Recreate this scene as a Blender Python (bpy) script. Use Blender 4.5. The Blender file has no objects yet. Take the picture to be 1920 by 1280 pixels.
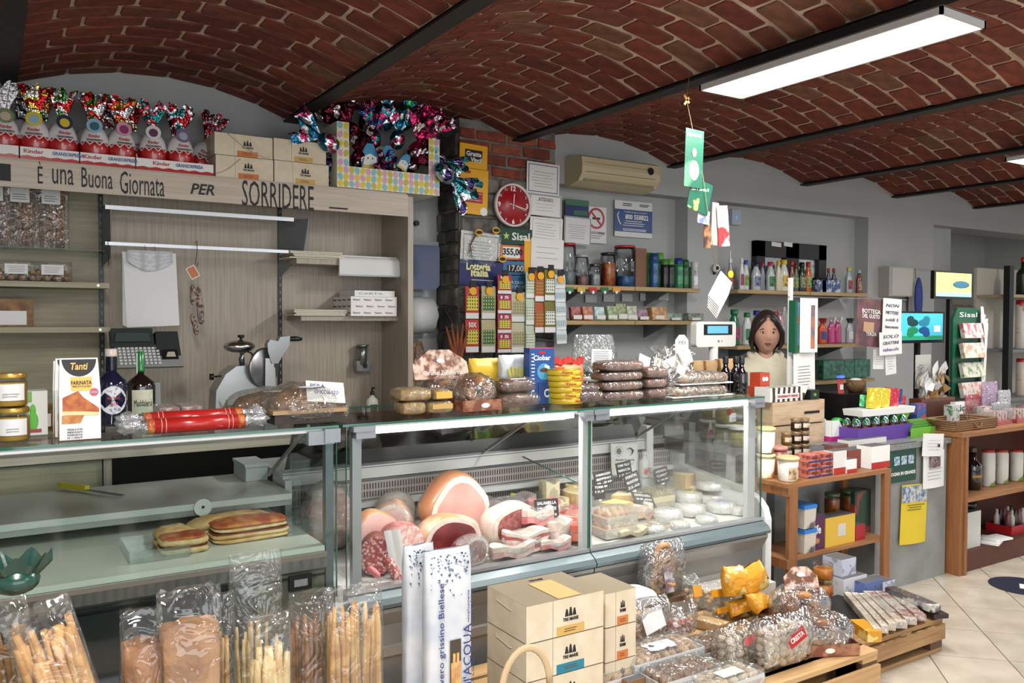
import bpy,math,random
from math import sin,cos,pi,radians as R_
from mathutils import Vector,Matrix
random.seed(7); MRo,MTr,RNG=Matrix.Rotation,Matrix.Translation,random.Random
SC=bpy.context.scene
COL=SC.collection
FPX,YAW,PIT,ROL,EYE=1562.0,R_(32.29),R_(-1.49),R_(0.16),1.65
_f=Vector((sin(YAW)*cos(PIT),cos(YAW)*cos(PIT),sin(PIT)))
_r=Vector((cos(YAW),-sin(YAW),0)); _u=_r.cross(_f)
CR=_r*cos(ROL)+_u*sin(ROL); CU=-_r*sin(ROL)+_u*cos(ROL); CF=_f
C0=Vector((0,0,EYE))
cd=bpy.data.cameras.new('camera'); cd.sensor_width=36; cd.lens=FPX/1920*36; cd.clip_start=.05; cd.clip_end=60
cam=bpy.data.objects.new('camera',cd); COL.objects.link(cam)
cam.matrix_world=Matrix(((CR.x,CU.x,-CF.x,0),(CR.y,CU.y,-CF.y,0),(CR.z,CU.z,-CF.z,EYE),(0,0,0,1)))
SC.camera=cam
SC.view_settings.view_transform='Standard'; SC.view_settings.look='None'
SC.view_settings.exposure=0.55; SC.view_settings.gamma=1.0
SC.view_settings.use_curve_mapping=False
wd=bpy.data.worlds.new('shop_daylight'); SC.world=wd; wd.use_nodes=True
wd.node_tree.nodes['Background'].inputs[0].default_value=(.90,.94,1.0,1)
wd.node_tree.nodes['Background'].inputs[1].default_value=0.60
try:
 SC.cycles.max_bounces=6; SC.cycles.transparent_max_bounces=18; SC.cycles.glossy_bounces=2; SC.cycles.adaptive_threshold=.03
 SC.cycles.diffuse_bounces=2; SC.cycles.caustics_reflective=False; SC.cycles.caustics_refractive=False
 SC.cycles.sample_clamp_indirect=4
except Exception: pass
def area_light(name,loc,sx,sy,power,col=(1,.98,.94),rot=(0,0,0)):
 l=bpy.data.lights.new(name,'AREA'); l.shape='RECTANGLE'; l.size=sx; l.size_y=sy; l.energy=power; l.color=col
 o=bpy.data.objects.new(name,l); COL.objects.link(o); o.location=loc; o.rotation_euler=rot; return o
PANELS=[(3.15,2.40,2.80),(6.30,2.55,2.80),(0.12,0.9,2.80),(3.15,-0.6,2.80),(6.30,-.5,2.80),(9.2,2.4,2.80)]
PPOW=[40,28,60,26,22,18]
for (x,y,z),w in zip(PANELS,PPOW):
 area_light('panel_light',(x,y,z-.035),.26,1.18,w)
area_light('shop_window_light',(1.2,-2.9,1.5),5.0,2.2,70,(.96,.98,1),(R_(90),0,0))
area_light('case_light',(1.77,3.05,1.215),1.08,.03,9,(1,.97,.95),(R_(12),0,0))
area_light('case_light',(2.90,3.05,1.215),1.02,.03,10,(1,.99,.93),(R_(12),0,0))
def at(px,py,Y):
 d=CF+CR*((px-960)/FPX)+CU*((640-py)/FPX); return C0+d*(Y/d.y)
def atz(px,py,Z):
 d=CF+CR*((px-960)/FPX)+CU*((640-py)/FPX); return C0+d*((Z-EYE)/d.z)
def prj(p):
 d=Vector(p)-C0; w=d.dot(CF); return 960+FPX*d.dot(CR)/w,640-FPX*d.dot(CU)/w
def on(px,Y,z):
 p=at(px,600,Y)
 for _ in range(3):
  p=at(px,prj((p.x,Y,z))[1],Y)
 return Vector((p.x,Y,z))
def lin(c):
 g=sum(c[:3])/3; c=[v*.9+g*.1 for v in c]
 return tuple(((v/255)/12.92 if v/255 <= .04045 else ((v/255+.055)/1.055)**2.4) for v in c)+(1,)
MATS={}
def _n(nt,t,**k):
 n=nt.nodes.new(t)
 for a,b in k.items(): setattr(n,a,b)
 return n
def M(rgb,rough=.5,metal=0,c2=None,scale=20,stretch=(1,1,1),bump=0,bscale=None,thr=(.4,.6),kind='noise',emit=0,spec=.5,coat=0,rand=0,detail=3,sss=0,alpha=1):
 key=(tuple(rgb),rough,metal,c2,scale,stretch,bump,bscale,thr,kind,emit,spec,coat,rand,detail,sss,alpha)
 if key in MATS: return MATS[key]
 m=bpy.data.materials.new('paint'); m.use_nodes=True; nt=m.node_tree; b=nt.nodes['Principled BSDF']
 b.inputs['Base Color'].default_value=lin(rgb); b.inputs['Roughness'].default_value=rough
 b.inputs['Metallic'].default_value=metal; b.inputs['Specular IOR Level'].default_value=spec
 b.inputs['Coat Weight'].default_value=coat; b.inputs['Coat Roughness'].default_value=.08
 if alpha < 1: b.inputs['Alpha'].default_value=alpha
 if sss: b.inputs['Subsurface Weight'].default_value=sss; b.inputs['Subsurface Radius'].default_value=(.02,.008,.004)
 if emit:
  b.inputs['Emission Color'].default_value=lin(rgb); b.inputs['Emission Strength'].default_value=emit
 tc=_n(nt,'ShaderNodeTexCoord'); mp=_n(nt,'ShaderNodeMapping'); mp.inputs['Scale'].default_value=stretch
 nt.links.new(tc.outputs['Object'],mp.inputs[0])
 last=None
 if c2 is not None:
  if kind == 'voronoi':
   t=_n(nt,'ShaderNodeTexVoronoi'); t.inputs['Scale'].default_value=scale; out=t.outputs['Distance']
  elif kind == 'wave':
   t=_n(nt,'ShaderNodeTexWave'); t.inputs['Scale'].default_value=scale; t.inputs['Distortion'].default_value=3; out=t.outputs['Fac']
  else:
   t=_n(nt,'ShaderNodeTexNoise'); t.inputs['Scale'].default_value=scale; t.inputs['Detail'].default_value=detail; out=t.outputs['Fac']
  nt.links.new(mp.outputs[0],t.inputs['Vector'])
  r=_n(nt,'ShaderNodeValToRGB'); r.color_ramp.elements[0].position=thr[0]; r.color_ramp.elements[1].position=thr[1]
  r.color_ramp.elements[0].color=lin(rgb); r.color_ramp.elements[1].color=lin(c2)
  nt.links.new(out,r.inputs[0]); last=r.outputs[0]
 if rand:
  oi=_n(nt,'ShaderNodeObjectInfo'); h=_n(nt,'ShaderNodeHueSaturation'); mr=_n(nt,'ShaderNodeMapRange')
  mr.inputs[3].default_value=1-rand; mr.inputs[4].default_value=1+rand
  nt.links.new(oi.outputs['Random'],mr.inputs[0]); nt.links.new(mr.outputs[0],h.inputs['Value'])
  if last: nt.links.new(last,h.inputs['Color'])
  else: h.inputs['Color'].default_value=lin(rgb)
  last=h.outputs[0]
 if last: nt.links.new(last,b.inputs['Base Color'])
 if bump:
  t2=_n(nt,'ShaderNodeTexNoise'); t2.inputs['Scale'].default_value=bscale or scale; t2.inputs['Detail'].default_value=4
  nt.links.new(mp.outputs[0],t2.inputs['Vector'])
  bp=_n(nt,'ShaderNodeBump'); bp.inputs['Strength'].default_value=min(1,bump); bp.inputs['Distance'].default_value=.02*bump
  nt.links.new(t2.outputs['Fac'],bp.inputs['Height']); nt.links.new(bp.outputs[0],b.inputs['Normal'])
 MATS[key]=m; return m
def film(tint=(235,240,240),opac=.05,gl=.13,rough=.07,crumple=1.0,scale=15):
 """clear wrapping film: see-through, with creased gloss"""
 key=('film',tint,opac,gl,rough,crumple,scale)
 if key in MATS: return MATS[key]
 m=bpy.data.materials.new('clear_film'); m.use_nodes=True; nt=m.node_tree; nt.nodes.clear()
 o=_n(nt,'ShaderNodeOutputMaterial'); tr=_n(nt,'ShaderNodeBsdfTransparent'); g=_n(nt,'ShaderNodeBsdfGlossy')
 d=_n(nt,'ShaderNodeBsdfDiffuse'); d.inputs[0].default_value=lin(tint); g.inputs['Roughness'].default_value=rough
 m1=_n(nt,'ShaderNodeMixShader'); m2=_n(nt,'ShaderNodeMixShader'); m1.inputs[0].default_value=opac
 tr.inputs[0].default_value=(.97,.98,.97,1)
 nt.links.new(tr.outputs[0],m1.inputs[1]); nt.links.new(d.outputs[0],m1.inputs[2])
 lw=_n(nt,'ShaderNodeLayerWeight'); lw.inputs[0].default_value=.35
 mr=_n(nt,'ShaderNodeMapRange'); mr.inputs[3].default_value=gl*.5; mr.inputs[4].default_value=min(1,gl*3)
 nt.links.new(lw.outputs['Facing'],mr.inputs[0]); nt.links.new(mr.outputs[0],m2.inputs[0])
 nt.links.new(m1.outputs[0],m2.inputs[1]); nt.links.new(g.outputs[0],m2.inputs[2]); nt.links.new(m2.outputs[0],o.inputs[0])
 if crumple:
  tc=_n(nt,'ShaderNodeTexCoord'); t=_n(nt,'ShaderNodeTexNoise'); t.inputs['Scale'].default_value=scale
  t.inputs['Detail'].default_value=2; t.inputs['Distortion'].default_value=1.2
  t3=_n(nt,'ShaderNodeMath',operation='ABSOLUTE'); t4=_n(nt,'ShaderNodeMath',operation='SUBTRACT'); t4.inputs[1].default_value=.5
  b=_n(nt,'ShaderNodeBump'); b.inputs['Strength'].default_value=1; b.inputs['Distance'].default_value=.03*crumple
  nt.links.new(tc.outputs['Object'],t.inputs['Vector']); nt.links.new(t.outputs['Fac'],t4.inputs[0]); nt.links.new(t4.outputs[0],t3.inputs[0])
  nt.links.new(t3.outputs[0],b.inputs['Height'])
  for s in (g,lw,d): nt.links.new(b.outputs[0],s.inputs['Normal'])
 MATS[key]=m; return m
def glassm(tint=(.985,.996,.99),refl=.38,rough=.02):
 key=('glass',tint,refl)
 if key in MATS: return MATS[key]
 m=bpy.data.materials.new('pane_glass'); m.use_nodes=True; nt=m.node_tree; nt.nodes.clear()
 o=_n(nt,'ShaderNodeOutputMaterial'); tr=_n(nt,'ShaderNodeBsdfTransparent'); tr.inputs[0].default_value=tint+(1,)
 g=_n(nt,'ShaderNodeBsdfGlossy'); g.inputs['Roughness'].default_value=rough
 fr=_n(nt,'ShaderNodeFresnel'); fr.inputs[0].default_value=1.5; mu=_n(nt,'ShaderNodeMath',operation='MULTIPLY'); mu.inputs[1].default_value=refl
 mx=_n(nt,'ShaderNodeMixShader'); nt.links.new(fr.outputs[0],mu.inputs[0]); nt.links.new(mu.outputs[0],mx.inputs[0])
 nt.links.new(tr.outputs[0],mx.inputs[1]); nt.links.new(g.outputs[0],mx.inputs[2]); nt.links.new(mx.outputs[0],o.inputs[0])
 MATS[key]=m; return m
def foil(a,b,c=None,scale=30,rough=.18):
 """printed metallised foil in up to three colours"""
 key=('foil',a,b,c,scale)
 if key in MATS: return MATS[key]
 m=bpy.data.materials.new('printed_foil'); m.use_nodes=True; nt=m.node_tree; p=nt.nodes['Principled BSDF']
 p.inputs['Metallic'].default_value=.85; p.inputs['Roughness'].default_value=rough
 tc=_n(nt,'ShaderNodeTexCoord'); t=_n(nt,'ShaderNodeTexNoise'); t.inputs['Scale'].default_value=scale*.42; t.inputs['Detail'].default_value=1
 r=_n(nt,'ShaderNodeValToRGB'); e=r.color_ramp.elements; r.color_ramp.interpolation='CONSTANT'
 e[0].color=lin(a); e[1].color=lin(b); e[1].position=.5
 if c: x=e.new(.58); x.color=lin(c)
 nt.links.new(tc.outputs['Object'],t.inputs['Vector']); nt.links.new(t.outputs['Fac'],r.inputs[0]); nt.links.new(r.outputs[0],p.inputs['Base Color'])
 t2=_n(nt,'ShaderNodeTexNoise'); t2.inputs['Scale'].default_value=24; t2.inputs['Detail'].default_value=2
 bp=_n(nt,'ShaderNodeBump'); bp.inputs['Strength'].default_value=1; bp.inputs['Distance'].default_value=.02
 nt.links.new(tc.outputs['Object'],t2.inputs['Vector']); nt.links.new(t2.outputs['Fac'],bp.inputs['Height']); nt.links.new(bp.outputs[0],p.inputs['Normal'])
 MATS[key]=m; return m
def sq(v,e): return math.copysign(abs(v)**e,v)
class MB:
 """collects shapes and links them as ONE mesh object"""
 def __init__(s,mt=None): s.v=[]; s.f=[]; s.mi=[]; s.sm=[]; s.ms=[]; s.d=mt
 def _m(s,m):
  m=m or s.d
  if m not in s.ms: s.ms.append(m)
  return s.ms.index(m)
 def add(s,vs,fs,m=None,smooth=False,T=None):
  o=len(s.v); k=s._m(m)
  s.v += [tuple(T@Vector(v)) for v in vs] if T is not None else [tuple(v) for v in vs]
  for f in fs: s.f.append([i+o for i in f]); s.mi.append(k); s.sm.append(smooth)
  return s
 def box(s,c,z,m=None,rz=0,T=None,taper=1):
  x,y,h=z[0]/2,z[1]/2,z[2]/2; t=taper
  vs=[(-x,-y,-h),(x,-y,-h),(x,y,-h),(-x,y,-h),(-x*t,-y*t,h),(x*t,-y*t,h),(x*t,y*t,h),(-x*t,y*t,h)]
  L=MTr(c)@MRo(rz,4,'Z')
  if T is not None: L=L@T
  return s.add(vs,[(0,3,2,1),(4,5,6,7),(0,1,5,4),(1,2,6,5),(2,3,7,6),(3,0,4,7)],m,False,L)
 def bb(s,x0,x1,y0,y1,z0,z1,m=None): return s.box(((x0+x1)/2,(y0+y1)/2,(z0+z1)/2),(x1-x0,y1-y0,z1-z0),m)
 def lathe(s,pr,n=16,m=None,c=(0,0,0),T=None,sx=1,sy=1,cap=True,smooth=True):
  vs=[(r*cos(2*pi*i/n)*sx,r*sin(2*pi*i/n)*sy,z) for r,z in pr for i in range(n)]
  fs=[(j*n+i,j*n+(i+1) % n,(j+1)*n+(i+1) % n,(j+1)*n+i) for j in range(len(pr)-1) for i in range(n)]
  L=MTr(c)
  if T is not None: L=L@T
  s.add(vs,fs,m,smooth,L)
  if cap:
   o=len(s.v)-len(vs); k=s._m(m)
   if pr[0][0] > 1e-4: s.f.append([o+i for i in range(n)][::-1]); s.mi.append(k); s.sm.append(False)
   if pr[-1][0] > 1e-4: s.f.append([o+(len(pr)-1)*n+i for i in range(n)]); s.mi.append(k); s.sm.append(False)
  return s
 def cyl(s,c,r,h,m=None,n=16,T=None,r2=None,smooth=True): return s.lathe([(r,0),(r if r2 is None else r2,h)],n,m,c,T,smooth=smooth)
 def ell(s,c,r,m=None,nu=14,nv=9,T=None,fn=None):
  vs=[]; fs=[]
  for j in range(nv+1):
   t=-pi/2+pi*j/nv
   for i in range(nu):
    a=2*pi*i/nu; p=Vector((cos(t)*cos(a),cos(t)*sin(a),sin(t)))
    if fn: p=fn(p)
    vs.append((p.x*r[0],p.y*r[1],p.z*r[2]))
  fs=[(j*nu+i,j*nu+(i+1) % nu,(j+1)*nu+(i+1) % nu,(j+1)*nu+i) for j in range(nv) for i in range(nu)]
  L=MTr(c)
  if T is not None: L=L@T
  return s.add(vs,fs,m,True,L)
 def tube(s,pts,r,m=None,n=8,cap=True,smooth=True,flat=1):
  pts=[Vector(p) for p in pts]; k=len(pts); vs=[]; up=Vector((0,0,1))
  for i,p in enumerate(pts):
   d=(pts[min(i+1,k-1)]-pts[max(i-1,0)]).normalized()
   if abs(d.dot(up)) > .95: up=Vector((0,1,.01)).normalized()
   a=d.cross(up).normalized(); b=a.cross(d).normalized(); up=b
   q=r[i] if isinstance(r,(list,tuple)) else r
   vs += [p+(a*cos(2*pi*j/n)+b*sin(2*pi*j/n)*flat)*q for j in range(n)]
  fs=[(i*n+j,i*n+(j+1) % n,(i+1)*n+(j+1) % n,(i+1)*n+j) for i in range(k-1) for j in range(n)]
  o=len(s.v); s.add(vs,fs,m,smooth)
  if cap:
   q=s._m(m)
   s.f.append([o+j for j in range(n)][::-1]); s.f.append([o+(k-1)*n+j for j in range(n)]); s.mi += [q,q]; s.sm += [False,False]
  return s
 def grid(s,fn,nu,nv,m=None,smooth=True,T=None):
  vs=[fn(i/nu,j/nv) for j in range(nv+1) for i in range(nu+1)]
  fs=[(j*(nu+1)+i,j*(nu+1)+i+1,(j+1)*(nu+1)+i+1,(j+1)*(nu+1)+i) for j in range(nv) for i in range(nu)]
  return s.add(vs,fs,m,smooth,T)
 def prism(s,out,t,m=None,T=None,smooth=False):
  """outline in x,z extruded along y by t (front face at y = 0)"""
  n=len(out); vs=[(x,0,z) for x,z in out]+[(x,t,z) for x,z in out]
  fs=[list(range(n)),list(range(n,2*n))[::-1]]+[(i,i+n,(i+1) % n+n,(i+1) % n) for i in range(n)]
  return s.add(vs,fs,m,smooth,T)
 def mesh(s,name='shape'):
  me=bpy.data.meshes.new(name); me.from_pydata(s.v,[],s.f)
  for m in s.ms: me.materials.append(m)
  me.polygons.foreach_set('material_index',s.mi); me.polygons.foreach_set('use_smooth',s.sm); me.update(); return me
 def build(s,name,parent=None,kind=None,label=None):
  return link(name,s.mesh(name),parent,kind,label)
def link(name,me,parent=None,kind=None,label=None,loc=None):
 o=bpy.data.objects.new(name,me); COL.objects.link(o)
 if parent: o.parent=parent
 if kind: o['kind']=kind
 if label: o['label']=label
 if loc is not None: o.location=loc
 return o
def lift(p,cat): return p if cat in ('shelf','shelf unit','counter','display case','table','pallet','bench','rail','pole') else (p[0],p[1],p[2]+.001)
def thing(name,label,cat,loc=(0,0,0),rz=0,group=None):
 o=bpy.data.objects.new(name,None); COL.objects.link(o); o.location=lift(loc,cat); o.rotation_euler=(0,0,rz)
 o.empty_display_size=.05; o['label']=label; o['category']=cat
 if group: o['group']=group
 return o
def solo(name,label,cat,mb,loc=(0,0,0),rz=0,group=None):
 o=mb.build(name); o.location=lift(loc,cat); o.rotation_euler=(0,0,rz); o['label']=label; o['category']=cat
 if group: o['group']=group
 return o
def dup(root,loc,rz=None,label=None,scale=None,rot=None):
 kids=[(c,[g for g in c.children]) for c in root.children]
 r=root.copy(); COL.objects.link(r); r.location=loc
 if rz is not None: r.rotation_euler=(0,0,rz)
 if rot is not None: r.rotation_euler=rot
 if label: r['label']=label
 if scale: r.scale=(scale,)*3 if not isinstance(scale,tuple) else scale
 for c,gs in kids:
  k=c.copy(); COL.objects.link(k); k.parent=r
  for g in gs:
   q=g.copy(); COL.objects.link(q); q.parent=k
 return r
TXT={}
def text(s,h,m,parent,loc=(0,0,0),rot=(pi/2,0,0),w=None,name='lettering',bold=0,ext=.0006,shear=0,align='CENTER'):
 """flat raised lettering, h high (and w wide), facing -y by default"""
 key=(s,bold,shear,align,ext)
 if key not in TXT:
  c=bpy.data.curves.new('t','FONT'); c.body=s; c.size=1; c.extrude=.004; c.resolution_u=2; c.align_x=align; c.align_y='CENTER'
  c.offset=bold; c.shear=shear; c.fill_mode='FRONT'
  o=bpy.data.objects.new('t',c); COL.objects.link(o)
  dg=bpy.context.evaluated_depsgraph_get(); me=bpy.data.meshes.new_from_object(o.evaluated_get(dg)); me.materials.clear()
  xs=[v.co.x for v in me.vertices]; ys=[v.co.y for v in me.vertices]
  bpy.data.objects.remove(o); bpy.data.curves.remove(c)
  TXT[key]=(me,min(xs),max(xs),min(ys),max(ys))
 me0,x0,x1,y0,y1=TXT[key]
 me=me0.copy(); me.materials.append(m)
 k=h/max(1e-4,(y1-y0)); kx=(w/(x1-x0)) if w else k
 for v in me.vertices: v.co.x=(v.co.x-(0 if align != 'CENTER' else (x0+x1)/2))*kx; v.co.y=(v.co.y-(y0+y1)/2)*k; v.co.z=v.co.z*ext/.004
 o=link(name,me,parent); o.location=loc; o.rotation_euler=rot; return o
def lines(parent,m,x0,x1,zs,y,h=.003,name='print',jit=.25):
 """rows of small print"""
 b=MB(m)
 for z in zs:
  a=x0+random.random()*jit*(x1-x0)*.5; e=x1-random.random()*jit*(x1-x0)
  b.bb(a,e,y-.0006,y,z-h/2,z+h/2)
 return b.build(name,parent)
INK=M((25,24,26),.6); WHITE=M((236,236,232),.55); PAPER=M((226,226,224),.7); RED=M((190,22,30),.4)
BLUE=M((24,60,140),.4); YEL=M((240,196,20),.45); GREEN=M((20,90,50),.45); BLK=M((14,14,15),.4)
GREY=M((120,124,128),.5); GOLD=M((200,160,80),.3,.8); GOLDP=M((176,150,96),.4,.5)
CHROME=M((200,200,202),.18,1); STEEL=M((150,152,152),.32,.9,bump=.05,bscale=60); ALU=M((186,190,194),.3,.7)
GLASS=glassm(); FILM=film(); SILVER=M((215,216,220),.2,.9,bump=.8,bscale=40)
ENAMEL=M((214,216,214),.35); PINKM=M((205,40,130),.35); PURP=M((96,60,160),.4)
# Room
WALLM=M((182,184,182),.85,c2=(174,177,176),scale=1.5,thr=(.3,.7),bump=.1,bscale=30)
YB,YP,ZB=5.2,5.05,2.88
fl=MB(M((128,116,100),.8)); fl.bb(-4,14,-5,8,-.06,-.006); FLOOR=fl.build('floor',kind='structure')
TA,TB=.36,.395
tm=M((205,194,176),.28,c2=(180,168,150),scale=5,thr=(.35,.7),rand=.05,coat=.2)
tb=MB(tm); tb.box((0,0,0),(TA-.006,TB-.006,.012)); tile_me=tb.mesh('tile')
rot=MRo(R_(45),4,'Z'); rest=MB(tm)
o1=2.09/math.sqrt(2); o2=7.957/math.sqrt(2)
for i in range(-30,31):
 for j in range(-34,22):
  u=o2+(j+.5)*TB; v=o1+(i+.5)*TA
  x=(u+v)/math.sqrt(2); y=(u-v)/math.sqrt(2)
  if not (-3.5 < x < 13 and -2 < y < 5): continue
  px,py=prj((x,y,0)) if (Vector((x,y,0))-C0).dot(CF) > .5 else (-999,-999)
  if 1500 < px < 2150 and 950 < py < 1500 and y < 3.3:
   t=link('tile',tile_me,FLOOR,loc=(x,y,-.006)); t.rotation_euler=(0,0,R_(-45))
  else:
   rest.box((x,y,-.006),(TA-.006,TB-.006,.012),rz=R_(-45))
rest.build('tile_field',FLOOR,'stuff')
def wallbox(name,*b,m=WALLM):
 w=MB(m); w.bb(*b); return w.build(name,kind='structure')
wallbox('wall_back',-3.0,9.0,YB,YB+.2,0,3.2)
X1,X2,X3,X4=3.46,4.9,5.25,7.31
wallbox('trim_1',X1,X4,YP,YB,2.66,3.12)
wallbox('trim_2',X2,X3,YP,YB,0,2.66)
wallbox('trim_3',X4,8.42,YP,YB+.2,0,3.12)
wallbox('trim_4',8.42,13.2,YP,YP+.35,2.66,3.12)
wallbox('wall_far',8.4,12.3,6.6,6.75,0,3.2,m=M((196,197,193),.85))
wallbox('wall_right',12.3,12.45,3.0,6.75,0,3.2,m=M((190,191,188),.85))
wallbox('ceiling_far_room',8.4,13.2,YB+.2,6.75,2.98,3.1,m=M((190,190,188),.85))
tw=M((204,196,180),.3,c2=(194,186,170),scale=3)
wt=MB(M((150,142,128),.7)); wt.bb(8.45,12.28,6.56,6.6,0,2.06); WT=wt.build('trim_5',kind='structure')
ttm=MB(tw); ttm.box((0,0,0),(.196,.012,.196)); tme=ttm.mesh('tile'); btm=MB(M((150,132,104),.4,c2=(190,176,150),scale=40)); btm.box((0,0,0),(.196,.013,.066)); bme=btm.mesh('tile')
for i in range(17):
 for j in range(11):
  x=8.95+i*.2; z=.1+j*.2
  if z > 1.75: continue
  link('wall_tile',tme,WT,loc=(x,6.555,z))
 link('border_tile',bme,WT,loc=(8.95+i*.2,6.554,1.835));
 t=link('wall_tile',tme,WT,loc=(8.95+i*.2,6.555,1.97)); t.scale=(1,1,.95)
BX=[-1.42,.11,1.635,3.13,4.71,6.34,7.72,9.19,10.75,12.3]
RISE=.145
mort=M((214,188,168),.9,c2=(190,162,142),scale=6,bump=.5,bscale=40)
bcol=[(124,52,34),(134,60,40),(114,46,32),(124,62,44),(130,80,56)]
bmat=[M(c,.8,c2=tuple(int(v*.84) for v in c),scale=14,bump=.35,bscale=60,rand=.10) for c in bcol]
def brick_mesh(L,W,mi,seed):
 rn=RNG(seed); b=MB(bmat[mi]); a,c=L/2,W/2
 k1=[.004+rn.random()*.016 for _ in range(4)]; k2=[.004+rn.random()*.014 for _ in range(4)]
 o=[(-a,-c+k2[0]),(-a+k1[0],-c),(a-k1[1],-c+rn.uniform(-.005,.005)),(a,-c+k2[1]),(a,c-k2[2]),(a-k1[2],c),(0,c+rn.uniform(-.006,.003)),(-a+k1[3],c),(-a,c-k2[3])]
 n=len(o); h=.007
 vs=[(x,y,0) for x,y in o]+[(x*.985,y*.965,-h) for x,y in o]
 fs=[[n+i for i in range(n)][::-1]]+[(i,(i+1) % n,(i+1) % n+n,i+n) for i in range(n)]
 b.add(vs,fs); return b.mesh('brick')
VAR={}
for hf in (0,1,2):
 for k in range(10):
  VAR[hf,k]=brick_mesh((.246,.116,.176)[hf],.128,(0,1,2,0,1,2,3,0,1,4)[k],k*3+hf)
stm=M((44,42,42),.55,.3)
rn=RNG(3)
for vi in range(len(BX)-1):
 xa,xb=BX[vi]+.035,BX[vi+1]-.035; ch=xb-xa; Rr=(ch*ch/4+RISE**2)/(2*RISE); th=math.asin(ch/2/Rr); xc=(xa+xb)/2; zc=2.905+RISE-Rr
 arc=2*th*Rr; yend=YB if BX[vi] < 8 else YP
 sh=MB(mort)
 def fn(u,v,r=Rr+.004): a=-th+2*th*u; return (xc+r*sin(a),-3+(yend+3)*v,zc+r*cos(a))
 sh.grid(fn,16,1)
 sh.grid(lambda u,v: fn(1-u,v,Rr+.09),16,1)
 V=sh.build('ceiling_vault',kind='structure',label=None)
 nc=0; rs=MB(bmat[0]); rows=[]
 y=yend-.075; row=0
 while y > -2.9:
  s=-arc/2+.004; first=True; k=0
  start=[0,1,2][row % 3] if vi < 2 else [1,0][row % 2]
  while s < arc/2-.03:
   t=start if first else 0; L=(.246,.116,.176)[t]
   if s+L <= arc/2 and arc/2-s-L < .075: L2=arc/2-s-.004; sc=L2/L; L=L2
   elif s+L > arc/2:
    L2=arc/2-s-.004
    if L2 < .05: break
    t=1 if L2 < .15 else 2; sc=L2/(.116,.176)[t-1]; L=L2
   else: sc=1
   a=(s+L/2)/Rr; p=Vector((xc+Rr*sin(a),y+rn.uniform(-.006,.006),zc+Rr*cos(a)))
   Tm=MTr(p)@MRo(a,4,'Y')@MRo(rn.uniform(-.025,.025),4,'Z')@Matrix.Diagonal((sc*rn.uniform(.97,1.02),rn.uniform(.93,1.03),1,1))
   rows.append((y,Tm,VAR[t,rn.randrange(10)])); s += L+.016; first=False
  y -= .148; row += 1
 def vis(T):
  p=T.translation; w=(p-C0).dot(CF)
  if w < .4: return False
  q=prj(p); return -250 < q[0] < 2250 and -350 < q[1] < 700
 cand=[r for r in rows if vis(r[1])]; cand.sort(key=lambda r: (r[1].translation-C0).length)
 sel=set(id(r) for r in cand[:300])
 for r in rows:
  if id(r) in sel:
   o=link('brick',r[2],V); o.matrix_local=r[1]
  else:
   m=r[2]; rs.add([v.co for v in m.vertices],[list(p.vertices) for p in m.polygons],m.materials[0],False,r[1])
 rs.build('brick_field',V,'stuff')
for i,x in enumerate(BX[1:-1]):
 b=MB(stm); e=YB if x < 8 else YP
 if i == 2: e=4.93
 b.bb(x-.045,x+.045,-3,e,ZB,ZB+.012); b.bb(x-.006,x+.006,-3,e,ZB+.012,ZB+.1)
 b.build('beam',kind='structure')
wallbox('wall_left',-1.75,-1.55,-3,YB,0,3.2)
def panel(i,loc,label):
 t=thing('ceiling_light',label,'lamp',loc,0,'suspended light panels')
 f=MB(M((205,205,205),.4)); w,l=.15,.62
 f.bb(-w,w,-l,-l+.012,-.015,.015).bb(-w,w,l-.012,l,-.015,.015).bb(-w,-w+.012,-l,l,-.015,.015).bb(w-.012,w,-l,l,-.015,.015)
 f.bb(-w,w,-l,l,.012,.016); f.build('frame',t)
 d=MB(M((255,253,250),.5,emit=PE[0] if i < 2 else 5)); d.bb(-w+.012,w-.012,-l+.012,l-.012,-.012,-.009); d.build('diffuser',t)
 for sy in (-.45,.45):
  c=MB(GREY); c.tube([(0,sy,.015),(0,sy,.075)],.0015,n=5); c.build('hanger',t)
PE=[9]
LB=['long bright ceiling light panel hanging under the beam near the camera','small bright end of a ceiling light panel at the right edge of the photo']
for i,p in enumerate(PANELS):
 panel(i,p,LB[i] if i < 2 else 'ceiling light panel outside the photo, '+('','','the one over the left case','the one behind the camera','far right behind the camera','the far right one')[i])
 # Shared builders
def shell(mb,w,d,h,m,seed=0,neck=.72,topw=1.0,nu=22,nv=12,crump=.004,bot=.25,fin=.004,T=None):
 """a crinkled bag: rounded body flattening into a fin at the top; stands on z = 0, wide along x"""
 rn=RNG(seed); ph=[rn.uniform(0,6) for _ in range(6)]
 def fn(u,v):
  a=2*pi*u; z=v*h
  k=1 if v < neck else max(0,1-(v-neck)/(1-neck)); k=k**.8
  kb=min(1,(v/bot)**.5*.45+.55) if v < bot else 1
  dd=fin+(d/2-fin)*k*kb; ww=w/2*(1+(topw-1)*(1-k))*(.93+.07*kb)
  ca,sa=cos(a),sin(a); e=.55
  x=ww*math.copysign(abs(ca)**e,ca); y=dd*math.copysign(abs(sa)**e,sa)
  n=sin(a*5+ph[0]+v*9)*sin(v*17+ph[1])+.7*sin(a*9+ph[2]-v*13)*sin(v*29+ph[3])
  return (x+n*crump*.6,y+n*crump,z+(n*crump*.8 if v > .9 else 0))
 mb.grid(fn,nu,nv,m,True,T)
 return mb
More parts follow.
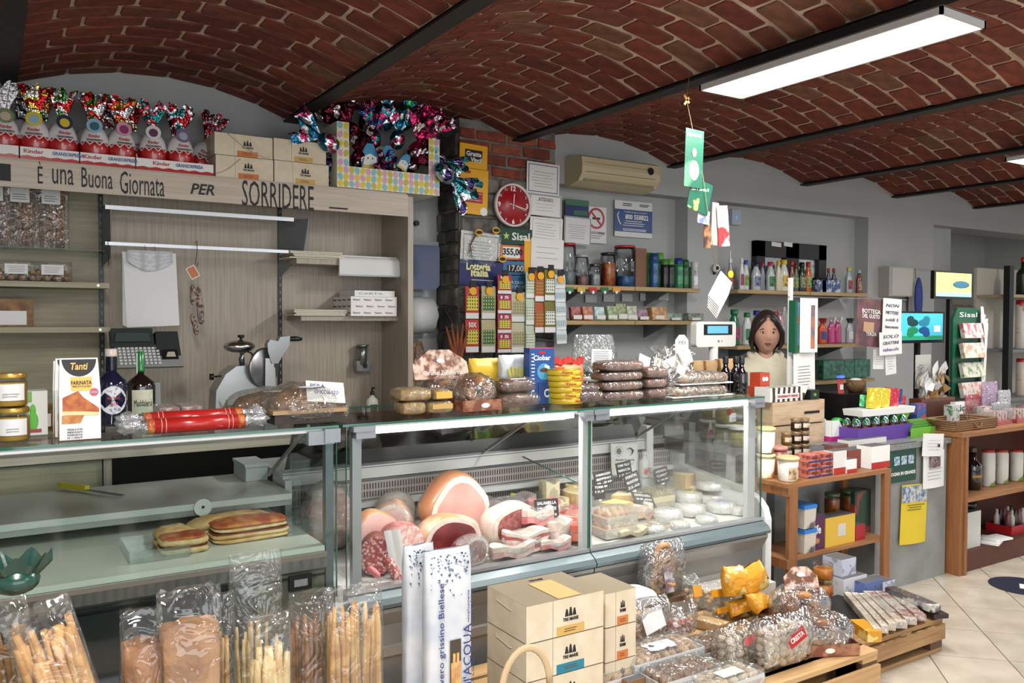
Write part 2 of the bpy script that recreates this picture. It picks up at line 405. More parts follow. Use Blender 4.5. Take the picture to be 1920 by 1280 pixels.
def stick(mb,p,q,r,m,seed=0,n=6):
 rn=RNG(seed); p,q=Vector(p),Vector(q); k=6; pts=[]; rs=[]
 for i in range(k+1):
  t=i/k; pts.append(p.lerp(q,t)+Vector((rn.uniform(-1,1),rn.uniform(-1,1),0))*r*.22)
  rs.append(r*(rn.uniform(.85,1.12) if 0 < i < k else .6))
 return mb.tube(pts,rs,m,n)
BREAD=M((206,160,96),.7,c2=(178,126,66),scale=22,bump=.2,bscale=80,rand=.12)
BREADB=M((150,100,58),.7,c2=(112,70,36),scale=26,bump=.2,bscale=80,rand=.12)
def stickbag(name,label,loc,w,d,h,sh,n,m=BREAD,r=.007,rz=0,tilt=0,lean=.0,card=None,group=None,seed=1,cat='breadsticks',flm=None,top=True):
 t=thing(name,label,cat,loc,rz,group); t.rotation_euler=(tilt,lean,rz); rn=RNG(seed)
 for i in range(n):
  fr=(i+.5)/n; b=MB(m)
  x=(rn.uniform(-.5,.5) if i % 2 else (fr-.5))*(w-2.6*r); yy=rn.uniform(-.5,.5)*(d-3*r)
  hh=sh*rn.uniform(.86,1.0); stick(b,(x,yy,.004),(x+rn.uniform(-.015,.015),yy*.6,hh),r*rn.uniform(.85,1.1),m,seed*50+i)
  b.build('breadstick',t)
 b=MB(flm or FILM); shell(b,w,d,h,flm or FILM,seed,neck=min(.85,sh/h),crump=.003); b.build('clear_bag',t)
 if card:
  cw,ch,cz,tx=card; b=MB(PAPER); b.box((0,-d/2-.003,cz),(cw,.0012,ch)); c=b.build('paper_label',t)
  for k,s in enumerate(tx):
   text(s,ch*.11,INK,c,(0,-d/2-.0042,cz+ch*(.28-.2*k)),name='lettering')
  lines(c,GREY,-cw*.4,cw*.4,[cz-ch*.2-ch*.09*q for q in range(3)],-d/2-.0038,ch*.03)
 return t
def box_thing(name,label,cat,c,s,m,rz=0,group=None,lid=None):
 """closed carton with its top flap line; c = centre of the base"""
 t=thing(name,label,cat,c,rz,group); b=MB(m); b.box((0,0,s[2]/2),s); b.build('carton',t); return t
def jar(name,label,cat,loc,r,h,body,lidm,lab=None,group=None,rz=0,lh=.018,gl=None,fill=.86,txt=None,waist=1.0):
 t=thing(name,label,cat,loc,rz,group); g=gl or glassm((.96,.98,.96),.6)
 b=MB(g); b.lathe([(r*.9,0),(r,.006),(r,h-lh-.016),(r*.9,h-lh-.004),(r*.9,h-lh)],20,g); b.build('glass_jar',t)
 if body:
  b=MB(body); b.lathe([(r*.86,.003),(r*.94,.008),(r*.94*waist,(h-lh)*fill-.01),(r*.85,(h-lh)*fill)],18,body); b.build('contents',t)
 b=MB(lidm); b.lathe([(r*.95,h-lh),(r*.97,h-lh+.002),(r*.97,h-.003),(r*.92,h)],20,lidm); b.build('lid',t)
 if lab:
  lz0,lz1,lm,ang=lab; b=MB(lm); n=8
  b.grid(lambda u,v: (-(r+.0012)*sin(ang*(.5-u)),-(r+.0012)*cos(ang*(.5-u)),lz0+(lz1-lz0)*v),n,1); q=b.build('paper_label',t)
  if txt: text(txt,(lz1-lz0)*.22,INK,q,(0,-r-.0022,(lz0+lz1)/2+.2*(lz1-lz0)),w=r*1.1)
  lines(q,GREY,-r*.5,r*.5,[lz0+(lz1-lz0)*k for k in (.25,.4)],-r-.0018,.0018)
 return t
def bottle(name,label,cat,loc,r,h,glassmat,capm,lab=None,group=None,rz=0,neck=.32,capr=.42,caph=None,sx=1,sy=1,sh='round',txt=None,tm=None):
 t=thing(name,label,cat,loc,rz,group); ch=caph or h*.12; nb=h*(1-neck)
 b=MB(glassmat)
 if sh == 'round': pr=[(r*.9,0),(r,.008),(r,nb*.82),(r*.93,nb*.92),(r*.6,nb*1.02),(r*capr,nb*1.1),(r*capr*.92,h-ch)]
 elif sh == 'pump': pr=[(r*.92,0),(r,.01),(r*.9,nb*.45),(r*.98,nb*.7),(r*.7,nb*.95),(r*capr,nb*1.05),(r*capr,h-ch)]
 else: pr=[(r*.95,0),(r,.006),(r,nb),(r*.8,nb+.01),(r*capr,nb+.02),(r*capr,h-ch)]
 b.lathe(pr,18,glassmat,sx=sx,sy=sy); b.build('bottle_body',t)
 b=MB(capm); b.lathe([(r*capr*1.08,h-ch),(r*capr*1.1,h-ch*.9),(r*capr*1.05,h-.002),(r*capr*.9,h)],14,capm); b.build('cap',t)
 if lab:
  z0,z1,lm,ang=lab; b=MB(lm)
  b.grid(lambda u,v: (-(r+.001)*sx*sin(ang*(.5-u)),-(r+.0012)*sy*cos(ang*(.5-u)),z0+(z1-z0)*v),8,1); q=b.build('label',t)
  if txt: text(txt,(z1-z0)*.25,tm or INK,q,(0,-(r+.0025)*sy,(z0+z1)/2),w=r*1.2*sx)
 return t
def trigger(name,label,loc,r,h,m,capm,group=None,rz=0,lab=None):
 t=thing(name,label,'bottle',loc,rz,group); b=MB(m)
 b.lathe([(r*.95,0),(r,.01),(r*.92,h*.4),(r,h*.55),(r*.5,h*.74),(r*.35,h*.78)],16,m,sy=.65); b.build('bottle_body',t)
 b=MB(capm); b.cyl((0,0,h*.77),r*.42,h*.08,capm,12); b.box((0,-.01,h*.9),(r*.5,r*1.6,h*.1),capm); b.box((0,-r*.75,h*.82),(r*.3,r*.18,h*.12),capm); b.build('trigger_sprayer',t)
 if lab:
  b=MB(lab); b.grid(lambda u,v: (-(r+.001)*sin(1.6*(.5-u)),-(r*.65+.002)*cos(1.6*(.5-u)),h*(.15+.3*v)),6,1); b.build('label',t)
 return t
def sheet(name,label,cat,loc,w,h,m=PAPER,rz=0,tilt=0,roll=0,group=None,tx=(),ln=0,curl=.0,border=None,t=None):
 """a sheet of paper hanging or stuck up; loc = centre"""
 o=thing(name,label,cat,loc,rz,group); o.rotation_euler=(tilt,roll,rz); b=MB(m)
 b.grid(lambda u,v: ((u-.5)*w,-curl*sin(pi*u)*(1-v)-.0006,(v-.5)*h),6,4); b.grid(lambda u,v: ((.5-u)*w,-curl*sin(pi*u)*(1-v)+.0006,(v-.5)*h),6,4); b.build('paper',o)
 if border:
  b=MB(border[0]); k=border[1]; y=-.002-curl; a,c=w/2-border[2],h/2-border[2]
  b.bb(-a,a,y,y+.001,c-k,c).bb(-a,a,y,y+.001,-c,-c+k).bb(-a,-a+k,y,y+.001,-c,c).bb(a-k,a,y,y+.001,-c,c); b.build('printed_border',o)
 for s,hh,zz,mm in tx: text(s,hh,mm,o,(0,-.0025-curl,zz),w=min(w*.86,hh*.62*len(s)))
 if ln: lines(o,GREY,-w*.36,w*.36,[h*(.2-.55*k/max(1,ln)) for k in range(ln)],-.002-curl,h*.012)
 return o
 # Shelf unit behind the left case
LAM=M((184,172,154),.5,c2=(160,148,132),scale=9,stretch=(9,9,.35),thr=(.3,.7))
LAMH=M((205,190,172),.5,c2=(182,168,150),scale=7,stretch=(.5,6,12),thr=(.3,.72))
LAMG=M((170,162,134),.55,c2=(150,142,116),scale=7,stretch=(.4,4,9),thr=(.3,.7))
XR=at(765,400,4.7).x; ZT=at(764,362,4.7).z; ZF=at(764,406,4.7).z
U=thing('shelf_unit','tall pale wood laminate shelf unit with lettered fascia on the back wall','shelf unit',(0,4.9,0))
def ub(name,x0,x1,y0,y1,z0,z1,m=LAM,par=None):
 b=MB(m); b.bb(x0,x1,y0-4.9,y1-4.9,z0,z1); return b.build(name,par or U)
ub('side_panel',XR,XR+.035,4.7,5.15,0,ZT-.02)
ub('top_panel',-1.4,XR,4.72,5.15,ZT-.03,ZT,LAMH)
F=ub('fascia',-1.4,XR,4.70,4.72,ZF,ZT-.01,LAMH)
xs=[-1.4,at(190,500,5.1).x,at(525,500,5.1).x,XR]
for i in range(3): ub('back_panel',xs[i]+.012,xs[i+1]-.012 if i < 2 else xs[i+1],5.11,5.14,0,ZT-.03,LAMG if i == 0 else LAM)
for x in xs[1:3]:
 b=MB(BLK); b.bb(x-.012,x+.012,.2,.215,.9,ZT-.03)
 k=0
 z=.95;
 p=b.build('slotted_upright',U)
 while z < ZT-.06: b=MB(GREY); b.bb(x-.004,x+.004,.197,.2,z,z+.02); b.build('slot',p); z += .045
def fl_text(s,px0,px1,py0,py1,sh=0,bold=.0):
 a=at(px0,py1,4.7); c=at(px1,py0,4.7)
 za=(at(px0,py1,4.7).z+at(px1,py1,4.7).z)/2
 cx=(a.x+c.x)/2; pm=(px0+px1)/2; z0,z1=at(pm,py1,4.7).z,at(pm,py0,4.7).z
 text(s,(z1-z0),INK,F,(cx,-.2015,(z0+z1)/2),w=c.x-a.x,bold=bold,shear=sh)
fl_text('I',0,20,307,339,bold=.02); fl_text('\u00c8',71,80,303,344)
fl_text('una',98,138,317,346); fl_text('Buona',153,211,316,353); fl_text('Giornata',225,308,324,366)
fl_text('PER',357,402,345,365,.25,.02); fl_text('SORRIDERE',454,588,343,391); fl_text('_',617,652,389,392)
def ush(x0,x1,py,pxm,yf=4.8,th=.028,m=LAMG,d=.3):
 z=at(pxm,py,yf).z; s=ub('shelf',x0,x1,yf,5.11,z-th,z,m); return z
ZS1=ush(-1.4,xs[1]+.005,528,100); ZS2=ush(-1.4,xs[1]+.005,613,100)
zg=at(150,467,4.95).z; b=MB(glassm((.86,.93,.88),.6)); b.bb(-1.4,xs[1],.05,.2,zg-.006,zg); b.build('glass_shelf',U)
for zz,px in ((ZS1,184),(ZS2,187)):
 p=at(px,535,4.8); b=MB(CHROME); b.cyl((p.x,-.1,zz-.014),.006,.004,CHROME,10,T=MRo(pi/2,4,'X')); b.build('screw_cap',U)
for (x0,y0,x1,y1,th) in ((197,388,550,411,.022),(197,456,541,471,.018)):
 a=at(x0,y0,4.86); c=at(x1,y1,4.86)
 b=MB(ALU); b.bb(a.x,c.x,-.05,-.025,a.z-th/2,a.z+th/2); b.build('hanging_rail',U)
a=at(548,411,4.86); c=at(541,471,4.86)
b=MB(GREY); b.add([(xs[2]-.01,.2,a.z+.02),(xs[2]-.01,.2,c.z-.14),(xs[2]+.07,-.03,c.z-.01),(xs[2]+.10,-.04,a.z+.01),(xs[2]+.002,.2,a.z+.02),(xs[2]+.002,.2,c.z-.14),(xs[2]+.078,-.03,c.z-.01),(xs[2]+.108,-.04,a.z+.01)],[(0,1,2,3),(7,6,5,4),(0,3,7,4),(1,5,6,2),(3,2,6,7),(0,4,5,1)]); b.build('rail_bracket',U)
b=MB(GREY); a=at(197,388,4.86); b.add([(xs[1],.2,a.z+.03),(xs[1],.2,a.z-.3),(xs[1]+.02,-.04,a.z-.26),(xs[1]+.02,-.04,a.z+.02),(xs[1]+.004,.2,a.z+.03),(xs[1]+.004,.2,a.z-.3),(xs[1]+.024,-.04,a.z-.26),(xs[1]+.024,-.04,a.z+.02)],[(0,1,2,3),(7,6,5,4),(0,3,7,4),(1,5,6,2),(3,2,6,7),(0,4,5,1)]); b.build('rail_bracket',U)
def ush2(px0,px1,py,yf,yb=5.11):
 a=at(px0,py,yf); c=at(px1,py,yf); ub('shelf',a.x,c.x,yf,yb,a.z-.03,a.z,LAM); return a.z
ZA=ush2(556,640,484,4.85); ZC=at(560,592,4.85).z; ub('shelf',xs[2]+.05,XR-.0,4.85,5.11,ZC-.028,ZC,LAM)
PSH=M((216,210,188),.7)
def stack(px0,px1,py0,py1,Y,n,label,dz,name='paper_sheets',m=PSH,dy=.2):
 a=at(px0,py1,Y); c=at(px1,py1,Y); z0=a.z if dz is None else dz; z1=z0+ (at(px0,py0,Y).z-a.z)
 t=thing(name,label,'paper',((a.x+c.x)/2,Y+dy/2,z0)); w=c.x-a.x; rn=RNG(int(px0))
 for i in range(n):
  b=MB(m); h=(z1-z0)/n; b.box((rn.uniform(-.012,.012),rn.uniform(-.01,.01),h*(i+.5)),(w*rn.uniform(.93,1),dy,h*.8),rz=rn.uniform(-.03,.03)); b.build('paper_sheet',t)
 return t
stack(545,645,470,484,4.84,5,'stack of cream paper sheets on the upper small shelf',ZA)
stack(552,652,580,592,4.84,4,'stack of cream paper sheets beside the printed boxes on the lower small shelf',ZC)
a=at(636,480,4.83); c=at(748,520,4.83); w=c.x-a.x
t=thing('folded_paper','large white folded paper draped below the cream sheets at the shelf end','paper',((a.x+c.x)/2,4.86,c.z))
for k in range(3):
 b=MB(PAPER); hh=a.z-c.z; b.grid(lambda u,v: ((u-.5)*w,-.02-.008*k+.012*sin(u*5)*(1-v)+(0 if v < .8 else (v-.8)*.6),hh*min(1,v*1.12)+.004*k),10,6); b.build('paper_sheet',t)
b=MB(PAPER); b.bb(-w/2,w/2,.0,.2,hh,hh+.008); b.build('paper_sheet',t)
def printed_box(px0,px1,py0,py1,Y,d,z,label,s,tm_,name='cardboard_box',m=WHITE,n=(4,3),th=.3,sm=None):
 a=at(px0,py1,Y); c=at(px1,py0,Y); w,h=c.x-a.x,at(px0,py0,Y).z-at(px0,py1,Y).z; h=abs(c.z-at(px1,py1,Y).z)
 t=thing(name,label,'box',((a.x+c.x)/2,Y+d/2,z)); b=MB(m); b.box((0,0,h/2),(w,d,h)); f=b.build('carton',t)
 b=MB(sm or GREY); b.bb(-w/2+.004,w/2-.004,-d/2-.0006,-d/2,h*.985,h*.995); b.build('lid_line',t)
 for i in range(n[0]):
  for j in range(n[1]):
   text(s,h/n[1]*th,tm_,f,(-w/2+w*(i+.5+.25*(j % 2))/(n[0]+.25),-d/2-.001,h*(j+.5)/n[1]),w=w/n[0]*.6)
 return t,w,h
t,w,h=printed_box(658,744,553,589,4.8,.3,ZC,'white wrap box printed all over with small red brand names on the lower shelf','Martinucci',M((150,40,50),.5),n=(4,3))
f=t.children[0]
for j in range(3):
 for i in range(4): text('Marti',h*.09,INK,f,(-w/2-.001,.12-.08*i,h*(j+.5)/3),rot=(pi/2,0,-pi/2),w=.05)
printed_box(665,740,542,553,4.82,.26,ZC+h,'thin white box with grey print lying on top of the printed wrap box','CARTA',GREY,n=(1,1))
a=at(229,475,4.85); c=at(329,608,4.85); w,h=c.x-a.x,at(280,474,4.85).z-at(280,610,4.85).z
t=thing('paper_pad','thick pad of white wrapping paper sheets hanging from the lower rail','paper',((a.x+c.x)/2,4.84,at(280,610,4.85).z))
for k in range(4):
 b=MB(WHITE if k < 3 else PAPER); b.grid(lambda u,v: ((u-.5)*w+k*.006*(1-v),.012-k*.008-.01*(1-v)*sin(u*pi*1.2),v*h-.004*k*(1-u)),8,5); b.build('paper_sheet',t)
b=MB(M((196,198,202),.3)); b.grid(lambda u,v: ((u-.5)*w*.85,-.03-.006*sin(u*19)-.004*sin(v*14),h*1.02-(1-v)*h*(.16+.12*sin(u*pi))),24,8); b.build('tissue',t)
for px in (270,288):
 x=at(px,460,4.85).x-t.location.x; b=MB(BLK); b.tube([(x,-.012,h*1.09),(x,-.03,h*1.07),(x,-.02,h*.98)],.0012,n=5); b.build('hook',t)
t=thing('hanging_salami','three knobbly dry salami links tied together and hanging on a hook','salami',at(368,640,4.84)+Vector((0,0,0)))
sal=M((176,160,150),.8,c2=(96,70,64),scale=60,thr=(.42,.6),bump=.5,bscale=60)
z0=at(368,640,4.84).z
def zz(py): return at(368,py,4.84).z-z0
def xx(px): return at(px,560,4.84).x-t.location.x
for (x0,y0,x1,y1,r) in ((361,536,362,572,.019),(371,540,377,608,.020),(360,590,368,628,.016)):
 b=MB(sal); b.tube([(xx(x0),0,zz(y0)+.005),(xx(x0),0,zz(y0)-.012),((xx(x0)+xx(x1))/2+.003,-.004,(zz(y0)+zz(y1))/2),(xx(x1),0,zz(y1)+.012),(xx(x1),0,zz(y1))],[.005,r*.8,r,r*.85,.005],n=12); b.build('salami_link',t)
b=MB(BLK); b.tube([(xx(367),.005,zz(455)),(xx(368),-.025,zz(452)),(xx(369),-.02,zz(470)),(xx(366),-.01,zz(496)),(xx(369),-.012,zz(500)),(xx(371),-.01,zz(492))],.002,n=6); b.build('hook',t)
b=MB(M((200,190,170),.8)); b.tube([(xx(367),-.01,zz(498)),(xx(364),-.008,zz(520)),(xx(364),0,zz(538))],.0012,n=5); b.build('string',t)
b=MB(WHITE); Tm=MTr((xx(361),-.014,zz(511)))@MRo(R_(-30),4,'Y'); b.box((0,0,0),(.05,.002,.068),WHITE,T=None);
b.v=[tuple(Tm@Vector(v)) for v in b.v]; tg=b.build('tag',t)
b=MB(M((200,110,50),.5)); b.box((0,-.0015,0),(.042,.001,.06)); b.v=[tuple(Tm@Vector(v)) for v in b.v]; b.build('tag_print',tg)
b=MB(BLK); x=at(202,460,4.85); solo('wire_hook','thin bare black hook at the left end of the lower rail','hook',MB(BLK).tube([(0,.01,0),(0,-.02,.004),(0,-.018,-.02),(.001,-.015,-.13)],.0015,n=5),(x.x,4.85,at(202,452,4.85).z))
for k,(px,w,lb) in enumerate(((-12,.17,'cut off bag of hanging thin breadsticks at the very left edge under the fascia'),(38,.18,'bag of thin breadsticks with white card under the word una, left of the other bag'),(96,.17,'bag of thin breadsticks with white card under the fascia, nearest the rails'))):
 p=on(px,4.98,zg+.001); stickbag('breadstick_bag',lb,p,w,.05,.38,.36,12,BREADB,.008,seed=k+3,card=(.085,.13,.29,()),group='bags of breadsticks on the glass shelf')
snack=M((176,140,88),.7,c2=(120,84,48),scale=60,thr=(.4,.6),bump=.5,bscale=70)
def pack(name,label,cat,loc,w,d,h,m,rz=0,lab=None,lumps=14,r=.012,group=None,seed=1,flm=None):
 """low clear pack full of small biscuits"""
 t=thing(name,label,cat,loc,rz,group); rn=RNG(seed); nx=max(2,int(w/(2*r))); ny=max(1,int(d/(2*r)))
 nz=max(1,int(h/(1.7*r)))
 for k in range(nz):
  for i in range(nx):
   for j in range(ny):
    if k < nz-1 and 0 < i < nx-1 and 0 < j < ny-1: continue
    b=MB(m); b.ell((-w/2+w*(i+.5)/nx+rn.uniform(-.2,.2)*r,-d/2+d*(j+.5)/ny+rn.uniform(-.2,.2)*r,r*.8+k*1.5*r+.002),(r*rn.uniform(.9,1.1),r*rn.uniform(.9,1.1),r*.75),m,8,5,T=MRo(rn.uniform(-.6,.6),4,'X')); b.build('biscuit',t)
 b=MB(flm or FILM); shell(b,w*1.1,d*1.1,h*1.25,flm or FILM,seed,neck=.9,crump=.004,fin=d*.3); b.build('clear_wrap',t)
 if lab:
  b=MB(PAPER); b.box((0,-d*.62,h*.72),(lab[0],.001,lab[1]))
  q=b.build('paper_label',t); lines(q,GREY,-lab[0]*.4,lab[0]*.4,[h*.72-lab[1]*.25+lab[1]*.17*k for k in range(4)],-d*.62-.0012,.002)
 return t
for k,(px,lb) in enumerate(((30,'clear pack of small biscuits on the upper left shelf, the left one'),(97,'clear pack of small biscuits on the upper left shelf, nearest the rails'))):
 pack('biscuit_pack',lb,'biscuits',on(px,4.92,ZS1),.19-.02*k,.12,.085,snack,lab=(.1,.05),r=.02,seed=k+20,group='biscuit packs on the left shelf')
t=thing('biscuit_box','orange brown pack with white label at the left edge, lower left shelf','biscuits',on(6,4.93,ZS2))
b=MB(M((150,108,60),.6,c2=(110,74,40),scale=20)); b.box((0,0,.07),(.26,.16,.14)); b.build('pack_body',t)
b=MB(PAPER); b.box((.0,-.082,.045),(.2,.002,.07)); b.build('paper_label',t)
W=thing('back_counter','pale laminate worktop with an open dark niche behind the glass cases','counter',(0,4.7,0))
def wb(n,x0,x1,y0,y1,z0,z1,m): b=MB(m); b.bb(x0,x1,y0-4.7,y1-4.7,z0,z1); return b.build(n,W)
xn0,xn1=at(213,880,4.4).x,at(640,880,4.4).x
wb('worktop',-1.4,XR-.004,4.36,5.09,.985,1.02,LAMH)
for z0,z1 in ((.1,.4),(.41,.70),(.71,.975)): wb('drawer_front',-1.4,xn0-.05,4.4,4.42,z0,z1,LAMG)
wb('side_panel',xn0-.045,xn0-.01,4.38,5.08,0,.98,LAM)
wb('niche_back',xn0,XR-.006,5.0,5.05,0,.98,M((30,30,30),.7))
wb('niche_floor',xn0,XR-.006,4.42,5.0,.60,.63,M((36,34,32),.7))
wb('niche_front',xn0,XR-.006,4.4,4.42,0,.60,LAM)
wb('end_panel',XR-.04,XR-.006,4.42,5.08,0,.98,LAM)
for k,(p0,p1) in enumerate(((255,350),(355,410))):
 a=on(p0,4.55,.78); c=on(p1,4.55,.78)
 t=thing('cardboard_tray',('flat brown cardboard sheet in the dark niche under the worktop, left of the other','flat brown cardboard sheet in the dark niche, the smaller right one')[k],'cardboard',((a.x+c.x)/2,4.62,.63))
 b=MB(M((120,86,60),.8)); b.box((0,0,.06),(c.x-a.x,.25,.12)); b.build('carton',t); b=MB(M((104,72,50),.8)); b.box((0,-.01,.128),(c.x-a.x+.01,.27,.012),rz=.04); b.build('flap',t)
p=at(283,690,4.62); S=thing('weighing_scale','dark green and grey price scale with keypad on a pole','scale',(p.x,4.62,1.02))
pm=M((150,154,150),.45); dg=M((44,54,52),.45); tilt=MRo(R_(-35),4,'X')
b=MB(pm); b.bb(-.045,.045,0,.05,0,.30); b.build('pole',S); b=MB(STEEL); b.box((0,0,.01),(.34,.3,.02)); b.build('weighing_plate',S)
def sp(name,px0,px1,py0,py1,yo,d,m,par=S,tl=None):
 a=at(px0,py1,4.56); c=at(px1,py0,4.56); x0,x1,z0,z1=a.x-p.x,c.x-p.x,at((px0+px1)/2,py1,4.56).z-1.02,at((px0+px1)/2,py0,4.56).z-1.02
 b=MB(m); b.add([(x0,yo,z0),(x1,yo,z0),(x1-.004,yo+d,z1),(x0+.01,yo+d,z1),(x0,yo+.05,z0-.01),(x1,yo+.05,z0-.01),(x1,yo+d+.05,z1-.02),(x0,yo+d+.05,z1-.02)],[(0,1,2,3),(7,6,5,4),(0,4,5,1),(1,5,6,2),(2,6,7,3),(3,7,4,0)]); return b.build(name,par),(x0,x1,z0,z1)
kb,e=sp('keypad_housing',216,346,648,688,-.06,.12,pm)
di,e1=sp('display_housing',213,296,616,652,.04,.05,dg)
q,_=sp('display_window',220,288,625,641,.038,.03,M((70,84,82),.2),di)
pr,e2=sp('printer',297,344,622,678,-.02,.10,dg)
q,_=sp('printer_slot',306,338,656,674,-.025,.03,BLK,pr); q,_=sp('paper_slot',314,332,660,669,-.032,.02,M((190,180,160),.6),pr)
b=MB(M((205,208,205),.5)); x0,x1,z0,z1=-.13,.075,e[2]+.01,e[3]-.005
for i in range(10):
 for j in range(6):
  u,v=(i+.5)/10,(j+.5)/6; b.box((e[0]+.02+u*.2,-.055+v*.10-.004,e[2]+.012+v*(e[3]-e[2]-.02)),(.013,.008,.010))
k=b.build('keys',kb); k['kind']='stuff'
p=at(452,735,4.6); t=thing('meat_slicer','silver meat slicer with round blade cover and black knobs on the back counter','slicer',(p.x,4.62,1.02))
cs=M((178,180,180),.3,.75)
def lx(px,o=t): return at(px,680,4.6).x-o.location.x
def lz(py,px=452): return at(px,py,4.6).z-1.02
b=MB(cs); b.prism([(lx(398),0),(lx(402),lz(730)),(lx(420),lz(700)),(lx(440),lz(686)),(lx(472),lz(684)),(lx(512),lz(690)),(lx(516),0)],.16,T=MTr((0,-.06,0))); b.build('motor_housing',t)
b=MB(CHROME); b.ell((lx(451),0,lz(650)),(.085,.06,.035),CHROME); b.build('sharpener',t)
b=MB(CHROME); b.tube([(lx(455),0,lz(655)),(lx(457),0,lz(690))],.012); b.tube([(lx(424),0,lz(651)),(lx(436),0,lz(650))],.006); b.build('post',t)
b=MB(BLK); b.cyl((lx(454),0,lz(640)),.008,.02,BLK); b.cyl((lx(454),0,lz(633)),.018,.014,BLK,8); b.build('knob',t)
b=MB(BLK); b.cyl((lx(398),-.05,lz(704)),.017,.02,BLK,8,T=MRo(-pi/2,4,'Y')); b.tube([(lx(400),-.05,lz(704)),(lx(412),-.05,lz(703))],.005); b.build('knob',t)
b=MB(STEEL); b.lathe([(.1,0),(.11,.008),(.1,.016),(0,.018)],28,T=MRo(pi/2,4,'X')@MRo(.5,4,'Y'),c=(lx(490),-.05,lz(690))); b.build('blade',t)
b=MB(BLK); b.tube([(lx(462)+.04*sin(a*.7),-.03,lz(676)+.05*cos(a*.7)) for a in range(10)],.005,n=6); b.build('handle',t)
p=at(505,735,4.55); t=thing('bottle_press','chrome lever machine with black handle standing beside the slicer','machine',(p.x,4.56,1.02))
b=MB(cs); b.box((0,0,lz(672)/2),(.06,.05,lz(672)),taper=.75); b.build('stand',t)
b=MB(STEEL); b.prism([(lx(495,t),lz(645)),(lx(500,t),lz(637)),(lx(515,t),lz(640)),(lx(519,t),lz(632)),(lx(537,t),lz(630)),(lx(536,t),lz(648)),(lx(520,t),lz(672)),(lx(515,t),lz(682)),(lx(503,t),lz(682)),(lx(496,t),lz(660))],.06,T=MTr((0,-.03,0))); b.build('head',t)
b=MB(BLK); b.tube([(lx(535,t),0,lz(637)),(lx(541,t),0,lz(636)),(lx(552,t),0,lz(636)),(lx(562,t),0,lz(637))],[.006,.014,.015,.008],n=10); b.build('handle',t)
p=at(675,695,5.08); t=thing('wall_tumbler','small brushed steel cylinder holder fixed to the back panel','dispenser',(p.x,5.07,p.z))
b=MB(STEEL); h=at(675,646,5.08).z-p.z; b.cyl((0,-.03,h*.25),.03,h*.72,STEEL,18); b.cyl((0,-.03,h*.93),.04,h*.07,STEEL,18); b.build('cylinder',t)
b=MB(STEEL); b.box((0,-.02,h*.2),(.09,.06,h*.4)); b.build('bracket',t)
b=MB(BLK); b.cyl((.01,-.052,h*.2),.015,.004,BLK,14,T=MRo(pi/2,4,'X')); b.build('button',t)
for k,(px,lb) in enumerate(((698,'white pump soap bottle with green label on the back worktop'),)):
 t=bottle('soap_bottle',lb,'bottle',on(px,4.95,1.02),.04,.17,M((214,218,206),.3),BLK,(.03,.09,GREEN,1.2),neck=.25,capr=.3,sy=.7)
 b=MB(BLK); b.tube([(0,0,.17),(0,0,.195),(0,-.04,.195)],.005,n=6); b.build('pump',t)
 # On top of the shelf unit
EM_RED=M((196,22,26),.25,coat=.5); EM_W=M((230,228,228),.3,coat=.4)
def easter_egg(loc,label,tagm,seed,s=1.0,rz=0,lean=0,head=None,group='large wrapped chocolate eggs on the shelf unit'):
 t=thing('chocolate_egg',label,'chocolate egg',loc,rz,group); t.rotation_euler=(0,lean,rz); t.scale=(s*.84,s*.8,s); rn=RNG(seed)
 H=.27
 def r(z): u=z/H; return .098*math.sqrt(max(0,1-(2*u-.86)**2/1.02)) if u < .93 else .03
 prof=[(max(.02,r(H*k/14)),H*k/14) for k in range(0,8)]
 b=MB(EM_RED); b.lathe(prof,20,EM_RED); b.build('red_wrapper',t)
 b=MB(EM_W); pr=[(r(H*(7+k)/14),H*(7+k)/14) for k in range(0,7)]; b.lathe(pr,20,EM_W,cap=False)
 for i in range(10):
  a=2*pi*i/10; rr=r(H*.47)+.001; b.add([(rr*cos(a-.32),rr*sin(a-.32),H*.505),(rr*cos(a+.32),rr*sin(a+.32),H*.505),((r(H*.4)+.002)*cos(a),(r(H*.4)+.002)*sin(a),H*.42)],[(0,1,2)],EM_W)
 w=b.build('white_wrapper',t)
 b=MB(SILVER)
 fm=foil(*head) if head else SILVER
 def fan(u,v):
  a=2*pi*u; q=.022+.06*v**1.2; fl=1+.3*sin(a*9+seed)*v; return (q*cos(a)*fl,q*sin(a)*fl*.45,H*.9+.17*v+.03*v*sin(a*4+seed))
 b.grid(fan,54,4,fm); b.grid(lambda u,v: tuple(x*.85 for x in fan(1-u,v)[:2])+(fan(1-u,v)[2]-.005,),54,4,fm); b.build('foil_top',t)
 if tagm:
  b=MB(tagm[0]); o=[(.05*cos(a)*1.05,.045*sin(a)) for a in [2*pi*k/16 for k in range(16)]]; b.prism(o,.002,tagm[0],T=MTr((0,-.085,H*.86))@MRo(-.25,4,'X'))
  q=b.build('gift_tag',t); b=MB(tagm[1]); b.prism([(x*.6,z*.6-.004) for x,z in o],.002,tagm[1],T=MTr((0,-.0875,H*.86))@MRo(-.25,4,'X')); b.build('tag_picture',q)
 text('Kinder',.020,RED,t,(0,-.105,H*.62),rot=(pi/2-.12,0,0),w=.075,bold=.02)
 text('GRANSORPRESA',.013,INK,t,(0,-.108,H*.53),w=.105,bold=.03)
 return t
ZTT=ZT
sky=M((150,190,215),.4); pk=M((220,150,180),.4); dk=M((50,50,80),.4); ylw=M((225,200,60),.4); gr2=M((90,120,90),.4)
